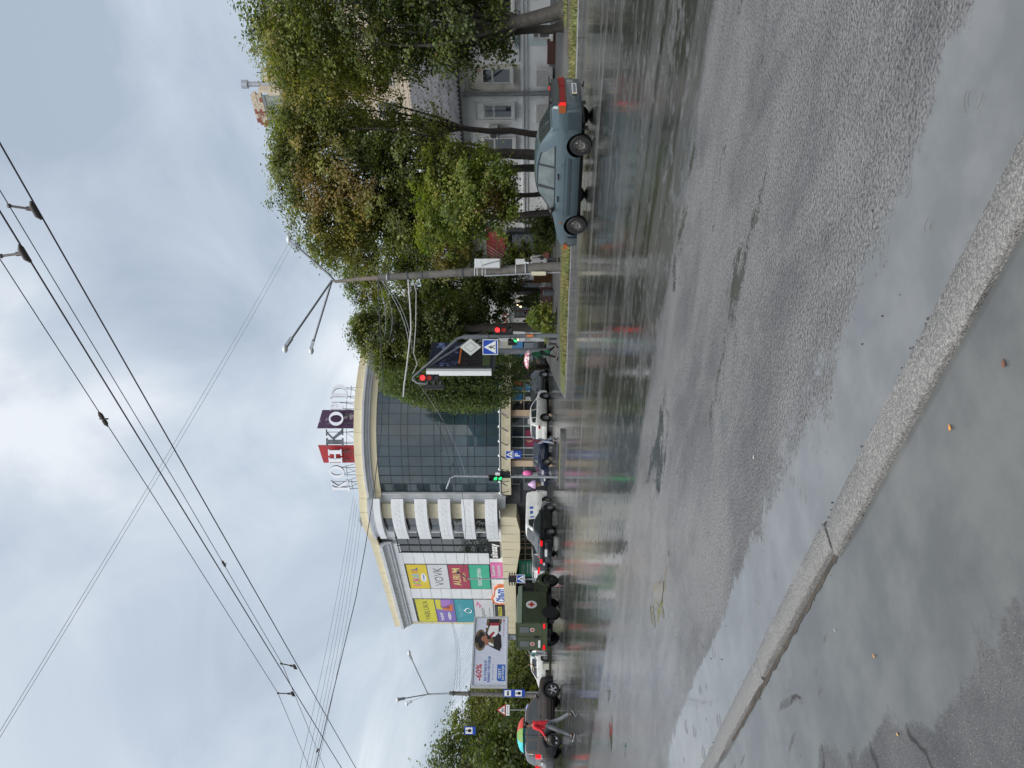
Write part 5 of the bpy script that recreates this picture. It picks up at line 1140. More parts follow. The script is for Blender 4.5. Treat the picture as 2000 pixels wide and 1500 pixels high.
for nm, (n_, s_) in (('lime_tree.001', (-9, 2)), ('lime_tree', (-10, 14)), ('lime_tree.002', (-11, -9))):
    src = bpy.data.objects[nm]; c_ = copy_tree(src); c_.location = S(n_, s_); c_.rotation_euler = (0, 0, s_)
    c_['label'] = {2: 'street tree on the near footway behind the photographer, left of two others', 14: 'street tree on the near footway farthest up the street', -9: 'street tree on the near footway farthest down the street'}[s_]
    c_['group'] = 'trees mirrored in the glass'
# ------------------------------------------------------------------ vehicles
TYRE = mat('tyre_rubber', (.014, .014, .015), .6, var=.2, scale=20)
RIMS = mat('steel_rim', (.17, .165, .155), .5, metal=.6, var=.3, scale=14)
ALLOY = mat('alloy_rim', (.50, .51, .53), .3, metal=.7, var=.1)
CARGL = mat('car_glass', (.030, .036, .038), .03, var=.2, scale=1.5, ior=1.7)
CARGL2 = mat('car_glass_pale', (.115, .14, .14), .05, var=.35, scale=2.2, ior=1.6)
TRIMB = mat('black_trim', (.016, .016, .018), .45, var=.1)
SEAM = mat('seam', (.008, .009, .01), .7, var=0)
REDL = mat('red_lamp', (.24, .003, .006), .3, var=.1, scale=12, coat=.15, spec=.25)
REDLIT = mat('red_lamp_lit', (.30, .006, .006), .2, var=0, emit=(1, .008, .012), estr=.36)
AMBL = mat('amber_lamp', (.24, .06, .01), .2, var=.1, coat=.5, emit=(1, .25, .03), estr=.03)
CLEARL = mat('clear_lamp', (.5, .52, .54), .1, var=.1, coat=.5)
PLATE = mat('plate_white', (.62, .64, .66), .4, var=.03)
CHROME = mat('chrome', (.55, .56, .58), .15, metal=1, var=.05)
def paint(n, c, rough=.28, dirt=None, coat=.7): return mat('paint_'+n, c, rough, var=.10, scale=1.4, coat=coat, col2=dirt, c2lo=.55, c2hi=.75, c2scale=2.2)
def wheel(root, x, y, r, wdt, side, rim, spokes, rimM, steer=0.0, hub=.62):
    mb = MB(); ro = r*hub+.01; c = (x, y, r)
    mb.lathe([(ro, -wdt/2), (r*.93, -wdt/2), (r, -wdt*.34), (r, wdt*.34), (r*.93, wdt/2), (ro, wdt/2)], (0, 0, 0), 'Y', 26, cap=False)
    for k_ in range(26):                                        # tread blocks
        a = 2*math.pi*k_/26; mb.box((math.cos(a)*r, 0, math.sin(a)*r), (.012, wdt*.6, .03), ax=(Vector((math.cos(a), 0, math.sin(a))), Vector((0, 1, 0)), Vector((-math.sin(a), 0, math.cos(a)))))
    o = mb.build('wheel', TYRE, root, local=True, smooth=35); o.location = (x, y, r); o.rotation_euler = (0, 0, steer)
    mb = MB(); s = side; f = wdt*.40*s
    mb.lathe([(ro+.004, f-.10*s), (ro+.004, f), (ro-.02, f+.012*s), (ro-.03, f-.03*s)], (0, 0, 0), 'Y', 26, cap=False)
    mb.lathe([(ro, f-.09*s), (0.0001, f-.085*s)], (0, 0, 0), 'Y', 22, mi=1, cap=False)
    if rim == 'steel':
        mb.lathe([(ro-.02, f-.035*s), (ro*.80, f-.02*s), (ro*.62, f+.0*s), (ro*.35, f-.02*s), (.03, f-.015*s), (.0001, f-.015*s)], (0, 0, 0), 'Y', 22, cap=False)
        for k_ in range(spokes):
            a = 2*math.pi*k_/spokes+.2; mb.lathe([(.0001, 0), (ro*.12, 0), (ro*.12, .006*s)], (math.cos(a)*ro*.70, f-.004*s, math.sin(a)*ro*.70), 'Y', 8, mi=1)
    else:
        for k_ in range(spokes):
            a = 2*math.pi*k_/spokes+.3; d = Vector((math.cos(a), 0, math.sin(a))); t = Vector((-math.sin(a), 0, math.cos(a)))
            mb.prism([d*.03-t*.035+Vector((0, f-.03*s, 0)), d*(ro-.01)-t*.038+Vector((0, f-.01*s, 0)), d*(ro-.01)+t*.038+Vector((0, f-.01*s, 0)), d*.03+t*.035+Vector((0, f-.03*s, 0))], (0, .022*s, 0))
        mb.lathe([(.055, f-.03*s), (.055, f+.008*s), (.0001, f+.012*s)], (0, 0, 0), 'Y', 10, cap=False)
    mb.build('rim', [rimM, TRIMB], o, local=True, smooth=35)
    return o
class Car:
    def __init__(s, sp):
        s.__dict__.update(sp); s.px = [p[0] for p in s.top]; s.pz = [p[1] for p in s.top]
        s.x0, s.x1 = s.px[0], s.px[-1]; s.L = s.x1-s.x0; s.zr = max(s.pz)
    def zt(s, x):
        h = .05; return (np.interp(x-h, s.px, s.pz)+2*np.interp(x, s.px, s.pz)+np.interp(x+h, s.px, s.pz))/4
    def w(s, x):
        u_ = (x-(s.x0+s.x1)/2)/(s.L/2); c = s.taper[1] if u_ > 0 else s.taper[0]; return s.W/2*(1-c*abs(u_)**5)
    def zs(s, x): return min(np.interp(x, *zip(*s.belt)), s.zt(x)-.045)
    def zb(s, x): return np.interp(x, [s.x0, s.x0+.5, s.x1-.6, s.x1], [s.bot+.08, s.bot, s.bot, s.bot+.04])
    def wt(s, x):
        b = np.interp(x, *zip(*s.belt)); k_ = max(0, min(1, (s.zt(x)-b)/max(.05, s.zr-b))); return s.w(x)*(.962-(.962-s.rf)*k_)
    def sec(s, x):
        w, zb, zs, zt, wt = s.w(x), s.zb(x), s.zs(x), s.zt(x), s.wt(x); zm = zb+(zs-zb)*.60
        return [(0, zb), (w*.84, zb), (w*.94, zb+.05), (w*.985, zb+.16), (w, zm-.02), (w*.995, zm+.05), (w*.985, zs-.04), (w*.962, zs), (wt+(w*.962-wt)*.0, zs+(zt-zs)*.80), (wt*.93, zs+(zt-zs)*.94), (wt*.6, zt+.004), (0, zt+.014)]
    def y(s, x, z): q = s.sec(x); return float(np.interp(z, [p[1] for p in q[1:9]], [p[0] for p in q[1:9]]))
    def ztop(s, x, y): q = s.sec(x)[8:][::-1]; return float(np.interp(abs(y), [p[0] for p in q], [p[1] for p in q]))
    def body(s, root, M, name='body'):
        xs = sorted(set([round(v, 3) for v in list(np.linspace(s.x0, s.x1, 46))+s.px])); xs = [x for i, x in enumerate(xs) if i == 0 or x-xs[i-1] > .015]
        vs = []; fs = []; K = None
        for i, x in enumerate(xs):
            q = s.sec(x); ins = .03 if i in (0, len(xs)-1) else 0
            ringp = [(y_*(1-ins), z_) for y_, z_ in q] + [(-y_*(1-ins), z_) for y_, z_ in q[1:-1]][::-1]; K = len(ringp)
            vs += [(x, a, b) for a, b in ringp]
        for i in range(len(xs)-1):
            for j in range(K): fs.append((i*K+j, i*K+(j+1) % K, (i+1)*K+(j+1) % K, (i+1)*K+j))
        fs += [tuple(range(K))[::-1], tuple((len(xs)-1)*K+j for j in range(K))]
        mb = MB(); mb.add(vs, fs); o = mb.build(name, [M, TRIMB], root, local=True)
        cut = MB()
        for xa in (s.xf, s.xr):
            for sg in (1, -1): cut.lathe([(s.r+s.arch, -.22), (s.r+s.arch, .22)], (xa, sg*(s.W/2-.08), s.r+.03), 'Y', 28, mi=1)
        cm = cut.mesh('wheel_arch_cut', [M, TRIMB]); co = bpy.data.objects.new('wheel_arch_cut', cm); COL.objects.link(co); co.matrix_world = Matrix()
        rl = root.location.copy(), root.rotation_euler.copy(); root.location = (0, 0, 0); root.rotation_euler = (0, 0, 0)
        md = o.modifiers.new('arches', 'BOOLEAN'); md.operation = 'DIFFERENCE'; md.object = co; md.solver = 'EXACT'; bpy.context.view_layer.update()
        me = bpy.data.meshes.new_from_object(o.evaluated_get(bpy.context.evaluated_depsgraph_get())); o.modifiers.clear(); old_ = o.data; o.data = me; bpy.data.meshes.remove(old_); bpy.data.objects.remove(co); bpy.data.meshes.remove(cm)
        root.location, root.rotation_euler = rl
        me.polygons.foreach_set('use_smooth', [True]*len(me.polygons)); me.set_sharp_from_angle(angle=R(38)); return o
    def side(s, poly, off, sg, th=.02):
        a = [Vector((x, sg*(s.y(x, z)+off), z)) for x, z in poly]; return a
    def patch(s, root, name, poly, M, off=.008, th=.02, sides=(1, -1)):
        o = None
        for sg in sides:
            mb = MB(); mb.prism(s.side(poly, off-th, sg), (0, sg*th, 0)); o = mb.build(name, M, root, local=True)
        return o
    def strip(s, root, name, path, wdt, M, off=.004, sides=(1, -1), horiz=True, th=.01):
        for sg in sides:
            mb = MB()
            for i in range(len(path)-1):
                (xa, za), (xb, zb_) = path[i], path[i+1]; d = Vector((xb-xa, zb_-za)); d.normalize(); n = Vector((-d.y, d.x))*wdt/2
                q = [(xa+n.x, za+n.y), (xa-n.x, za-n.y), (xb-n.x, zb_-n.y), (xb+n.x, zb_+n.y)]
                a = [Vector((x, sg*(s.y(x, z)+off-th), z)) for x, z in q]; mb.prism(a, (0, sg*th, 0))
            mb.build(name, M, root, local=True)
    def glass(s, root, name, xa, xb, M, ya=.86, yb=.80, off=.012, n=6):
        mb = MB(); vs = []; fs = []
        for i in range(n+1):
            x = xa+(xb-xa)*i/n; f = ya+(yb-ya)*i/n
            for j in range(n+1): y_ = (2*j/n-1)*s.wt(x)*f; vs.append((x, y_, s.ztop(x, y_)+off))
        for i in range(n):
            for j in range(n): fs.append((i*(n+1)+j, i*(n+1)+j+1, (i+1)*(n+1)+j+1, (i+1)*(n+1)+j))
        mb.add(vs, fs); return mb.build(name, M, root, local=True, smooth=40)
    def bumper(s, root, end, z0, z1, M, reach=.42, off=.03, name='bumper'):
        sg = 1 if end == 'front' else -1; xe = (s.x1 if sg > 0 else s.x0); pts = []
        ys = []
        for t in (reach, .25, .12): x = xe-sg*t; ys.append((x, s.w(x)+off))
        we = s.w(xe)*.93; ys += [(xe-sg*.02, we+off*.4), (xe+sg*off*1.5, we*.82), (xe+sg*off*2.0, we*.4)]
        path = ys+[(x, -y_) for x, y_ in ys[::-1]]; inn = [(x-sg*.07 if abs(y_) < we else x, y_-math.copysign(.06, y_)) for x, y_ in path]
        mb = MB(); n = len(path); vs = []; fs = []
        for i in range(n):
            (x, y_), (xi, yi) = path[i], inn[i]; vs += [(x-sg*.008, y_, z0), (x, y_, z0+.03), (x, y_, z1-.025), (x-sg*.015, y_*.995, z1), (xi, yi, z1), (xi, yi, z0)]
        for i in range(n-1):
            for j in range(6): fs.append((i*6+j, i*6+(j+1) % 6, (i+1)*6+(j+1) % 6, (i+1)*6+j))
        fs += [tuple(range(6)), tuple((n-1)*6+j for j in range(6))]
        return mb.add(vs, fs).build(name, M, root, local=True, smooth=35)
    def endbox(s, root, name, end, y0, y1, z0, z1, M, proud=.015, depth=.12, sides=(1, -1)):
        sg = 1 if end == 'front' else -1; xe = s.x1 if sg > 0 else s.x0; o = None
        for q in sides:
            mb = MB(); mb.box((xe+sg*(proud-depth/2), q*(y0+y1)/2, (z0+z1)/2), (depth, y1-y0, z1-z0)); o = mb.build(name, M, root, local=True)
            if y0 <= 0 and y1 >= 0 and sides == (1,): break
        return o
    def wheels(s, root, rim, spokes, M, front_steer=0.0):
        for xa in (s.xf, s.xr):
            for sg in (1, -1): wheel(root, xa, sg*(s.W/2-s.tw/2-.01), s.r, s.tw, sg, rim, spokes, M, front_steer if xa == s.xf else 0)
    def arches(s, root, M, wdt=.07, off=.012):
        for xa in (s.xf, s.xr):
            for sg in (1, -1):
                mb = MB(); vs = []; fs = []; n = 20
                for i in range(n+1):
                    a = math.pi*(-.08+1.16*i/n)
                    for rr in (s.r+s.arch-.012, s.r+s.arch+wdt):
                        x = xa+rr*math.cos(a); z = max(s.r+.03+rr*math.sin(a), s.bot+.02); yy = s.y(x, z) if s.x0+.03 < x < s.x1-.03 else s.w(min(max(x, s.x0), s.x1))*.97
                        vs += [(x, sg*(yy+off), z), (x, sg*(yy-.05), z)]
                for i in range(n): b = i*4; fs += [(b, b+2, b+6, b+4), (b+2, b+3, b+7, b+6), (b+1, b, b+4, b+5)]
                mb.add(vs, fs).build('arch_cladding', M, root, local=True, smooth=40)
    def mirrors(s, root, x, z, M, size=(.14, .2, .13)):
        for sg in (1, -1):
            y_ = sg*(s.y(x, z)+.12); mb = MB(); mb.ico((x, y_, z+.02), (size[0]/2, size[1]/2, size[2]/2), 2); mb.tube([(x-.01, sg*(s.y(x, z)-.02), z-.05), (x, y_, z-.02)], .025, 5); mb.build('mirror', M, root, local=True, smooth=60)
    def handles(s, root, pts, M):
        for (x, z) in pts:
            for sg in (1, -1): y_ = s.y(x, z); mb = MB(); mb.box((x, sg*(y_+.012), z), (.17, .03, .028)); mb.box((x-.06, sg*(y_+.002), z), (.03, .02, .045)); mb.build('handle', M, root, local=True)
def place(root, pt, local, hd):                                   # puts the local point of the car on the world point pt, heading hd (radians from +X)
    c, q = math.cos(hd), math.sin(hd); root.location = (pt.x-(local[0]*c-local[1]*q), pt.y-(local[0]*q+local[1]*c), pt.z); root.rotation_euler = (0, 0, hd)
def az(a): return R(90-a)                                          # compass bearing from the line of sight -> angle from +X
def GD(y, D, z=0.0): return Vector(((750-y)/1500*D, D, z))
# -- blue-grey saloon nearest the camera
c = Car(dict(W=1.68, top=[(-2.13, .96), (-2.10, 1.06), (-1.52, 1.03), (-.98, 1.36), (-.55, 1.45), (.05, 1.465), (.38, 1.42), (.98, .99), (1.15, .945), (1.85, .83), (2.12, .70), (2.17, .58)], belt=[(-2.2, .90), (2.2, .90)], taper=(.07, .14), rf=.70, bot=.24, xf=1.37, xr=-1.09, r=.285, tw=.18, arch=.055))
BLUEP = paint('blue_grey', (.058, .090, .106), .26, dirt=(.075, .092, .102)); BLUED = paint('blue_lower', (.030, .046, .054), .38, dirt=(.05, .055, .055))
t = thing('parked_car', 'blue grey saloon car with black steel wheels crossing the wet road', 'car'); place(t, GD(283, 19.75), (c.xr, c.W/2-.1), az(-43)); car1 = t
c.body(t, BLUEP)
c.patch(t, 'lower_panel', [(-2.05, .34), (-1.45, .33), (-1.44, .68), (-2.05, .70)], BLUED, .004, .01); c.patch(t, 'lower_panel', [(-.74, .28), (1.02, .28), (1.0, .68), (-.76, .68)], BLUED, .004, .01); c.patch(t, 'lower_panel', [(1.73, .34), (2.1, .34), (2.08, .56), (1.72, .58)], BLUED, .004, .01)
c.strip(t, 'side_moulding', [(-.73, .56), (.15, .56), (1.0, .56)], .07, BLUED, .02, th=.03); c.strip(t, 'sill', [(-.74, .255), (1.0, .255)], .07, TRIMB, .004)
c.patch(t, 'window', [(-.42, .945), (-.40, 1.355), (.13, 1.375), (.15, .945)], CARGL2); c.patch(t, 'window', [(.23, .945), (.23, 1.37), (.36, 1.345), (.80, 1.04), (.86, .945)], CARGL2); c.patch(t, 'window', [(-1.05, .96), (-.75, 1.28), (-.49, 1.345), (-.50, .955)], CARGL2)
c.strip(t, 'window_trim', [(-1.08, .935), (.90, .935)], .022, TRIMB, .012); c.strip(t, 'window_trim', [(-.80, 1.30), (-.42, 1.385), (.18, 1.40), (.36, 1.38), (.88, 1.0)], .02, TRIMB, .012)
c.strip(t, 'pillar_trim', [(.19, .945), (.18, 1.37)], .05, TRIMB, .014); c.strip(t, 'pillar_trim', [(-.455, .955), (-.445, 1.34)], .045, TRIMB, .014); c.strip(t, 'seam', [(.19, .94), (.19, .28)], .017, SEAM); c.strip(t, 'seam', [(1.00, .93), (1.0, .28)], .017, SEAM); c.strip(t, 'seam', [(-.47, .94), (-.52, .75), (-.72, .55)], .011, SEAM); c.strip(t, 'seam', [(-1.55, .86), (-1.5, .99)], .009, SEAM)
c.glass(t, 'windscreen', .46, .93, CARGL); c.glass(t, 'rear_window', -1.46, -1.03, CARGL, .84, .84)
mb = MB(); mb.box((-2.13, 0, 1.10), (.20, 1.30, .035)); mb.box((-2.1, .5, 1.07), (.05, .05, .07)); mb.box((-2.1, -.5, 1.07), (.05, .05, .07)); sp0 = mb.build('spoiler', TRIMB, t, local=True); mb = MB(); mb.box((-2.235, .0, 1.10), (.012, .2, .022)); mb.build('brake_lamp', REDLIT, sp0, local=True)
mb = MB(); mb.box((-2.145, 0, .95), (.03, 1.35, .20)); mb.build('boot_lid', BLUED, t, local=True)
c.endbox(t, 'tail_lamp', 'rear', .30, .60, .70, .88, REDL, .03); c.endbox(t, 'tail_lamp', 'rear', .60, .74, .70, .88, REDLIT, .03, .12, (1,)); c.endbox(t, 'tail_lamp', 'rear', .60, .74, .70, .88, REDL, .03, .12, (-1,)); c.endbox(t, 'indicator_lamp', 'rear', .742, .80, .70, .87, AMBL, .02, .17); c.endbox(t, 'lamp_panel', 'rear', -.30, .30, .70, .88, REDL, .022, .1, (1,))
c.bumper(t, 'rear', .30, .66, BLUED, .55); c.bumper(t, 'front', .26, .54, BLUED, .38)
mb = MB(); mb.box((-2.225, 0, .47), (.015, .54, .125)); pl_ = mb.build('number_plate', PLATE, t, local=True)
mb = MB()
for i in range(8): mb.box((-2.234, -.2+.057*i, .47), (.004, .034, .07))
mb.build('plate_mark', mat('plate_mark', (.06, .06, .08), .5), pl_, local=True); mb = MB(); mb.box((-2.2345, .245, .47), (.004, .03, .10)); mb.build('plate_band', YELP, pl_, local=True)
c.endbox(t, 'headlamp', 'front', .36, .72, .52, .64, CLEARL, .01); c.endbox(t, 'indicator_lamp', 'front', .70, .80, .53, .64, AMBL, .02, .16); c.patch(t, 'side_indicator', [(1.22, .73), (1.30, .73), (1.30, .77), (1.22, .77)], AMBL, .012)
c.mirrors(t, .80, .99, TRIMB); c.handles(t, [(-.20, .845), (.48, .845)], TRIMB); c.wheels(t, 'steel', 8, RIMS)
for sg in (1, -1): mb = MB(); mb.box((c.xr-.42, sg*.66, .22), (.012, .2, .22)); mb.build('mud_flap', TRIMB, t, local=True)
mb = MB(); mb.tube([(-2.1, -.35, .24), (-2.24, -.35, .23)], .03, 8); mb.build('exhaust', RIMS, t, local=True); mb = MB(); mb.box((0, 0, .25), (3.2, 1.2, .12)); mb.build('underbody', TRIMB, t, local=True)

# -- brown estate car / off-roader at the left edge, its side to us
ZF = 1.10
c = Car(dict(W=1.88, top=[(-2.14, .98), (-2.12, 1.10), (-1.92, 1.62), (-1.7, 1.71), (-.3, 1.74), (.35, 1.70), (.62, 1.60), (1.22, 1.10), (1.4, 1.06), (1.95, .98), (2.17, .86), (2.22, .62)], belt=[(-2.2, 1.09), (.9, 1.06), (2.2, 1.0)], taper=(.07, .14), rf=.74, bot=.33, xf=1.37, xr=-1.30, r=.40, tw=.25, arch=.07))
c.px = c.px; c.pz = [z*ZF for z in c.pz]; c.zr *= ZF; c.belt = [(x, z*ZF) for x, z in c.belt]
_patch, _strip, _endbox, _bump = c.patch, c.strip, c.endbox, c.bumper
c.patch = lambda root, n_, poly, M, *a: _patch(root, n_, [(x, z*ZF) for x, z in poly], M, *a)
c.strip = lambda root, n_, path, wd, M, *a, **k: _strip(root, n_, [(x, z*ZF) for x, z in path], wd, M, *a, **k)
c.endbox = lambda root, n_, e_, y0, y1, z0, z1, M, *a: _endbox(root, n_, e_, y0, y1, z0*ZF, z1*ZF, M, *a)
BRN = paint('brown', (.055, .040, .033), .26, dirt=(.085, .072, .062)); t = thing('parked_car', 'brown off road estate car with alloy wheels at the left border', 'car'); place(t, GD(1447, 40.3), (c.xr, -(c.W/2-.12)), az(47)); 
c.body(t, BRN); c.patch(t, 'window', [(-.22, 1.12), (-.22, 1.56), (.42, 1.55), (.62, 1.46), (.96, 1.16), (.96, 1.12)], CARGL); c.patch(t, 'window', [(-1.20, 1.13), (-1.18, 1.57), (-.30, 1.57), (-.30, 1.12)], CARGL); c.patch(t, 'window', [(-1.80, 1.18), (-1.70, 1.54), (-1.28, 1.57), (-1.29, 1.14)], CARGL)
c.glass(t, 'windscreen', .68, 1.16, CARGL); c.glass(t, 'rear_window', -2.09, -1.95, CARGL, .88, .82, .02)
c.arches(t, TRIMB, .085); c.strip(t, 'sill_cladding', [(-.82, .40), (.90, .40)], .14, TRIMB, .012); c.strip(t, 'side_moulding', [(-.8, .62), (.88, .62)], .05, TRIMB, .015)
c.strip(t, 'seam', [(-.26, 1.1), (-.26, .5)], .012, SEAM); c.strip(t, 'seam', [(.94, 1.08), (.95, .5)], .012, SEAM); c.strip(t, 'seam', [(-1.22, 1.1), (-1.2, .9), (-.95, .6)], .012, SEAM)
c.endbox(t, 'tail_lamp', 'rear', .74, .90, .96, 1.22, REDLIT, .03, .18); c.endbox(t, 'reversing_lamp', 'rear', .74, .89, .90, .955, CLEARL, .03, .16); c.bumper(t, 'rear', .40, .78, TRIMB, .5); c.bumper(t, 'front', .36, .80, TRIMB, .40)
mb = MB(); mb.box((-2.185, 0, .99), (.014, .52, .115)); mb.build('number_plate', PLATE, t, local=True)
c.endbox(t, 'headlamp', 'front', .5, .84, .72, .9, CLEARL, .0); c.mirrors(t, .98, 1.27, BRN, (.16, .24, .18)); c.handles(t, [(-.10, 1.1), (-1.02, 1.1)], BRN); c.wheels(t, 'alloy', 5, ALLOY)
for sg in (1, -1): mb = MB(); mb.tube([(-1.6, sg*.62, 1.90), (-1.5, sg*.62, 1.96), (0, sg*.62, 1.98), (.2, sg*.62, 1.91)], .02, 6); mb.build('roof_rail', TRIMB, t, local=True)
mb = MB(); mb.box((0, 0, .36), (3.2, 1.3, .15)); mb.build('underbody', TRIMB, t, local=True)

# -- generic builder for the other passenger cars
def passenger(kind, label, pt, local_side, hd, P_, rim='alloy', spokes=5, rimM=None, brake=True, glass=None, stripe=None, name='parked_car', cat='car', beltM=None, frontwheel=False):
    G_ = glass or CARGL
    if kind == 'saloon': sp = dict(W=1.82, top=[(-2.33, .92), (-2.28, 1.05), (-1.80, 1.09), (-.98, 1.38), (-.4, 1.45), (.15, 1.44), (.45, 1.39), (1.12, 1.0), (1.3, .96), (2.05, .85), (2.32, .72), (2.37, .52)], belt=[(-2.4, .96), (2.4, .92)], taper=(.10, .16), rf=.70, bot=.20, xf=1.42, xr=-1.33, r=.325, tw=.21, arch=.05)
    elif kind == 'suv': sp = dict(W=1.90, top=[(-2.28, .98), (-2.24, 1.12), (-2.05, 1.42), (-1.80, 1.60), (-.6, 1.70), (.2, 1.68), (.55, 1.58), (1.25, 1.13), (1.45, 1.08), (2.05, 1.0), (2.28, .86), (2.33, .62)], belt=[(-2.3, 1.12), (2.3, 1.02)], taper=(.09, .16), rf=.72, bot=.26, xf=1.42, xr=-1.36, r=.37, tw=.24, arch=.06)
    elif kind == 'hatch': sp = dict(W=1.74, top=[(-1.95, .90), (-1.92, 1.04), (-1.72, 1.36), (-1.5, 1.46), (-.5, 1.52), (.1, 1.50), (.4, 1.42), (1.08, 1.02), (1.25, .98), (1.85, .85), (2.05, .72), (2.08, .52)], belt=[(-2, .98), (2.1, .94)], taper=(.09, .15), rf=.72, bot=.2, xf=1.3, xr=-1.24, r=.31, tw=.2, arch=.05)
    elif kind == 'van': sp = dict(W=1.96, top=[(-2.45, 1.2), (-2.44, 1.85), (-2.3, 1.97), (.6, 2.0), (.95, 1.92), (1.65, 1.22), (1.85, 1.15), (2.35, 1.0), (2.45, .8), (2.47, .55)], belt=[(-2.5, 1.15), (2.5, 1.12)], taper=(.03, .13), rf=.84, bot=.26, xf=1.6, xr=-1.45, r=.33, tw=.22, arch=.06)
    c = Car(sp); t = thing(name, label, cat); place(t, pt, ((c.xf if frontwheel else c.xr), local_side*(c.W/2-.11)), hd); c.body(t, P_)
    b = c.belt[0][1]
    if kind == 'saloon':
        c.patch(t, 'window', [(-.28, b+.02), (-.26, 1.34), (.2, 1.35), (.42, 1.31), (.88, 1.03), (.92, b+.02)], G_); c.patch(t, 'window', [(-1.25, b+.05), (-.92, 1.26), (-.34, 1.35), (-.36, b+.03)], G_); c.glass(t, 'windscreen', .5, 1.07, G_); c.glass(t, 'rear_window', -1.74, -1.04, G_, .86, .82)
    elif kind == 'suv':
        c.patch(t, 'window', [(-.22, b+.02), (-.2, 1.58), (.25, 1.57), (.52, 1.48), (1.02, 1.16), (1.04, b+.01)], G_); c.patch(t, 'window', [(-1.25, b+.04), (-1.1, 1.55), (-.28, 1.58), (-.29, b+.03)], G_); c.patch(t, 'window', [(-1.88, b+.12), (-1.7, 1.47), (-1.2, 1.53), (-1.32, b+.06)], G_); c.glass(t, 'windscreen', .6, 1.2, G_); c.glass(t, 'rear_window', -2.2, -1.9, G_, .86, .82, .02); c.arches(t, TRIMB, .06)
    elif kind == 'hatch':
        c.patch(t, 'window', [(-.2, b+.02), (-.18, 1.41), (.15, 1.41), (.36, 1.35), (.84, 1.04), (.86, b)], G_); c.patch(t, 'window', [(-1.15, b+.05), (-1.0, 1.37), (-.26, 1.41), (-.27, b+.03)], G_); c.glass(t, 'windscreen', .45, 1.03, G_); c.glass(t, 'rear_window', -1.88, -1.58, G_, .86, .82, .02)
    elif kind == 'van':
        c.patch(t, 'window', [(.35, b+.05), (.35, 1.78), (.85, 1.76), (1.35, 1.28), (1.36, b+.05)], G_); c.glass(t, 'windscreen', 1.0, 1.6, G_, .9, .84)
        if stripe: c.strip(t, 'side_stripe', [(-2.35, 1.02), (2.1, 1.0)], .16, stripe, .006)
    c.endbox(t, 'tail_lamp', 'rear', c.W/2-.40, c.W/2-.09, (.86 if kind != 'van' else .9), (1.0 if kind != 'van' else 1.35), REDLIT if brake else REDL, .03, .2)
    c.endbox(t, 'headlamp', 'front', c.W/2-.52, c.W/2-.13, .60 if kind != 'suv' else .74, .74 if kind != 'suv' else .9, CLEARL, .012, .22)
    c.bumper(t, 'rear', c.bot+.08, .68, P_, .4, .02); c.bumper(t, 'front', c.bot+.02, .56, P_, .4, .02)
    for xe, sg in ((c.x0-.055, -1), (c.x1+.055, 1)): mb = MB(); mb.box((xe, 0, .52 if kind != 'saloon' or sg > 0 else .62), (.02, .52, .11)); mb.build('number_plate', PLATE, t, local=True)
    mb = MB(); mb.box((c.x1+.03, 0, .42), (.04, 1.1, .13)); mb.build('grille', TRIMB, t, local=True)
    c.mirrors(t, c.xf-.55, c.belt[-1][1]+.08, P_); c.handles(t, [(-.12, b-.1), (-1.05, b-.09)], P_); c.wheels(t, rim, spokes, rimM or ALLOY); c.strip(t, 'seam', [(-.3, b), (-.3, c.bot+.15)], .014, SEAM); c.strip(t, 'seam', [(.98, b-.02), (1.0, c.bot+.15)], .014, SEAM); c.strip(t, 'sill', [(c.xr+.42, c.bot+.05), (c.xf-.42, c.bot+.05)], .08, TRIMB, .006)
    mb = MB(); mb.box((0, 0, c.bot+.06), (3.2, 1.2, .12)); mb.build('underbody', TRIMB, t, local=True)
    return t, c
BLK = paint('black', (.008, .009, .012), .22); WHT = paint('white', (.62, .62, .60), .3); NVY = paint('navy', (.012, .020, .055), .22); SLV = paint('silver', (.33, .35, .38), .28); DRK = paint('charcoal', (.02, .022, .026), .25); BLU2 = paint('blue', (.04, .075, .16), .28); PEARL = paint('pearl_white', (.60, .60, .57), .28)
blk_, cb = passenger('saloon', 'black saloon with lit brake lights waiting ahead of the green ambulance', GD(1040, 48.6), -1, az(24), BLK)
cb.endbox(blk_, 'number_plate', 'rear', -.27, .27, .60, .72, PLATE, .06, .03, (1,))
passenger('suv', 'pearl white car parked in front of the glass shop entrance', GD(817, 61.5), -1, az(38), PEARL, brake=False)
passenger('saloon', 'dark navy saloon facing the camera beside the person in the maroon jacket', GD(903, 60.5), 1, az(216), NVY, brake=False, frontwheel=True)
passenger('suv', 'black car half hidden behind the pearl white car under the willow', GD(770, 68), 1, az(218), BLK, brake=False, frontwheel=True)
passenger('hatch', 'blue hatchback seen beyond the black car under the willow', GD(731, 73, .0), -1, az(52), BLU2, brake=False)
passenger('saloon', 'charcoal car at the far end of the row behind the walker with the flowered umbrella', GD(697, 72, .0), -1, az(50), DRK, brake=False)
GRNS = paint('green_stripe', (.02, .16, .09), .4)
van, cv = passenger('van', 'white van with a green stripe standing behind the black saloon', GD(1040, 57.5), 1, az(222), WHT, brake=False, stripe=GRNS, name='white_van', cat='van', frontwheel=True, rim='steel', spokes=6, rimM=RIMS)
mb = MB()
for (x, z, w_, h_) in ((-.3, 1.55, .28, .2), (-.75, 1.55, .22, .28), (.15, 1.5, .12, .3)): mb.prism(cv.side([(x-w_/2, z-h_/2), (x+w_/2, z-h_/2), (x+w_/2, z+h_/2), (x-w_/2, z+h_/2)], .004, 1), (0, .006, 0))
mb.build('side_print', BLU, van, local=True)
passenger('hatch', 'dark hatchback with red tail lights between the white van and the silver car', GD(1073, 63), -1, az(20), DRK)
passenger('hatch', 'silver hatchback seen from behind above the bonnet of the green ambulance', GD(1108, 70), -1, az(12), SLV)
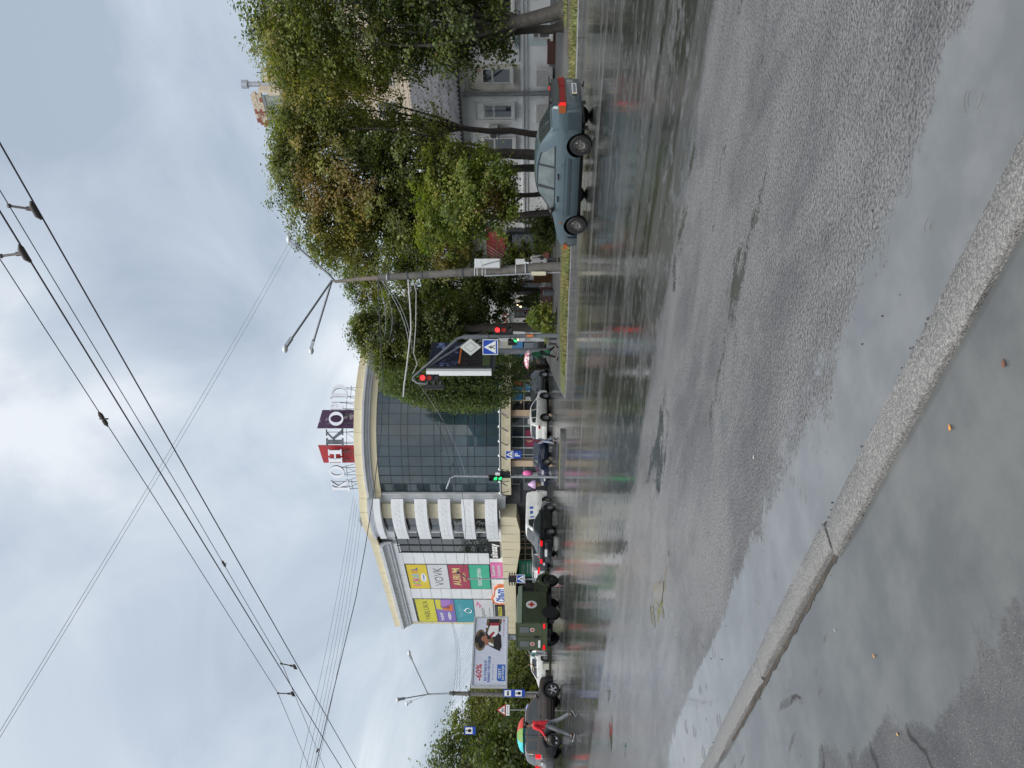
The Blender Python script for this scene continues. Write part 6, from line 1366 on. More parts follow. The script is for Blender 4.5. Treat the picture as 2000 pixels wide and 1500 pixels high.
# white hatchback with its tailgate up, being loaded
wc, cw = passenger('hatch', 'white hatchback with its tailgate raised below the billboard', GD(1332, 64, .12), 1, az(-70), WHT, brake=False, frontwheel=True)
mb = MB(); hin = Vector((-1.35, 0, 1.52)); 
for sg in (1,):
    vs = []; 
    for f in range(6):
        a = f/5; p = hin+Vector((-.95*a, 0, .50*a-.12*a*a)); vs += [p+Vector((0, .68-.06*a, 0)), p+Vector((0, -.68+.06*a, 0)), p+Vector((.02, -.66+.06*a, -.06)), p+Vector((.02, .66-.06*a, -.06))]
    fs = [(i*4+j, i*4+(j+1) % 4, (i+1)*4+(j+1) % 4, (i+1)*4+j) for i in range(5) for j in range(4)]+[(3, 2, 1, 0), (20, 21, 22, 23)]
mb.add(vs, fs); mb.build('raised_tailgate', WHT, wc, local=True); mb = MB(); mb.box((-1.95, 0, 1.05), (.05, 1.3, .6)); mb.build('open_boot', TRIMB, wc, local=True)
mb = MB(); [mb.tube([(-1.75, sg*.6, 1.25), (-2.0, sg*.6, 1.78)], .015, 5) for sg in (1,)]; mb.build('gas_strut', TRIMB, wc, local=True)

# -- green military ambulance
AG = mat('army_green', (.050, .066, .033), .5, var=.14, scale=1.2, col2=(.055, .062, .038), c2lo=.5, c2hi=.7, c2scale=1.6); AGL = mat('pale_green', (.13, .17, .125), .5, var=.1); WR = mat('white_roundel', (.72, .72, .70), .5, var=.04); RC = mat('red_cross', (.50, .02, .02), .5, var=.05)
am = thing('field_ambulance', 'olive green military ambulance truck with red crosses on its box body', 'ambulance'); place(am, GD(1199, 42.6), (-1.22, -.86), az(25))
def lbox(root, name, x0, x1, y0, y1, z0, z1, M, bev=.0):
    mb = MB(); mb.box(((x0+x1)/2, (y0+y1)/2, (z0+z1)/2), (x1-x0, y1-y0, z1-z0)); return mb.build(name, M, root, local=True)
sec = [(-.98, .70), (-1.0, 1.2), (-1.0, 2.06), (-.90, 2.30), (-.6, 2.40), (.6, 2.40), (.9, 2.30), (1.0, 2.06), (1.0, 1.2), (.98, .70)]
mb = MB(); mb.prism([(-2.02, y_, z) for y_, z in sec], (2.50, 0, 0)); bx = mb.build('box_body', AG, am, local=True)
for sg in (1, -1): mb = MB(); mb.prism([(-2.05, sg*1.012, 2.08), (-2.05, sg*.915, 2.315), (-2.05, sg*.90, 2.31), (-2.05, sg*.99, 2.07)], (3.05, 0, 0)); mb.build('chamfer_strip', AGL, bx, local=True)  # lighter green strip along the roof chamfer
cs = [(.48, .62), (.48, 2.28), (.95, 2.22), (1.10, 2.05), (1.34, 1.36), (1.34, .62)]
mb = MB(); mb.prism([(x, -.93, z) for x, z in cs], (0, 1.86, 0)); cabn = mb.build('cab', AG, am, local=True)
hd_ = [(1.345, .66), (1.345, 1.32), (1.9, 1.27), (2.25, 1.16), (2.38, .98), (2.40, .66)]
mb = MB(); mb.prism([(x, -.72, z) for x, z in hd_], (0, 1.44, 0)); bn = mb.build('bonnet', AG, am, local=True)
for sg in (1, -1):
    mb = MB(); vs = []; n = 14
    for i in range(n+1):
        a = math.pi*i/n; vs.append((1.60+.58*math.cos(a), .62+.56*math.sin(a)))
    poly = [(2.18, .50)]+vs+[(1.02, .50)]+[(1.60-.46*math.cos(math.pi*i/n), .52+.46*math.sin(math.pi*i/n)) for i in range(n+1)]
    mb.prism([(x, sg*.70, z) for x, z in poly], (0, sg*.30, 0)); mb.build('front_wing', AG, am, local=True)
    mb = MB(); inner = [(1.60+.46*math.cos(math.pi*i/n), .52+.46*math.sin(math.pi*i/n)) for i in range(n+1)]
    mb.prism([(x, sg*.705, z) for x, z in inner], (0, sg*.02, 0)); mb.build('wheel_well', TRIMB, am, local=True)
    mb = MB(); mb.lathe([(.47, 0), (.47, .012)], (-1.22, sg*1.0 if sg > 0 else -1.012, .52), 'Y', 24); mb.build('wheel_well', TRIMB, am, local=True)
    mb = MB(); mb.prism([(x, sg*.935, z) for x, z in ((.58, 1.45), (.58, 2.05), (.95, 2.05), (1.18, 1.45))], (0, sg*.012, 0)); mb.build('cab_window', CARGL, cabn, local=True)
    mb = MB(); mb.box((.53, sg*.94, 1.35), (.014, .02, 1.4)); mb.box((1.28, sg*.94, 1.0), (.014, .02, .7)); mb.build('door_seam', SEAM, cabn, local=True)
    mb = MB(); mb.box((.64, sg*.955, 1.25), (.14, .04, .04)); mb.build('door_handle', TRIMB, cabn, local=True)
    mb = MB(); mb.lathe([(.31, 0), (.31, .008), (.0001, .008)], (-.62, sg*1.002 if sg > 0 else -1.010, 1.55), 'Y', 24); r_ = mb.build('roundel', WR, bx, local=True)
    mb = MB(); mb.box((-.62, sg*1.014, 1.55), (.12, .008, .36)); mb.box((-.62, sg*1.0145, 1.55), (.36, .006, .12)); mb.build('red_cross', RC, r_, local=True)
    mb = MB(); mb.tube([(1.36, sg*.80, 1.36), (1.10, sg*1.12, 1.60), (.80, sg*1.20, 1.72)], .025, 6); mb.box((.70, sg*1.22, 1.66), (.05, .28, .40)); mb.build('mirror', TRIMB, cabn, local=True)
mb = MB(); mb.prism([(1.125, -.80, 2.0), (1.125, .80, 2.0), (1.345, .84, 1.40), (1.345, -.84, 1.40)], (.02, 0, .008)); mb.build('windscreen', CARGL, cabn, local=True)
# rear: two doors with windows, crosses, lamps, plate, handle
for sg in (1, -1):
    d = lbox(am, 'rear_door', -2.06, -2.02, min(sg*.02, sg*.95), max(sg*.02, sg*.95), .98, 2.32, AG); mb = MB(); q = [(-.20, .0), (-.16, -.04), (.16, -.04), (.20, .0), (.20, .42), (.16, .46), (-.16, .46), (-.2, .42)]
    mb.prism([(-2.08, sg*.5+a, 1.72+b) for a, b in q], (.02, 0, 0)); mb.build('door_window', mat('rubber_window', (.09, .10, .105), .25, ior=1.6), d, local=True)
    mb = MB(); mb.lathe([(.14, -2.075), (.14, -2.068), (.0001, -2.068)], (0, sg*.5, 1.50), 'X', 20); mb.lathe([(.14, -2.075), (.0001, -2.075)], (0, sg*.5, 1.50), 'X', 20); r_ = mb.build('roundel', WR, d, local=True)
    mb = MB(); mb.box((-2.079, sg*.5, 1.50), (.006, .06, .18)); mb.box((-2.0795, sg*.5, 1.50), (.005, .18, .06)); mb.build('red_cross', RC, r_, local=True)
    for z in (1.1, 2.1): mb = MB(); mb.tube([(-2.08, sg*.96, z-.07), (-2.08, sg*.96, z+.07)], .025, 6); mb.build('hinge', AG, d, local=True)
    lbox(am, 'tail_lamp', -2.075, -2.0, min(sg*.60, sg*.92), max(sg*.60, sg*.92), .80, .91, REDLIT)
lbox(am, 'rear_bumper', -2.05, -1.98, -.96, .96, .68, .97, AG); lbox(am, 'number_plate', -2.085, -2.062, .24, .76, 1.06, 1.18, PLATE); lbox(am, 'door_latch', -2.10, -2.06, -.06, .10, 1.18, 1.40, TRIMB); lbox(am, 'roof_rim', -2.08, -1.98, -.93, .93, 2.35, 2.42, AG)
for (xa) in (1.60, -1.22):
    for sg in (1, -1): wheel(am, xa, sg*.865, .42, .26, sg, 'steel', 6, mat('green_rim', (.03, .038, .022), .55), hub=.5)
lbox(am, 'chassis', -1.95, 2.3, -.45, .45, .50, .72, TRIMB); lbox(am, 'fuel_tank', -.6, .5, -.85, -.5, .42, .7, TRIMB); lbox(am, 'axle', -1.28, -1.16, -.7, .7, .36, .5, TRIMB); lbox(am, 'axle', 1.54, 1.66, -.7, .7, .36, .5, TRIMB); lbox(am, 'front_bumper', 2.38, 2.5, -.9, .9, .56, .76, AG); lbox(am, 'mud_flap', -1.75, -1.73, -.95, -.68, .3, .62, TRIMB); lbox(am, 'tow_hitch', -2.2, -2.0, -.06, .06, .58, .7, TRIMB)
for sg in (1, -1): mb = MB(); mb.lathe([(.12, 2.37), (.12, 2.42), (.0001, 2.43)], (0, sg*.5, .95), 'X', 14); mb.build('headlamp', CLEARL, bn, local=True)
# ------------------------------------------------------------------ people
def skin_mesh(name, V, Ed, rad, M, root=0, sub=2):
    me = bpy.data.meshes.new(name); me.from_pydata([tuple(v) for v in V], Ed, []); o = bpy.data.objects.new(name, me); COL.objects.link(o)
    md = o.modifiers.new('skin', 'SKIN'); md.branch_smoothing = .6; md.use_smooth_shade = True
    sv = me.skin_vertices[0].data
    for i, r_ in enumerate(rad): sv[i].radius = r_ if isinstance(r_, tuple) else (r_, r_); sv[i].use_root = (i == root)
    s_ = o.modifiers.new('sub', 'SUBSURF'); s_.levels = sub; s_.render_levels = sub
    bpy.context.view_layer.update(); m2 = bpy.data.meshes.new_from_object(o.evaluated_get(bpy.context.evaluated_depsgraph_get())); bpy.data.objects.remove(o); bpy.data.meshes.remove(me)
    m2.name = name; m2.materials.clear(); m2.materials.append(M); m2.polygons.foreach_set('use_smooth', [True]*len(m2.polygons)); return m2
SKINM = mat('skin', (.42, .25, .18), .5, var=.08); HAIRD = mat('dark_hair', (.018, .013, .010), .5, var=.3, scale=30); HAIRB = mat('brown_hair', (.09, .05, .028), .5, var=.3, scale=30)
def cloth(n, c): return mat('cloth_'+n, c, .75, var=.18, scale=9, bump=.4, bscale=16)
def person(label, loc, face, H, legs, arms, top, bottom, shoes, hair=HAIRD, lean=0.0, coat=0.0, longhair=False, fingers=True, skirt=None, turn=0.0):
    # legs: two (thigh angle, knee angle) forward positive, degrees; arms: two (upper arm angle, side angle, elbow angle)
    k_ = H/1.75; root_z = .92*k_; V = []; E_ = []; Rr = []; names = {}
    def v(n, p, r_, par=None):
        V.append(Vector(p)); Rr.append(r_ if isinstance(r_, tuple) else (r_*k_, r_*k_)); names[n] = len(V)-1
        if par is not None: E_.append((names[par], names[n]))
    ca, sa = math.sin(R(lean)), math.cos(R(lean))
    up = lambda h: Vector((ca*h, 0, sa*h))*k_
    B = Vector((0, 0, root_z)); v('pelvis', B, (.105*k_, .15*k_)); v('waist', B+up(.16), (.095*k_, .13*k_), 'pelvis'); v('chest', B+up(.36), (.11*k_, .165*k_), 'waist'); v('neck0', B+up(.515), (.065*k_, .08*k_), 'chest'); v('neck', B+up(.57), .052, 'neck0'); v('jaw', B+up(.63)+Vector((.018, 0, 0))*k_, (.075*k_, .062*k_), 'neck'); v('skull', B+up(.735), (.098*k_, .078*k_), 'jaw'); v('crown', B+up(.80)+Vector((-.01, 0, 0))*k_, (.07*k_, .06*k_), 'skull')
    feet = []
    for i, sg in ((0, 1), (1, -1)):
        th_, kn = R(legs[i][0]), R(legs[i][1]); hip = B+Vector((0, sg*.095*k_, -.05*k_)); d1 = Vector((math.sin(th_), 0, -math.cos(th_))); d2 = Vector((math.sin(th_-kn), 0, -math.cos(th_-kn)))
        knee = hip+d1*.43*k_; ank = knee+d2*.42*k_; fd = Vector((math.cos(th_-kn), 0, math.sin(th_-kn))) if abs(th_-kn) < 1.2 else Vector((1, 0, 0))
        v(f'hip{i}', hip, .088, 'pelvis'); v(f'knee{i}', knee, .058, f'hip{i}'); v(f'calf{i}', knee.lerp(ank, .3)-fd*.012, .057, f'knee{i}'); v(f'ank{i}', ank, .040, f'calf{i}'); toe = ank+fd*.15*k_-d2*-.055*k_; v(f'toe{i}', toe, .034, f'ank{i}'); feet.append((ank, toe, fd, d2))
    hands = []
    for i, sg in ((0, 1), (1, -1)):
        a, s_, el = (R(q) for q in arms[i]); sh = B+up(.475)+Vector((0, sg*.185*k_, 0)); d1 = Vector((math.sin(a)*math.cos(s_), sg*math.sin(s_), -math.cos(a)*math.cos(s_))); a2 = a+el; d2 = Vector((math.sin(a2)*math.cos(s_), sg*math.sin(s_)*.5, -math.cos(a2)*math.cos(s_))).normalized()
        elb = sh+d1*.29*k_; wr = elb+d2*.25*k_; v(f'sh{i}', sh, .058, 'neck0'); v(f'elb{i}', elb, .041, f'sh{i}'); v(f'wr{i}', wr, .027, f'elb{i}'); palm = wr+d2*.075*k_; v(f'palm{i}', palm, (.018*k_, .036*k_), f'wr{i}'); hands.append((wr, palm, d2, sg))
        if fingers:
            lat = d2.cross(Vector((0, 1, 0))).normalized() if abs(d2.y) < .9 else Vector((1, 0, 0))
            for j in range(4):
                off = lat*(.030-.020*j)*k_; ln = [.062, .075, .07, .055][j]*k_; curl = Vector((0, -sg*.4, 0)); f1 = palm+off+d2*.03*k_; v(f'f{i}{j}a', f1, .0095, f'palm{i}'); f2 = f1+(d2+curl*.5).normalized()*ln*.5; v(f'f{i}{j}b', f2, .0088, f'f{i}{j}a'); v(f'f{i}{j}c', f2+(d2*.7+curl).normalized()*ln*.5, .0078, f'f{i}{j}b')
            t1 = wr+d2*.03*k_+lat*.035*k_; v(f't{i}a', t1, .011, f'wr{i}'); v(f't{i}b', t1+(d2+lat*.6).normalized()*.05*k_, .009, f't{i}a')
    lowest = min(min(a.z, b.z) for a, b, _, _ in feet)-.045*k_
    me = skin_mesh('person', V, E_, Rr, SKINM, 0, 1 if fingers else 2)
    # face: nose, brow, ears joined to the body's mesh as one figure
    bm = bmesh.new(); bm.from_mesh(me); hc = V[names['skull']]
    for (p, s_) in ((hc+Vector((.098, 0, -.035))*k_, (.018, .014, .024)), (hc+Vector((-.005, .082, -.02))*k_, (.022, .010, .032)), (hc+Vector((-.005, -.082, -.02))*k_, (.022, .010, .032))):
        r_ = bmesh.ops.create_icosphere(bm, subdivisions=1, radius=1)
        for q in r_['verts']: q.co = p+Vector((q.co.x*s_[0], q.co.y*s_[1], q.co.z*s_[2]))*k_
    for q in bm.verts: q.co.z -= lowest
    bm.to_mesh(me); bm.free()
    o = obj('person', me); o.location = loc; o.rotation_euler = (0, 0, face); WLOC[o.name] = Vector(loc); tag(o, label, 'person')
    dz = Vector((0, 0, -lowest)); g = lambda n: V[names[n]]+dz
    def garment(name, nodes, edges, rads, M, root=0):
        m2 = skin_mesh(name, [g(n) if isinstance(n, str) else n+dz for n in nodes], edges, [(a*k_, b*k_) for a, b in rads], M, root, 2); q = obj(name, m2, o); return q
    hem = B+Vector((0, 0, -.06-coat))*1.0
    garment('jacket', [B+Vector((0, 0, -.05))*k_, 'waist', 'chest', 'neck0', 'sh0', 'elb0', V[names['wr0']]+(V[names['elb0']]-V[names['wr0']])*.08, 'sh1', 'elb1', V[names['wr1']]+(V[names['elb1']]-V[names['wr1']])*.08] + ([hem] if coat else []), [(0, 1), (1, 2), (2, 3), (3, 4), (4, 5), (5, 6), (3, 7), (7, 8), (8, 9)] + ([(0, 10)] if coat else []), [(.13, .175), (.118, .155), (.132, .19), (.085, .12), (.078, .078), (.060, .060), (.044, .044), (.078, .078), (.060, .060), (.044, .044)] + ([(.16, .21)] if coat else []), top, 1)
    if bottom is not None:
        garment('trousers', ['pelvis', 'hip0', 'knee0', 'calf0', V[names['ank0']]+Vector((0, 0, .03)), 'hip1', 'knee1', 'calf1', V[names['ank1']]+Vector((0, 0, .03))], [(0, 1), (1, 2), (2, 3), (3, 4), (0, 5), (5, 6), (6, 7), (7, 8)], [(.12, .165), (.103, .103), (.074, .074), (.072, .072), (.062, .062), (.103, .103), (.074, .074), (.072, .072), (.062, .062)], bottom)
    for i in (0, 1):
        a, t_, fd, d2 = feet[i]; m2 = skin_mesh('shoe', [a+dz+d2*.015-fd*.05*k_, a+dz+d2*.03+fd*.05*k_, t_+dz+fd*.03*k_], [(0, 1), (1, 2)], [(.05*k_, .045*k_), (.048*k_, .045*k_), (.035*k_, .042*k_)], shoes, 0, 1); obj('shoe', m2, o)
        mb = MB(); c = (a+t_)/2+dz+d2*.066*k_; mb.box(c+fd*.0, (.27*k_, .085*k_, .016), ax=(fd, Vector((0, 1, 0)), fd.cross(Vector((0, 1, 0))))); mb.build('sole', LGREY if shoes.name.endswith('trainer') and H > 1.74 else TRIMB, o, local=True)
    hb = MB(); hb.ico(g('skull')+Vector((-.022, 0, .035))*k_, (.105*k_, .092*k_, .10*k_), 2, jit=.04)
    if longhair: hb.ico(g('skull')+Vector((-.06, 0, -.10))*k_, (.065*k_, .085*k_, .17*k_), 2, jit=.05)
    hb.build('hair', hair, o, local=True, smooth=70)
    for sg in (1, -1):
        mb = MB(); mb.ico(g('skull')+Vector((.093, sg*.032, .0))*k_, (.008*k_, .014*k_, .008*k_), 1); mb.build('eye', TRIMB, o, local=True)
    mb = MB(); mb.ico(g('jaw')+Vector((.075, 0, .02))*k_, (.008*k_, .026*k_, .007*k_), 1); mb.build('mouth', mat('lip', (.3, .1, .09), .5), o, local=True)
    o['hand0'] = (g('palm0'))[:]; o['hand1'] = (g('palm1'))[:]
    return o
def hand_world(o, i): return Matrix.Translation(o.location) @ o.rotation_euler.to_matrix().to_4x4() @ Vector(o[f'hand{i}'])
def strip_tmp():
    for o in bpy.data.objects:
        for q in ('hand0', 'hand1'):
            if q in o: del o[q]
def umbrella(label, hand, top, rad, cols, seg=8, depth=.30, tilt=(0, 0, 0)):
    t = thing('umbrella', label, 'umbrella', tuple(hand)); hand, top = Vector(hand), Vector(top); ax = (top-hand).normalized(); u_ = ax.orthogonal().normalized(); v_ = ax.cross(u_)
    mb = MB(); mb.tube([hand-ax*.12, top+ax*.06], .010, 6); mb.build('shaft', STEEL, t); mb = MB(); mb.tube([hand-ax*.14, hand+ax*.02], .018, 6); mb.build('grip', TRIMB, t)
    def rim(a, f): 
        r_ = rad*math.sin(f*math.pi/2*.96); return top+(u_*math.cos(a)+v_*math.sin(a))*r_-ax*depth*(1-math.cos(f*math.pi/2))
    for k_ in range(seg):
        a0, a1 = 2*math.pi*k_/seg, 2*math.pi*(k_+1)/seg; mb = MB(); vs = []; fs = []; n = 6
        for i in range(n+1):
            f = i/n
            for j in range(4): a = a0+(a1-a0)*j/3; sag = 1-.05*math.sin(math.pi*j/3)*f; vs.append(top+(rim(a, f)-top)*sag)
        for i in range(n):
            for j in range(3): fs.append((i*4+j, i*4+j+1, (i+1)*4+j+1, (i+1)*4+j))
        dc = rim((a0+a1)/2, 1)-top; mb.add(vs, fs).build('canopy_panel', cols(dc) if callable(cols) else cols[k_ % len(cols)], t, smooth=60); mb = MB(); mb.tube([rim(a0, i/6)-ax*.006 for i in range(7)], .005, 4); mb.build('rib', STEEL, t)
    return t
def fabric(n, c): return mat('umbrella_'+n, c, .5, var=.06, trans=0.0)
RDC = cloth('red', (.62, .022, .035)); JEANG = cloth('grey_denim', (.20, .21, .23)); TRN = mat('dark_trainer', (.02, .02, .022), .6)
p1 = person('person in a red top and grey jeans striding under a turquoise umbrella', GD(1415, 27.2), R(183), 1.75, [(24, 6), (-22, 8)], [(18, 12, 42), (26, 8, 72)], RDC, JEANG, TRN, HAIRD, 2)
h = hand_world(p1, 1); CY = fabric('turquoise', (.06, .50, .52)); RDU = fabric('red', (.55, .06, .04)); GRU = fabric('green', (.16, .30, .06))
umbrella('turquoise umbrella with red and green panels held by the walker in red', h, Vector((h.x-.02, h.y+.06, 2.06)), .62, lambda d: CY if d.x < .2 else (RDU if d.x > .4 else GRU), 8, .26)
hb_ = hand_world(p1, 0); t = thing('shoulder_bag', 'black and gold bag hanging from the arm of the walker in red', 'bag', tuple(hb_)); mb = MB(); c = hb_+Vector((.0, -.06, -.17)); mb.ico(c, (.19, .09, .15), 2, jit=.08); mb.build('pouch', mat('bag_black', (.015, .014, .013), .5, var=.3, scale=12, col2=(.22, .17, .07), c2lo=.6, c2hi=.64, c2scale=14), t, smooth=60); mb = MB(); mb.tube([c+Vector((-.15, 0, .08)), hb_+Vector((-.05, 0, .03)), hb_+Vector((.05, 0, .03)), c+Vector((.15, 0, .08))], .014, 6); mb.build('strap', TRIMB, t)
p2 = person('person in a maroon jacket and pale jeans walking past the navy saloon', GD(861, 48.6), R(205), 1.74, [(14, 4), (-12, 6)], [(8, 9, 14), (-10, 9, 10)], cloth('maroon', (.09, .012, .03)), cloth('pale_denim', (.30, .36, .46)), TRN, HAIRB, 0, .06)
p3 = person('person in a long green coat stepping along the verge under a flowered umbrella', G(1091, 690, ZP), R(195), 1.62, [(22, 6), (-24, 14)], [(20, 10, 80), (10, 8, 70)], cloth('green', (.035, .19, .09)), cloth('black', (.012, .012, .013)), TRN, HAIRB, 8, .42)
h = hand_world(p3, 0); FLO = mat('flowered_fabric', (.42, .07, .14), .5, var=.1, scale=8, col2=(.75, .68, .66), c2lo=.5, c2hi=.54, c2scale=7)
umbrella('pink flowered umbrella held low over the walker in green', h, Vector((h.x+.05, h.y, 1.93)), .50, [FLO], 8, .26)
p4 = person('person in a grey coat with a brown bag standing beside the concrete pole', G(1094, 508, ZP), R(60), 1.62, [(6, 4), (-5, 3)], [(4, 8, 10), (2, 8, 12)], cloth('grey', (.27, .27, .265)), cloth('dark_grey', (.03, .03, .035)), TRN, HAIRD, 0, .30, True)
h = hand_world(p4, 1); t = thing('handbag', 'brown bag carried by the person in the grey coat', 'bag', tuple(h)); mb = MB(); c = h+Vector((-.02, -.08, -.16)); mb.box(c, (.28, .11, .22)); mb.build('pouch', mat('brown_leather', (.10, .03, .018), .5), t); mb = MB(); mb.tube([c+Vector((-.1, 0, .1)), h+Vector((0, -.06, .02)), c+Vector((.1, 0, .1))], .012, 6); mb.build('strap', MATS['brown_leather'], t)
p5 = person('person dressed in black standing at the cafe door', gnd(611, 39), R(150), 1.78, [(3, 2), (-3, 2)], [(12, 10, 60), (10, 10, 60)], cloth('jet', (.012, .013, .018)), cloth('jet2', (.012, .012, .016)), TRN, HAIRD, 4, .1)
p6 = person('person in a cream top bending at the open tailgate of the white car', GD(1292, 63.5, .12), R(160), 1.68, [(16, 10), (-2, 6)], [(60, 8, 30), (55, 8, 35)], cloth('cream', (.48, .40, .27)), cloth('blue_jean', (.12, .17, .26)), TRN, HAIRB, 28)
p7 = person('person in a teal top beside the tailgate at the rear of the ambulance', GD(1277, 62.5, .12), R(170), 1.70, [(5, 3), (-4, 3)], [(20, 8, 40), (10, 8, 30)], cloth('teal', (.22, .40, .36)), cloth('white_t', (.5, .5, .5)), TRN, HAIRD, 5)
t = thing('cardboard_box', 'small cream box on the kerb beside the open tailgate', 'box', tuple(GD(1300, 62.8, .12))); mb = MB(); mb.box(GD(1300, 62.8, .37), (.5, .4, .5)); mb.build('carton', mat('carton', (.5, .48, .40), .7), t); mb = MB(); mb.box(GD(1300, 62.8, .63), (.54, .44, .03)); mb.build('lid', mat('carton_lid', (.55, .53, .45), .7), t)
LAV = fabric('lavender', (.26, .28, .55)); pu = P(1030, 1378, 36); umbrella('lavender umbrella closed above the roof of the brown car', Vector((P(1045, 1384, 44).x, 44, 1.35)), Vector((P(1028, 1384, 44).x, 44, 1.88)), .30, [LAV], 8, .30)
p8 = person('person walking behind the brown car under the lavender umbrella', Vector((P(1045, 1384, 44).x+.15, 44.1, 0)), R(180), 1.66, [(8, 4), (-8, 4)], [(20, 8, 60), (12, 8, 50)], cloth('slate', (.06, .07, .10)), cloth('ink', (.02, .02, .03)), TRN, HAIRB)
strip_tmp()
# ------------------------------------------------------------------ poles, lamps, signals, signs
CONC = mat('concrete_pole', (.135, .128, .116), .7, var=.22, scale=3, bump=.4, bscale=25, col2=(.085, .082, .078), c2lo=.48, c2hi=.62, c2scale=1.2)
PAINTP = mat('grey_painted_pole', (.13, .145, .16), .45, var=.15); GALV = mat('galvanised', (.36, .38, .41), .45, metal=.4, var=.15)
SIGB = mat('sign_blue', (.015, .06, .36), .35, var=.04); SIGW = mat('sign_white', (.70, .72, .73), .4, var=.04); SIGR = mat('sign_red', (.46, .03, .035), .4, var=.04); SIGK = mat('sign_black', (.015, .015, .017), .5, var=0)
OFFR = mat('lens_off', (.03, .028, .026), .2, var=0, coat=.4); LENR = mat('lens_red', (.5, .01, .01), .25, var=0, emit=(1, .028, .03), estr=1.0); LENR2 = mat('lens_red_dim', (.22, .02, .02), .3, var=0, emit=(1, .06, .04), estr=.07); LENG = mat('lens_green', (.02, .4, .1), .25, var=0, emit=(.04, 1, .28), estr=.55)
FR = Frame
def pframe(p, yaw=0.0): return Frame(p, (math.cos(yaw), math.sin(yaw), 0), (math.sin(yaw), -math.cos(yaw), 0))   # faces the camera side when yaw = 0
def disc_on(mb, F, u, v, r, w0, w1, n=16, mi=0): F.poly(mb, [(u+r*math.cos(2*math.pi*i/n), v+r*math.sin(2*math.pi*i/n)) for i in range(n)], w0, w1, mi)
def signal(parent, F, states, s=.30, back=False, plate=False):
    n = len(states); mb = MB(); F.box(mb, -s*.55, s*.55, -s*n, 0, -.2, 0); o = mb.build('signal_head', BLACK, parent)
    if plate: mb = MB(); F.box(mb, -s*.85, s*.85, -s*n-.12, .12, -.06, -.04); mb.build('backing_board', SIGW, o)
    for i, st_ in enumerate(states):
        cv = -s*(i+.5); mb = MB(); disc_on(mb, F, 0, cv, s*.40, .0, .02); mb.build('lens', {'r': LENR, 'R': LENR2, 'g': LENG, 'o': OFFR}[st_], o)
        mb = MB(); q = [F.p(s*.44*math.cos(a), cv+s*.44*math.sin(a), 0) for a in [math.pi*(-.1+1.2*j/10) for j in range(11)]]; vs = []; fs = []
        for p in q: vs += [p, p+F.n*.2-ZH*.03]
        for j in range(10): fs.append((2*j, 2*j+1, 2*j+3, 2*j+2))
        mb.add(vs, fs); mb.build('visor', BLACK, o)
    return o
def ped_figure(mb, F, u, v, s, w, mi=0):
    # walking figure from a few strokes
    disc_on(mb, F, u+.02*s, v+.40*s, .075*s, w, w+.004, 10, mi)
    for poly in ([(-.07, .32), (.09, .30), (.07, .02), (-.09, .04)], [(.05, .05), (-.06, .05), (-.26, -.38), (-.17, -.42)], [(.07, .05), (-.04, .03), (.10, -.18), (.20, -.42), (.29, -.38), (.18, -.14)], [(.08, .28), (.04, .22), (.22, .02), (.27, .06)], [(-.06, .30), (-.04, .22), (-.22, .06), (-.26, .11)]): F.poly(mb, [(u+a*s, v+b*s) for a, b in poly], w, w+.004, mi)
def crosswalk_sign(parent, F, s=.7):
    mb = MB(); F.box(mb, -s/2, s/2, -s/2, s/2, -.02, 0); o = mb.build('crosswalk_sign', SIGB, parent); mb = MB()
    for (a, b, c, d) in ((-s/2, s/2, s/2-.03, s/2), (-s/2, s/2, -s/2, -s/2+.03), (-s/2, -s/2+.03, -s/2+.03, s/2-.03), (s/2-.03, s/2, -s/2+.03, s/2-.03)): F.box(mb, a, b, c, d, .0, .004)
    mb.build('border', SIGW, o); mb = MB(); F.poly(mb, [(-s*.42, -s*.36), (s*.42, -s*.36), (0, s*.42)], .0, .006); mb.build('triangle', SIGW, o)
    mb = MB(); ped_figure(mb, F, 0, -s*.12, s*.52, .007); mb.build('pictogram', SIGK, o); return o
def lamp_head(parent, p, d, name='lamp_head'):
    d = Vector(d).normalized(); sd_ = d.cross(ZH).normalized(); up_ = sd_.cross(d); mb = MB(); mb.box(Vector(p)+d*.25, (.55, .17, .13), ax=(d, sd_, up_)); o = mb.build(name, GALV, parent)
    mb = MB(); mb.ico(Vector(p)+d*.56-up_*.04, .17, 2, (1.15, .9, .7)); mb.build('bowl', mat('lamp_bowl', (.62, .64, .64), .25, var=.05), o, smooth=80)
    return o
# -- concrete trolley pole with three lamp arms
pb = P(1100, 521, 35.2); pb.z = ZP; pt = P(738, 542, 35.2)
pole = thing('lamp_pole', 'leaning concrete pole with three lamp arms and a bundle of cables on the verge', 'street lamp', tuple(pb))
mb = MB(); n = 12; mb.tube([pb.lerp(pt, i/n) for i in range(n+1)], [.24-.095*i/n for i in range(n+1)], 14); mb.build('pole_shaft', CONC, pole, smooth=60)
mb = MB(); mb.tube([pb.lerp(pt, .42)+Vector((-.22, -.1, 0)), pb.lerp(pt, .01)+Vector((-.26, -.1, 0))], .04, 6); mb.build('conduit', GALV, pole)
mb = MB(); mb.box(P(1052, 534.5, 35.0), (.16, .2, .66)); mb.build('meter_box', mat('cream_box', (.58, .54, .40), .5), pole)
for x in (760, 797, 825, 905, 1030): q = pb.lerp(pt, (1100-x)/362); mb = MB(); mb.lathe([(.30-.11*(1100-x)/362-.03, -.03), (.30-.11*(1100-x)/362-.03, .03)], q, seg=14); mb.build('clamp', STEEL, pole)
for x in (929, 934, 944, 950, 1009, 1028, 756, 761): q = pb.lerp(pt, (1100-x)/362); mb = MB(); r_ = .245-.095*(1100-x)/362; mb.lathe([(r_, -.012), (r_, .012)], q, seg=14); mb.build('metal_strap', SIGW, pole)
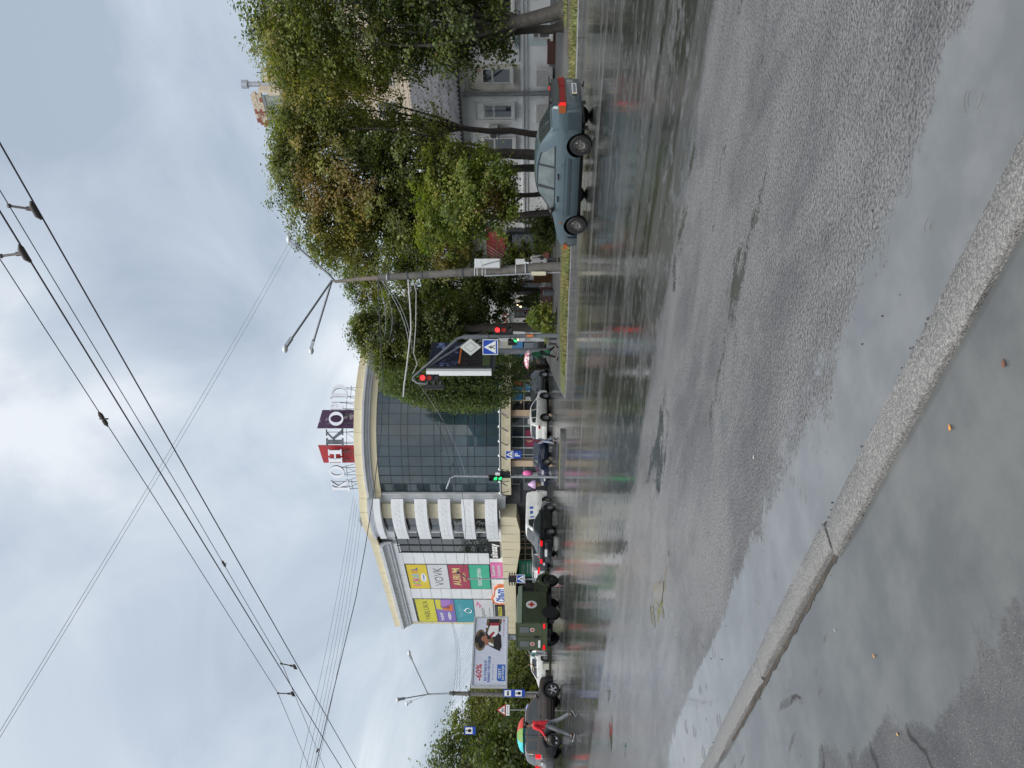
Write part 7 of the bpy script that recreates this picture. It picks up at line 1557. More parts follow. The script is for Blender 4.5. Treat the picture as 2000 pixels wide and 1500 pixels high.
hub = P(655, 550, 35.2); mb = MB(); mb.tube([pt-ZH*.3, P(700, 545, 35.2), hub], [.11, .09, .075], 10); mb.build('bracket_tube', mat('rusty_tube', (.20, .165, .14), .6, var=.25), pole, smooth=60)
for (mid, end, dz) in ((P(648, 548, 35.2), P(568, 664, 34.2), 1), (P(648, 549, 35.2), P(612, 668, 36.6), 1), (P(642, 536, 35.2), P(578, 480, 35.6), 1)):
    mb = MB(); mb.tube([hub, mid, mid.lerp(end, .12), end], .05, 8); mb.build('lamp_arm', PAINTP, pole, smooth=60); d = (end-mid); d.z *= .45; d.normalize(); lamp_head(pole, end-d*.08, end-mid)
lp = Vector(P(952, 515, 34.9)); bx_ = thing('switch_box', 'white metal switch box strapped to the concrete pole', 'electric box', tuple(lp)); mb = MB(); mb.box(lp, (.40, .32, 1.16)); mb.build('case', mat('white_case', (.56, .58, .60), .4, var=.06), bx_); mb = MB(); mb.box(lp+Vector((0, -.165, .0)), (.36, .012, 1.08)); mb.build('door', MATS['white_case'], bx_)
mb = MB(); [mb.box(lp+Vector((dx, -.175, .28)), (.03, .006, .09)) for dx in (-.04, .05)]; mb.build('door_print', LGREY, bx_)
mb = MB(); mb.tube([lp+Vector((.1, -.19, -.58)), lp+Vector((.02, -.22, -.2)), lp+Vector((-.1, -.2, .2)), lp+Vector((-.25, -.1, .35))], .012, 5); mb.build('cable', STEEL, bx_)
wb_ = Vector(P(1020, 512, 39)); t = thing('notice_board', 'plain white board on a red post behind the concrete pole', 'notice board', (wb_.x, wb_.y, ZP)); mb = MB(); mb.box(wb_, (.32, .06, .68)); mb.build('board', SIGW, t); mb = MB(); mb.tube([(wb_.x-.16, wb_.y, ZP), (wb_.x-.16, wb_.y, wb_.z+.35)], .03, 6); mb.build('post', SIGR, t)
# -- signal pole on the corner with arm, signs and two heads
sb = P(1096, 655, 36.5); sb.z = ZP; s1 = P(905, 658, 36.5); a1 = P(893, 662, 36.5); a2 = P(808, 736, 35.8); a3 = P(803, 745, 35.7)
tl = thing('traffic_light', 'corner signal pole with a long slanted arm carrying red lights and signs', 'traffic light', tuple(sb))
mb = MB(); mb.tube([sb, sb.lerp(s1, .5), s1], [.11, .095, .09], 12); mb.build('pole', PAINTP, tl, smooth=60); mb = MB(); mb.tube([s1-ZH*1.2, s1], .12, 12); mb.build('sleeve', PAINTP, tl, smooth=60)
mb = MB(); mb.tube([s1, a1, a2, P(806, 741, 35.75), P(815, 748, 35.7), P(838, 750, 35.7)], [.075, .07, .055, .05, .05, .05], 8); mb.build('arm', PAINTP, tl, smooth=60); mb = MB(); mb.tube([P(922, 662, 36.5), P(835, 716, 36.1)], .045, 6); mb.build('stay', PAINTP, tl)
signal(tl, pframe(P(965, 645, 36.3), R(6)), 'rRo', .30); signal(tl, pframe(P(819, 738, 35.6), R(4)), 'rRo', .30)
F = pframe(P(830, 752, 35.75), R(95)); signal(tl, F, 'ooo', .30)
F = pframe(P(992, 667, 36.3), R(20)); signal(tl, F, 'og', .22); 
mb = MB(); mb.tube([P(942, 660, 36.5), P(932, 672, 36.2), P(945, 676, 36.2)], .022, 5); mb.build('sign_bracket', GALV, tl); mb = MB(); mb.tube([P(930, 660, 36.5), P(920, 676, 36.2)], .022, 5); mb.build('sign_bracket', GALV, tl)
F = pframe(P(919, 678, 36.1), R(-6)); s = .50; mb = MB(); F.poly(mb, [(0, -s), (s*.80, 0), (0, s), (-s*.80, 0)], -.02, 0); o = mb.build('priority_sign', mat('sign_pale', (.50, .53, .50), .35, var=.05), tl); mb = MB(); k_ = .60
for (a, b) in (((0, -s), (s*.8, 0)), ((s*.8, 0), (0, s)), ((0, s), (-s*.8, 0)), ((-s*.8, 0), (0, -s))): F.poly(mb, [(a[0]*k_, a[1]*k_), (b[0]*k_, b[1]*k_), (b[0]*k_*.93, b[1]*k_*.93), (a[0]*k_*.93, a[1]*k_*.93)], .0, .004)
mb.build('inner_line', STEEL, o)
crosswalk_sign(tl, pframe(P(957.5, 678, 36.05), R(-4)), .72)
mb = MB(); mb.box(P(1035, 656, 36.35), (.1, .06, .32)); mb.build('orange_sticker', mat('orange_tag', (.62, .17, .03), .5), tl)
# -- lit advertising box on a column
D0 = 41.5; cb0 = P(1095, 667, D0); cb0.z = ZP; yaw = R(50)
ad = thing('advertising_box', 'tall dark advertising box with white edge on a grey column behind the crossing sign', 'advertising sign', tuple(cb0))
zb0, zb1 = (1038-961)*D0/1500+1.55, (1038-836)*D0/1500+1.55
F = Frame(P(900, 668, D0+1.4).xy.to_3d(), (-math.cos(yaw), -math.sin(yaw), 0), (math.sin(yaw), -math.cos(yaw), 0)); F = Frame(F.o, -F.r, Vector((F.r.y, -F.r.x, 0)) if Vector((F.r.y, -F.r.x, 0)).y < 0 else Vector((-F.r.y, F.r.x, 0)))
far_ = Vector((P(900, 668, D0+1.4).x, D0+1.4, 0)); near_ = Vector((P(900, 717, D0-.5).x, D0-.5, 0)); r_ = (far_-near_).normalized(); nrm = Vector((r_.y, -r_.x, 0)); Wd = (far_-near_).length
F = Frame(near_, r_, nrm)
mb = MB(); F.box(mb, 0, Wd, zb0, zb1, -.34, 0); o = mb.build('case', mat('dark_case', (.025, .03, .036), .35), ad)
PIC1 = mat('poster_night', (.022, .026, .05), .25, var=.5, scale=2.2, col2=(.16, .21, .42), c2lo=.52, c2hi=.60, c2scale=1.5); PIC2 = mat('poster_dark', (.03, .027, .03), .25, var=.4, scale=5); PIC3 = mat('poster_green', (.075, .10, .05), .25, var=.3, scale=6)
for (z0, z1, M) in ((.50, .965, PIC1), (.15, .498, PIC2), (.03, .148, PIC3)): mb = MB(); F.box(mb, .1, Wd-.1, zb0+(zb1-zb0)*z0, zb0+(zb1-zb0)*z1, .0, .012); mb.build('poster', M, o)
mb = MB(); F.box(mb, .3, Wd-.3, zb0+(zb1-zb0)*.497, zb0+(zb1-zb0)*.52, .013, .018); mb.build('poster_band', ORG, o)
mb = MB(); F.box(mb, -.12, 0, zb0, zb1, -.30, .02); mb.build('side_edge', mat('dark_case2', (.05, .055, .06), .4), o); mb = MB(); F.box(mb, -.34, -.125, zb0, zb1+.02, -.32, -.02); mb.build('white_edge', SIGW, o)
mb = MB(); F.box(mb, -.01, Wd, zb0-.16, zb0, -.3, -.02); mb.build('bottom_rail', STEEL, o)
cc = F.p(Wd*.72, 0, -.17); mb = MB(); mb.tube([(cc.x, cc.y, ZP), (cc.x, cc.y, zb0-.1)], .17, 12); mb.build('column', PAINTP, ad, smooth=60); mb = MB(); mb.box((cc.x, cc.y, ZP+.12), (.55, .55, .24)); mb.build('column_base', CONC, ad)
# -- grey signal with curved arm on the island
q0 = P(1093, 932, 41.5); q0.z = .13; q1 = P(902, 930, 41.5)
t = thing('traffic_light', 'slim grey signal pole with a bent top and green lights on the small island', 'traffic light', tuple(q0)); mb = MB(); mb.tube([q0, q1, P(888, 930, 41.5), P(880, 934, 41.5), P(872, 955, 41.5)], [.07, .055, .05, .05, .045], 10); mb.build('pole', GALV, t, smooth=60)
signal(t, pframe(P(954, 934, 41.3), R(-8)), 'ogg', .25); mb = MB(); mb.box(P(972, 926, 41.4), (.18, .14, .25)); mb.build('counter_box', SIGW, t); F = pframe(P(975, 926, 41.6), R(172)); signal(t, F, 'oo', .3)
# -- parking and crossing signs on a slim post in the forecourt
g0 = GD(888, 62, .0); t = thing('parking_sign', 'blue crossing plate above a blue parking plate before the shop windows', 'road sign', tuple(g0)); mb = MB(); mb.tube([g0, (g0.x, g0.y, (1038-988)*62/1500+1.75)], .035, 6); mb.build('post', GALV, t)
crosswalk_sign(t, pframe(P(995, 888, 61.9)), .62); F = pframe(P(1010.5, 888, 61.9)); mb = MB(); F.box(mb, -.31, .31, -.31, .31, -.02, 0); o = mb.build('parking_plate', SIGB, t); mb = MB(); text_on(mb, F, 'P', 0, 0, .006, .42, bold=.02); mb.build('lettering', SIGW, o)
# -- signal with crossing sign ahead of the ambulance bonnet
g0 = GD(1131, 46.5, .0); t = thing('traffic_light', 'thin signal pole with two heads seen edge on above the ambulance bonnet', 'traffic light', tuple(g0)); zt_ = (1038-913)*46.5/1500+1.55; mb = MB(); mb.tube([g0, (g0.x, g0.y, zt_)], [.055, .04], 8); mb.build('pole', GALV, t, smooth=60)
mb = MB(); mb.tube([(g0.x, g0.y, zt_), P(900, 1122, 46.5), P(893, 1117, 46.5)], .03, 6); mb.ico(P(894, 1118, 46.5), .10, 1); mb.build('camera_arm', STEEL, t)
F = pframe(P(993, 1125, 46.4), R(75)); signal(t, F, 'RRR', .15); F = pframe(P(993, 1137, 46.4), R(-75)); signal(t, F, 'ooo', .15); mb = MB(); mb.box(P(1000, 1131, 46.5), (.30, .02, .5)); mb.build('backing_board', SIGW, t); crosswalk_sign(t, pframe(P(1017, 1130.5, 46.3)), .50)
# -- left lamp pole with bus stop plates
b0 = GD(1357, 58); b0 = Vector((P(1070, 1358.5, 58).x, 58, 0)); b1 = P(878, 1354, 58); t = thing('lamp_pole', 'grey concrete lamp pole in front of the wood with three bent arms', 'street lamp', tuple(b0)); mb = MB(); mb.tube([b0.lerp(b1, i/8) for i in range(9)], [.23-.09*i/8 for i in range(9)], 12); mb.build('pole_shaft', CONC, t, smooth=60)
hub = P(838, 1356, 58); mb = MB(); mb.tube([b1-ZH*.2, hub], .07, 8); mb.build('bracket_tube', GALV, t)
for e in (P(804, 1288, 57.5), P(790, 1364, 57), P(803, 1370, 59)):
    mid = hub.lerp(e, .06)+ZH*.08; mb = MB(); mb.tube([hub, mid, e], .045, 6); mb.build('lamp_arm', GALV, t); lamp_head(t, e, e-mid)
for x in (885, 915, 995): q = b0.lerp(b1, (1070-x)/192); mb = MB(); mb.lathe([(.2, -.04), (.2, .04)], q, seg=12); mb.build('clamp', STEEL, t)
def bus_plate(parent, F, s, kind, name='bus_stop_plate'):
    mb = MB(); F.box(mb, -s*.36, s*.36, -s/2, s/2, -.02, 0); o = mb.build(name, SIGB, parent); mb = MB(); F.box(mb, -s*.28, s*.28, -s*.22, s*.40, .0, .004); mb.build('white_field', SIGW, o); mb = MB()
    if kind == 'trolley': F.box(mb, -s*.22, s*.22, .0, s*.14, .005, .009); F.box(mb, -s*.15, s*.02, s*.15, s*.17, .005, .009); disc_on(mb, F, -s*.13, -.01, s*.035, .005, .009, 10); disc_on(mb, F, s*.12, -.01, s*.035, .005, .009, 10)
    else:
        F.box(mb, -s*.12, s*.12, -s*.12, s*.20, .005, .009); F.box(mb, -s*.16, s*.16, -s*.02, s*.06, .005, .009); disc_on(mb, F, 0, s*.30, s*.07, .005, .009, 10)
    mb.build('pictogram', SIGK, o); return o
g0 = Vector((P(1060, 1352, 50).x, 50, 0)); t = thing('bus_stop_sign', 'two blue stop plates one above the other beside the grey lamp pole', 'road sign', tuple(g0)); mb = MB(); mb.tube([g0, (g0.x, g0.y, (1038-984)*50/1500+1.55)], .035, 6); mb.build('post', GALV, t); bus_plate(t, pframe(P(993.5, 1354, 49.9)), .68, 'trolley'); bus_plate(t, pframe(P(1014.5, 1354, 49.9)), .68, 'bus')
h0 = P(918, 1427, 45); t = thing('hanging_sign', 'blue stop plate hung on the span wire before the wood', 'road sign', tuple(h0)); bus_plate(t, pframe(h0), .66, 'bus'); mb = MB(); [mb.tube([h0+Vector((dx, 0, .3)), h0+Vector((dx, 0, .42))], .012, 4) for dx in (-.18,)]; mb.build('hanger', STEEL, t)
h0 = P(981, 1387, 47); t = thing('warning_sign', 'triangular red bordered sign with a white plate under it before the wood', 'road sign', (h0.x, h0.y, 0)); F = pframe(h0); s = .36
mb = MB(); F.poly(mb, [(-s, -s*.55), (s, -s*.55), (0, s*.95)], -.02, 0); o = mb.build('triangle', SIGR, t); mb = MB(); F.poly(mb, [(-s*.72, -s*.40), (s*.72, -s*.40), (0, s*.64)], .0, .004); mb.build('white_field', SIGW, o); mb = MB(); ped_figure(mb, F, -.05, -.03, .26, .006); ped_figure(mb, F, .07, -.03, .22, .006); mb.build('pictogram', SIGK, o)
mb = MB(); F.box(mb, -.33, .33, -.44, -.23, -.02, 0); o = mb.build('distance_plate', SIGW, t); mb = MB(); F.box(mb, -.20, .20, -.345, -.325, .0, .004); F.poly(mb, [(-.27, -.335), (-.19, -.30), (-.19, -.37)], .0, .004); F.poly(mb, [(.27, -.335), (.19, -.37), (.19, -.30)], .0, .004); mb.build('arrow', SIGK, o); mb = MB(); mb.tube([(h0.x, h0.y+.05, 0), (h0.x, h0.y+.05, h0.z+.3)], .03, 6); mb.build('post', GALV, t)
# -- tall billboard
D1, D2 = 58.0, 61.5; L_ = P(955, 1342, D1); R_ = P(955, 1205, D2); L_.z = 0; R_.z = 0; r_ = (R_-L_).normalized(); Wb = (R_-L_).length; F = Frame(L_, r_, Vector((r_.y, -r_.x, 0))); z0, z1 = (1038-990.5)*D1/1500+1.55, (1038-918)*D1/1500+1.50; Hb = z1-z0
bb_ = thing('billboard', 'large white billboard showing a man in a wide black hat and a discount', 'billboard', tuple(L_))
mb = MB(); F.box(mb, 0, Wb, z0, z1, -.35, -.02); o = mb.build('case', LGREY, bb_)
for (a, b, c, d) in ((0, Wb, z1-.12, z1), (0, Wb, z0, z0+.12), (0, .12, z0+.12, z1-.12), (Wb-.12, Wb, z0+.12, z1-.12)): mb = MB(); F.box(mb, a, b, c, d, -.02, .06); mb.build('frame', LGREY, o)
FACE = mat('billboard_face', (.68, .71, .82), .4, var=.02)
ns = 46
for i in range(ns):
    a = .12+(Wb-.24)*i/ns; b = .12+(Wb-.24)*(i+1)/ns; mb = MB(); F.box(mb, a+.008, b-.008, z0+.12, z1-.12, -.02, .0); mb.build('slat', FACE, o)
def bp_(name, pts, M, w=.006): mb = MB(); F.poly(mb, [(Wb*u, z0+Hb*v) for u, v in pts], w-.004, w); return mb.build(name, M, o)
def bt_(txt, u, v, h, wd, M, bold=.0): mb = MB(); text_on(mb, F, txt, Wb*u, z0+Hb*v, .008, h, wd, bold=bold); return mb.build('lettering', M, o)
TXR = colr('billboard_red', (.50, .03, .06)); TXB = colr('billboard_blue', (.04, .14, .46)); 
bt_('-60%', .20, .80, .46, 1.25, TXR, .02); bt_('на іспанські', .225, .63, .26, 1.55, TXB, .015); bt_('ванно-матраци', .245, .51, .26, 1.95, TXB, .015); bt_('тільки до кінця місяця', .20, .41, .09, 1.2, TXB); bp_('blue_patch', [(.08, .06), (.31, .06), (.31, .29), (.10, .29), (.08, .25)], TXB); bt_('СВІТ', .19, .22, .2, .75, WPR, .02); bt_('МАТРАЦІВ', .195, .12, .2, 1.05, WPR, .02)
def scl(pts, cu=.5, cv=.5): return pts
BKP, GLDP, SKP, RDP = colr('print_black', (.022, .018, .02)), mat('print_gold', (.16, .11, .055), .5, var=.5, scale=6), colr('print_skin', (.36, .16, .10)), colr('print_red', (.38, .03, .05))
ell = lambda u, v, a, b, rot=0, n=22: [(u+(a*math.cos(2*math.pi*i/n)*math.cos(rot)-b*math.sin(2*math.pi*i/n)*math.sin(rot)*.5), v+(a*math.cos(2*math.pi*i/n)*math.sin(rot)*2+b*math.sin(2*math.pi*i/n)*math.cos(rot))) for i in range(n)]
bp_('picture_jacket', [(.50, .22), (.53, .38), (.58, .56), (.64, .60), (.70, .62), (.77, .66), (.83, .60), (.86, .58), (.97, .56), (.97, .24), (.86, .22), (.79, .22), (.77, .30), (.73, .22), (.72, .2)], BKP, .006); bp_('picture_shirt', [(.71, .34), (.70, .52), (.76, .60), (.88, .52), (.88, .28), (.78, .28)], WPR, .010)
bp_('picture_jacket', [(.50, .24), (.56, .18), (.68, .20), (.74, .32), (.68, .42), (.60, .40), (.55, .44)], BKP, .012); bp_('picture_trim', [(.57, .44), (.62, .40), (.70, .44), (.69, .54), (.62, .58)], GLDP, .014); bp_('picture_trim', [(.76, .62), (.83, .66), (.85, .54), (.80, .60)], GLDP, .014); bp_('picture_belt', [(.87, .28), (.91, .26), (.91, .54), (.87, .54)], RDP, .014); bp_('picture_trim', [(.97, .56), (.86, .58), (.88, .64), (.97, .62)], GLDP, .014); bp_('picture_trim', [(.90, .20), (.97, .20), (.97, .26), (.88, .27)], GLDP, .014)
bp_('picture_scarf', [(.68, .50), (.72, .55), (.78, .44), (.77, .38), (.73, .44)], RDP, .016); bp_('picture_face', ell(.675, .64, .045, .13), SKP, .018); bp_('picture_beard', ell(.695, .555, .03, .05), BKP, .019); bp_('picture_hand', [(.575, .60), (.60, .66), (.64, .66), (.65, .58), (.60, .55)], SKP, .021); bp_('picture_cuff', [(.565, .40), (.585, .54), (.625, .56), (.62, .50), (.60, .42)], WPR, .022)
bp_('picture_hat', ell(.655, .79, .155, .16, -.02), GLDP, .016); bp_('picture_hat', ell(.655, .765, .12, .10, -.02), BKP, .0175); bp_('picture_hat', [(.60, .76), (.62, .92), (.66, .95), (.71, .92), (.72, .76)], BKP, .017)
bt_('безкоштовна доставка', .82, .13, .09, 1.2, TXR); bp_('red_dot', ell(.95, .13, .012, .03), TXR, .01)
mb = MB(); mb.tube([F.p(Wb*.72, 0, -.25), F.p(Wb*.72, z0+.1, -.25)], .22, 12); mb.build('column', GALV, bb_, smooth=60)
for v in (.80, .76): bp_('panel_seam', [(0.02, 0), (.02, .001), (.021, 0)], STEEL)
# -- black kiosk with ice cream picture, pink candy sign, planter, bollard chairs etc
c0 = GD(960, 63, .0); t = thing('kiosk', 'small black kiosk with an ice cream cone sign before the shop doors', 'kiosk', tuple(c0)); F = pframe(c0, R(12)); KB = mat('kiosk_black', (.03, .032, .038), .45, var=.15)
mb = MB(); F.box(mb, -.95, .75, .35, 2.45, -1.2, 0); o = mb.build('cabin', KB, t); mb = MB(); F.box(mb, .12, .75, 1.2, 2.2, .0, .03); mb.build('counter_hatch', DGLASS, o); mb = MB(); disc_on(mb, F, -.35, 1.75, .16, .0, .012, 20); disc_on(mb, F, -.35, 1.75, .10, .013, .016, 20, 1); mb.build('emblem', [LGREY, KB], o); mb = MB(); F.box(mb, -.95, .75, .0, .35, -1.2, -.05); mb.build('skirt', STEEL, t); mb = MB(); F.box(mb, -1.05, .85, 2.45, 2.52, -1.3, .12); mb.build('roof', KB, t)
F2 = pframe(GD(946, 61.8, 0), R(0)); t = thing('ice_cream_sign', 'big pink and cream ice cream cone figure beside the black kiosk', 'ice cream sign', tuple(F2.o)); mb = MB(); mb.lathe([(.02, .55), (.26, 1.2), (.27, 1.22)], F2.o, seg=14); mb.build('cone', mat('waffle', (.55, .42, .24), .6, var=.2, scale=12), t, smooth=60); mb = MB(); mb.lathe([(.34, 1.2), (.36, 1.3), (.28, 1.5), (.18, 1.65), (.08, 1.8), (.01, 1.86)], F2.o, seg=14); mb.build('scoop', mat('lilac_ice', (.48, .33, .52), .4), t, smooth=60); mb = MB(); mb.tube([F2.o, F2.o+ZH*.6], .04, 6); mb.box(F2.o+ZH*.03, (.5, .5, .06)); mb.build('stand', STEEL, t)
F2 = pframe(GD(924, 62.5, 0)); t = thing('candy_sign', 'bright pink candy floss figure on a stick near the green signal', 'candy sign', tuple(F2.o)); mb = MB(); mb.ico(F2.o+ZH*1.85, (.24, .2, .42), 2, jit=.08); mb.build('floss', mat('candy_pink', (.70, .14, .36), .6, var=.1, scale=8), t, smooth=60); mb = MB(); mb.tube([F2.o, F2.o+ZH*1.5], .025, 6); mb.box(F2.o+ZH*.03, (.4, .4, .06)); mb.build('stick', SIGW, t)
pc = gnd(588, 39); t = thing('planter', 'brown slatted planter with two small conifers before the cafe', 'planter', tuple(pc)); PLK = mat('brown_slat', (.085, .035, .03), .5, var=.25)
F = Frame(pc, -SH, -NH)
for i in range(7): mb = MB(); F.box(mb, -.95, .95, .08+.105*i, .08+.105*i+.092, .30, .34); mb.build('slat', PLK, t)
for u in (-.97, .93): 
    for i in range(7): mb = MB(); F.box(mb, u, u+.04, .08+.105*i, .08+.105*i+.092, -.3, .3); mb.build('slat', PLK, t)
mb = MB(); F.box(mb, -.92, .92, .0, .78, -.28, .28); mb.build('liner', SOIL, t)
lt = gnd(541, 42); t = thing('lit_panel', 'small glowing cream panel on a wooden stand beside the concrete pole', 'lit sign', tuple(lt)); mb = MB(); mb.box(lt+ZH*1.0, (.9, .3, .5)); mb.box(lt+ZH*.4, (.8, .25, .8)); mb.build('wooden_stand', mat('oak', (.22, .10, .035), .5, var=.2), t)
tr = gnd(533, 43); t = thing('rubbish_bin', 'small dark bin at the foot of the cafe planter', 'bin', tuple(gnd(572, 36))); q = gnd(572, 36); mb = MB(); mb.lathe([(.16, 0), (.2, .62), (.18, .62), (.15, .05)], q, seg=14); mb.build('bucket', STEEL, t); mb = MB(); mb.lathe([(.21, .62), (.21, .66), (.1, .70), (.0001, .71)], q, seg=14); mb.build('lid', STEEL, t)
# low boundary posts on the verge by the stout trunk
for i, y in enumerate((619, 633, 662, 672)): q = gnd(y, 31.2); mb = MB(); mb.tube([q-ZH*.05, q+ZH*.42, q+ZH*.45], [.07, .07, .03], 8); tag(mb.top('verge_post', STEEL, ['dark verge post by the bright shrub', 'dark verge post in front of the stout trunk', 'dark verge post at the foot of the corner signal', 'dark verge post beside the grey column'][i], 'post', 'posts along the verge'))

# ------------------------------------------------------------------ overhead lines
WIRE = mat('wire', (.022, .018, .03), .5, var=0); WIREG = mat('grey_wire', (.26, .28, .31), .5, var=0); SILV = mat('silver_sheath', (.42, .42, .42), .5, var=.1); INS = mat('insulator', (.07, .06, .055), .5, var=.2)
def onN(x, y, N): d = ray(x, y); return EYE + d*((N-EYE.dot(NH))/d.dot(NH))
def wire_top(name, pts, r, M, label, cat='wire', group='overhead wires'):
    mb = MB(); mb.tube(pts, r, 6); return mb.top(name, M, label, cat, group, base=Vector(pts[0]))
NA_, NB_ = 5.85, 5.44
def trolley(N, p0, p1, r, label):
    a, b = onN(*p0, N), onN(*p1, N); d = (b-a).normalized(); return wire_top('trolley_wire', [a-d*14, a, a.lerp(b, .5), b, b+d*60], r, WIRE, label, 'wire', 'trolley wires over the street')
trolley(NA_, (0, 280), (695, 1500), .0085, 'lower contact wire of the right hand trolley pair'); trolley(NB_, (0, 413), (667, 1500), .0085, 'lower contact wire of the left hand trolley pair')
def messenger(N, pts, r, label):
    q = [onN(x, y, N) for x, y in pts]; d0 = (q[1]-q[0]).normalized(); d1 = (q[-1]-q[-2]).normalized(); return wire_top('carrier_wire', [q[0]-d0*12]+q+[q[-1]+d1*20], r, WIRE, label, 'wire', 'trolley wires over the street')
messenger(NA_, [(0, 372), (354, 960), (551, 1297), (634, 1500)], .005, 'thin carrier wire above the right hand contact wire'); messenger(NB_, [(0, 506), (294, 960), (543, 1354), (604, 1500)], .005, 'thin carrier wire above the left hand contact wire')
def hanger(N, top, bot, label):
    a, b = onN(*top, N), onN(*bot, N); t = thing('wire_hanger', label, 'hanger', tuple(a), group='hangers of the trolley wires'); L = (b-a).length; mb = MB(); mb.tube([a, b], .011, 6); mb.build('rod', INS, t); mb = MB(); mb.ico(a, .024, 1); mb.build('clip', INS, t)
    mb = MB(); mb.tube([b-SH*.09+ZH*.012, b-SH*.05+ZH*.02, b+SH*.06+ZH*.02, b+SH*.10], [.012, .028, .028, .014], 8); mb.build('clamp', INS, t, smooth=60); mb = MB(); mb.tube([a.lerp(b, .62), a.lerp(b, .9)], .02, 6); mb.build('insulator', INS, t)
hanger(NA_, (18, 402), (72, 410), 'large hanger nearest the border, on the right hand wire pair'); hanger(NB_, (2, 500), (50, 494), 'large hanger cut by the border, on the left hand wire pair'); hanger(NA_, (549, 1296), (577, 1302), 'distant hanger on the right hand wire pair'); hanger(NB_, (543, 1354), (573, 1355), 'distant hanger on the left hand wire pair')
def fitting(p, d, label, s=1.0):
    d = d.normalized(); t = thing('wire_insulator', label, 'insulator', tuple(p), group='insulators in the carrier wires'); mb = MB(); mb.tube([p-d*.10*s, p-d*.06*s, p-d*.01*s, p], [.006*s, .02*s, .02*s, .010*s], 8); mb.tube([p, p+d*.02*s, p+d*.07*s, p+d*.11*s], [.010*s, .02*s, .02*s, .006*s], 8); mb.build('insulator_body', INS, t); mb = MB(); mb.tube([p-ZH*.05*s, p+ZH*.03*s], .008*s, 5); mb.build('bolt', INS, t)
    return t
fitting(onN(201, 818, NB_), SH, 'insulator in the middle of the left hand carrier wire', 1.2); fitting(onN(437, 1101, NA_), SH, 'small fitting in the right hand carrier wire', .9)
# thin pair from the lamp to the far left
for i, (o1, o2) in enumerate((((566, 471), (0, 1428)), ((571, 478), (0, 1440)))):
    a, b = P(*o1, 35.4), P(*o2, 15); wire_top('service_wire', catenary(a, b, .12, 16)+[b+(b-a).normalized()*8], .0055, WIREG, ['upper of two thin grey wires crossing the sky from the lamp', 'lower of two thin grey wires crossing the sky from the lamp'][i])
for i, (x0, x1, y1, yy) in enumerate(((586, 690, 968, 1500), (598, 694, 975, 1500), (606, 697, 985, 1500), (612, 702, 1000, 1500), (620, 706, 1012, 1500))):
    a, b = P(x0, yy, 44), P(x1, y1, 71); d = (a-b).normalized(); wire_top('service_wire', [a+d*6]+catenary(a, b, .25, 14), .010, WIRE, ['highest of the five dark cables running to the mall roof edge', 'second highest of the five dark cables running to the mall roof edge', 'middle one of the five dark cables running to the mall roof edge', 'second lowest of the five dark cables running to the mall roof edge', 'lowest of the five dark cables running to the mall roof edge'][i], 'wire', 'cables to the roof of the shopping centre')
pts = [P(x, y, D) for x, y, D in ((616, 1500, 40), (640, 1396, 41), (695, 1168, 43.5), (714, 1065, 44.5), (728, 975, 45.5), (737, 901, 46), (744, 852, 46), (748, 742, 44), (742, 640, 40), (738, 545, 35.4))]; wire_top('service_wire', pts, .022, WIRE, 'thick black cable sagging across the front of the shopping centre')
fitting(P(620, 1466, 40.5), Vector((0, 1, 0)), 'black joint on the thick cable near the border', 2.2)
pts = [P(x, y, D) for x, y, D in ((797, 541, 35.2), (799, 570, 35.4), (802, 610, 35.6), (803, 645, 35.7), (797, 696, 35.9), (794, 720, 36), (789, 756, 36.2), (788, 775, 36.4))]; wire_top('cable_bundle', pts, .036, SILV, 'thick silver sheathed cable bundle between the concrete pole and the signal arm')
pts = [P(x, y, D) for x, y, D in ((806, 545, 35.2), (813, 570, 35.3), (812, 640, 35.5), (808, 690, 35.8), (815, 712, 36), (806, 730, 36))]; wire_top('cable_bundle', pts, .018, SILV, 'thin loose cable hanging under the silver bundle')
SLK = iter(['slack wire from the pole top across to the cornice of the mall', 'slack wire just under the pole top towards the glass corner', 'thicker slack wire from the pole down to the signal arm', 'thinner slack wire from the pole down to the signal arm', 'grey wire from the signal arm to the bent signal on the island', 'dark wire from the silver bundle to the bent signal top', 'long slack wire from the side signal to the pole above the ambulance'])
for (p0, p1, sag, rr, M) in (((738, 545, 35.3), (735, 700, 52), .5, .012, WIREG), ((744, 545, 35.3), (746, 690, 50), .6, .012, WIREG), ((746, 548, 35.3), (800, 680, 36), .25, .016, WIREG), ((752, 548, 35.3), (805, 690, 36), .3, .012, WIREG), ((806, 735, 36), (908, 925, 43), .35, .014, WIREG), ((800, 740, 36), (880, 940, 41.5), .5, .012, WIRE), ((838, 752, 36), (902, 1128, 47), .8, .012, WIRE)):
    wire_top('service_wire', catenary(P(*p0), P(*p1), sag, 12), rr, M, next(SLK), 'wire', 'slack wires near the signals')
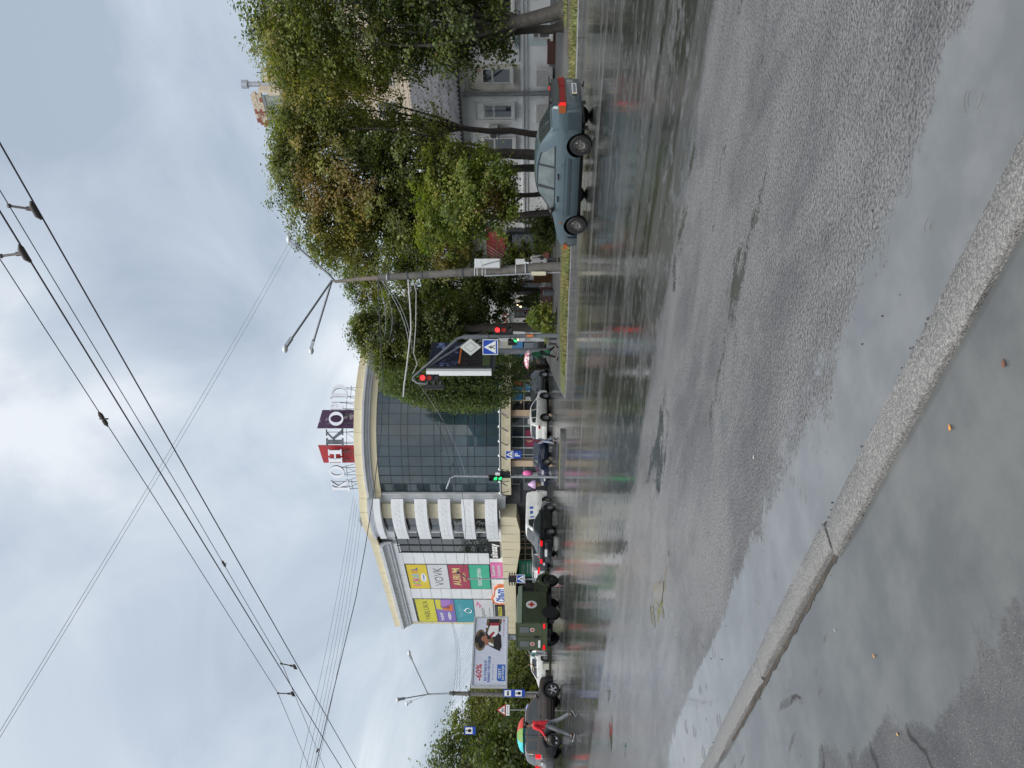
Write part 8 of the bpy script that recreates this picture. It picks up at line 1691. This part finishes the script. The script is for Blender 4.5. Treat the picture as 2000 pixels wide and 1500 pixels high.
for i, (x0, x1) in enumerate(((918, 921), (905, 909))): a, b = P(x0-6, 1500, 45), P(x1-6, 1357, 58); wire_top('span_wire', [a+(a-b)*.2]+catenary(a, b, .05, 8), .012, WIRE, ['span wire holding the hanging stop plate before the wood', 'second span wire just above the one with the stop plate'][i])
for i, x in enumerate((885, 890, 896)): a, b = P(x, 1354, 58), P(x-4-i*4, 1215, 90); wire_top('service_wire', catenary(a, b, .4, 10), .014, WIREG, ['upper of three thin wires from the lamp pole towards the old house', 'middle of three thin wires from the lamp pole towards the old house', 'lower of three thin wires from the lamp pole towards the old house'][i], 'wire', 'wires at the left lamp pole')

# ------------------------------------------------------------------ small things on the wet ground
LO, LY, LW = mat('orange_leaf', (.55, .24, .06), .5, var=.1), mat('tan_leaf', (.42, .26, .10), .5, var=.1), mat('pale_twig', (.50, .50, .45), .6, var=.1)
def fallen_leaf(x, y, s_, M, rot, label, z=.016, asp=.6):
    c = G(x, y, z); pts = []; s = s_*.55
    for i in range(12): a = 2*math.pi*i/12; r_ = s*(.5+.08*math.cos(3*a)); pts.append((r_*math.cos(a), r_*math.sin(a)*asp))
    q, k_ = math.cos(rot), math.sin(rot); mb = MB(); top = [c+Vector((a*q-b*k_, a*k_+b*q, .004+.006*abs(b)/s)) for a, b in pts]; mb.prism(top, (0, 0, -.002)); mb.top('fallen_leaf', M, label, 'leaf', 'fallen leaves on the footway', base=c)
fallen_leaf(1857, 835, .045, LO, .5, 'orange fallen leaf lying on the wet footway near the long kerb stone'); fallen_leaf(1708, 1281, .035, LO, 1.0, 'small orange leaf in the footway pool'); fallen_leaf(1754, 1434, .035, LY, 1.5, 'tan leaf in the footway pool close to the border'); fallen_leaf(1631, 1231, .045, LW, 1.2, 'pale sliver of twig floating in the footway pool', asp=.16); fallen_leaf(1962, 710, .05, mat('brown_leaf', (.16, .07, .04), .6), .3, 'brown leaf near the lower corner of the footway')
fallen_leaf(1473, 893, .05, LW, .3, 'white scrap of litter out on the wet road', .006)
